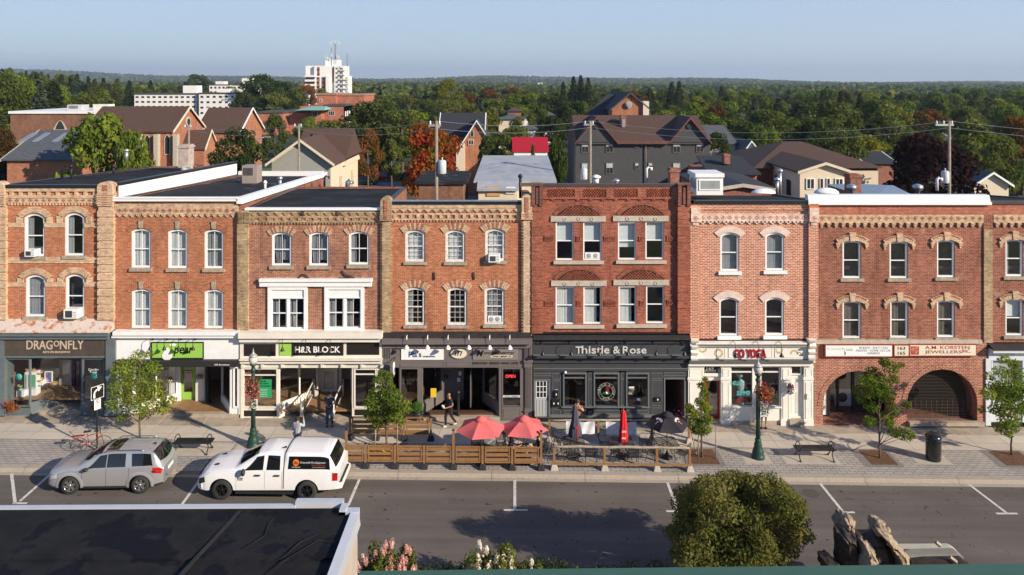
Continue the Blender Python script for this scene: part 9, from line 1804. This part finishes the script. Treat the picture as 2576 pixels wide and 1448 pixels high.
def tree(px,yt,w,Y,kind,colr,lab=None,name=None):
    """a tree whose top is seen at px, yt and whose crown is w wide there"""
    global ntree
    rnd=random.Random(ntree*7+3);p=P(px,yt,Y);zb=terrain_h(p.x,Y) if Y > 60 else gz(p.x);h=max(2.5,p.z-zb);wd=w*Y/F;me,mt=PR[kind][ntree % len(PR[kind])];ntree += 1
    cn={'green':'mid green','dgreen':'dark green','lgreen':'bright green','ygreen':'yellow green','olive':'olive yellow','rust':'rust tinged','red':'red and orange','orange':'orange','purple':'black purple','bronze':'bronze','spruce':'blue grey','conif':'dark green'}[colr]
    t=T(name or ('broadleaf_tree' if kind == 'd' else 'conifer_tree'),lab or '%s %s in the wooded town behind the row' % (cn,'broadleaf tree' if kind == 'd' else 'conifer'),'tree',(p.x,Y,zb),rnd.uniform(0,6.28),world=False,group='trees behind the row' if lab else '%s %s trees of the town' % (cn,'broadleaf' if kind == 'd' else 'conifer'))
    base=7.6 if kind == 'd' else 3.9;t.scale=(wd/base,wd/base,h/10.2);o=obj('crown',me,t);o.material_slots[0].link='OBJECT';o.material_slots[0].material=LM(colr);obj('trunk',mt,t);return t
for a in ((20,322,92,95,'d','bronze','bronze leaved tree at the left edge'),(245,284,170,80,'d','lgreen','large bright green tree in front of the church hall'),(325,325,95,79,'d','lgreen','lower bright green tree in front of the church windows'),(600,318,118,100,'d','dgreen','dark feathery tree right of the church'),(690,286,58,160,'d','green','green tree in front of the institution left wing'),(772,293,66,170,'d','lgreen','green tree under the copper roof'),(835,302,100,165,'d','green','spreading green tree below the brick institution'),(950,250,150,150,'d','dgreen','big dark tree right of the institution'),(1012,275,110,145,'d','green','broad green tree left of the red maple'),(925,322,70,118,'d','rust','rust tinged tree behind the cream gabled house'),(985,350,60,125,'d','green','green tree between the rust tree and the red maple'),(1078,308,140,100,'d','red','brilliant red and orange maple'),
          (1124,197,72,330,'d','ygreen','tall yellow green tree on the skyline'),(1118,252,105,250,'d','olive','wide olive yellow tree below the tall yellow green one'),(775,214,46,420,'d','orange','orange tree at the foot of the white tower'),(812,222,40,430,'d','green','green tree beside the orange one at the tower'),(655,187,100,330,'d','dgreen','tall dark tree between the apartment block and the tower'),(700,203,90,320,'d','dgreen','dark tree right of the tallest one left of the tower'),(738,222,80,300,'d','green','green tree at the left foot of the tower'),(617,232,60,310,'d','dgreen','dark tree hiding the end of the apartment block'),(495,186,60,600,'d','dgreen','round dark tree above the apartment block'),
          (1205,240,66,220,'c','spruce','broad blue grey spruce right of the olive tree'),(1230,222,62,340,'d','rust','brownish tree on the centre skyline'),(1443,186,44,300,'c','conif','left tall spruce of the skyline trio'),(1461,183,48,302,'c','conif','middle tall spruce of the skyline trio'),(1480,189,44,298,'c','conif','right tall spruce of the skyline trio'),(1417,200,40,280,'c','conif','pointed spruce left of the skyline trio'),(1450,252,70,190,'d','dgreen','dark tree below the skyline spruces'),(1370,236,60,250,'d','dgreen','dark tree left of the school gable'),(1340,244,24,220,'c','spruce','slim blue grey spruce among the houses'),(1232,338,76,106,'d','dgreen','round dark tree in front of the villa'),(1290,320,110,140,'d','green','low green trees behind the red roofed outbuilding'),(1340,350,34,96,'c','green','small green conifer in front of the red roof'),(1300,292,60,165,'d','green','green tree among the houses beyond the red roof'),(1392,292,64,165,'d','dgreen','dark tree among the houses below the spruces'),(1350,262,60,195,'d','green','green tree behind the slim spruce'),(1404,348,50,75,'d','dgreen','dark narrow tree beside the dark grey block'),(1690,200,50,300,'c','conif','left of the two dark spruces right of the school'),(1709,199,46,305,'c','conif','right of the two dark spruces right of the school'),(1816,213,44,420,'c','conif','dark spruce on the right skyline'),
          (1745,258,90,200,'d','lgreen','bright green tree right of the school'),(1800,262,60,190,'d','rust','rust tinged tree right of the school'),(1805,330,70,115,'d','dgreen','dark tree in front of the tiled chapel'),(1935,320,70,120,'d','lgreen','bright green tree left of the hipped house'),(1880,305,90,145,'d','dgreen','dark tree behind the tiled chapel'),(2085,252,130,170,'d','green','broad green tree above the hipped house'),(2040,300,90,130,'d','dgreen','dark tree behind the hipped roof'),(2190,248,130,170,'d','green','large green tree right of the hipped house'),(2135,320,90,112,'d','green','soft green tree at the corner of the hipped roof'),(2330,342,225,78,'d','purple','huge black purple tree behind the right utility pole'),(2460,300,150,120,'d','green','green tree right of the purple one'),(2560,292,90,125,'d','rust','rust tinged tree at the right edge'),(2520,340,100,110,'d','green','green tree at the right edge below the rust one'),(2350,305,110,150,'d','dgreen','dark tree above the purple one'),(2290,330,70,130,'d','green','green tree left above the purple one'),(90,176,40,300,'c','dgreen','tall conifer on the left skyline'),(5,166,40,260,'c','conif','dark conifer at the left edge of the skyline'),(212,235,36,190,'c','spruce','pale blue spruce behind the church hall'),(260,190,40,290,'c','conif','dark pointed conifer above the bright green tree')):tree(*a)
# the rest of the town's trees, row behind row; ex: pixel spans kept open in front of buildings up to a distance
ex=[(0,340,118),(330,610,335),(600,905,270),(745,890,470),(1110,1250,128),(1190,1400,105),(1420,1800,150),(1780,1850,135),(1880,2220,103),(890,1060,140),(1270,1400,110),(1260,1420,236),(2290,2470,180),(1920,1990,150)]
rnd=random.Random(77)
for Y,st,ylo in ((126,150,330),(150,120,300),(175,95,282),(205,84,265),(240,74,250),(285,64,240),(340,56,230),(410,46,226),(490,40,222)):
    x=-60+rnd.uniform(0,st)
    while x < 2640:
        left=max(0,1-x/560) if x < 560 else 0;lim=ylo+(0 if Y < 160 else -left*(ylo-208)*.8-left*34);yt=lim+rnd.uniform(-8,16);w=rnd.uniform(.9,1.35)*min(st*1.25,9*F/Y)
        if not any(a-w*.4 < x < b+w*.4 and Y < ym for a,b,ym in ex):
            kd='c' if rnd.random() < (.45 if x < 420 else .2) else 'd';cc=rnd.choice(['conif','dgreen','spruce','green']) if kd == 'c' else rnd.choice(['green','green','dgreen','dgreen','lgreen','green','ygreen' if rnd.random() < .6 else 'olive','rust' if rnd.random() < .25 else 'lgreen'])
            if ntree < 290:tree(x,yt-(8 if kd == 'c' else 0),w*(.75 if kd == 'c' else 1),Y,kd,cc)
        x += st*rnd.uniform(.7,1.25)
# far woodland: thousands of crowns too many to count, one object
rs=np.random.RandomState(5);VV=[];MI=[]
for (ya,yb,n,h,q) in ((520,900,2400,11,26),(900,1700,5200,12,14),(1700,3400,9000,14,7),(3400,5600,12000,15,5)):
    Yv=np.sqrt(rs.uniform(ya**2,yb**2,n));Xv=rs.uniform(-.72,.72,n)*Yv;nn=np.sin(Xv*.011+3)+np.sin(Yv*.006+Xv*.004)+rs.normal(0,.8,n);keep=(nn > -1.1) & ~((Xv/Yv > -.275) & (Xv/Yv < -.2) & (Yv < 520));Xv,Yv=Xv[keep],Yv[keep];n=len(Xv);hh=h*rs.uniform(.55,1.25,n);Zv=np.array([terrain_h(a,b) for a,b in zip(Xv,Yv)])
    d=rs.normal(0,1,(n,q,3));d /= np.linalg.norm(d,axis=2)[...,None];d[...,2]=np.abs(d[...,2])*1.0-.15;rr=(hh*.42)[:,None];s=(hh*(.30 if q > 20 else .42 if q > 10 else .55))[:,None,None]
    P_=np.stack([Xv[:,None]+d[...,0]*rr,Yv[:,None]+d[...,1]*rr,(Zv+hh*.55)[:,None]+d[...,2]*(hh*.45)[:,None]],2);N_=d+rs.normal(0,.35,d.shape);N_ /= np.linalg.norm(N_,axis=2)[...,None];A=np.cross(N_,rs.normal(0,1,d.shape));A /= np.linalg.norm(A,axis=2)[...,None];B=np.cross(N_,A)
    VV.append(np.stack([P_-A*s*.5-B*s*.3,P_+A*s*.5-B*s*.3,P_+A*s*.4+B*s*.4,P_-A*s*.4+B*s*.4],2).reshape(-1,3));MI.append(np.repeat(rs.choice(5,n,p=[.40,.36,.19,.042,.008]),q))
o=obj('distant_woodland',mesh_np('distant_woodland',np.concatenate(VV),[LM('green'),LM('dgreen'),LM('conif'),LM('ygreen'),LM('rust')],mi=np.concatenate(MI).astype('i')));o['kind']='stuff'
# thin morning haze over everything
mb=MB();mb.box(-9000,9000,-80,12500,-40,260);m,nt,b=newmat('haze');nt.nodes.remove(b);pv=nd(nt,'ShaderNodeVolumePrincipled');pv.inputs['Density'].default_value=HAZE;pv.inputs['Color'].default_value=(.66,.80,1,1);pv.inputs['Anisotropy'].default_value=.2;nt.links.new(pv.outputs[0],nt.nodes['Material Output'].inputs['Volume'])
hz=mb.build('haze',m,None,kind='stuff')
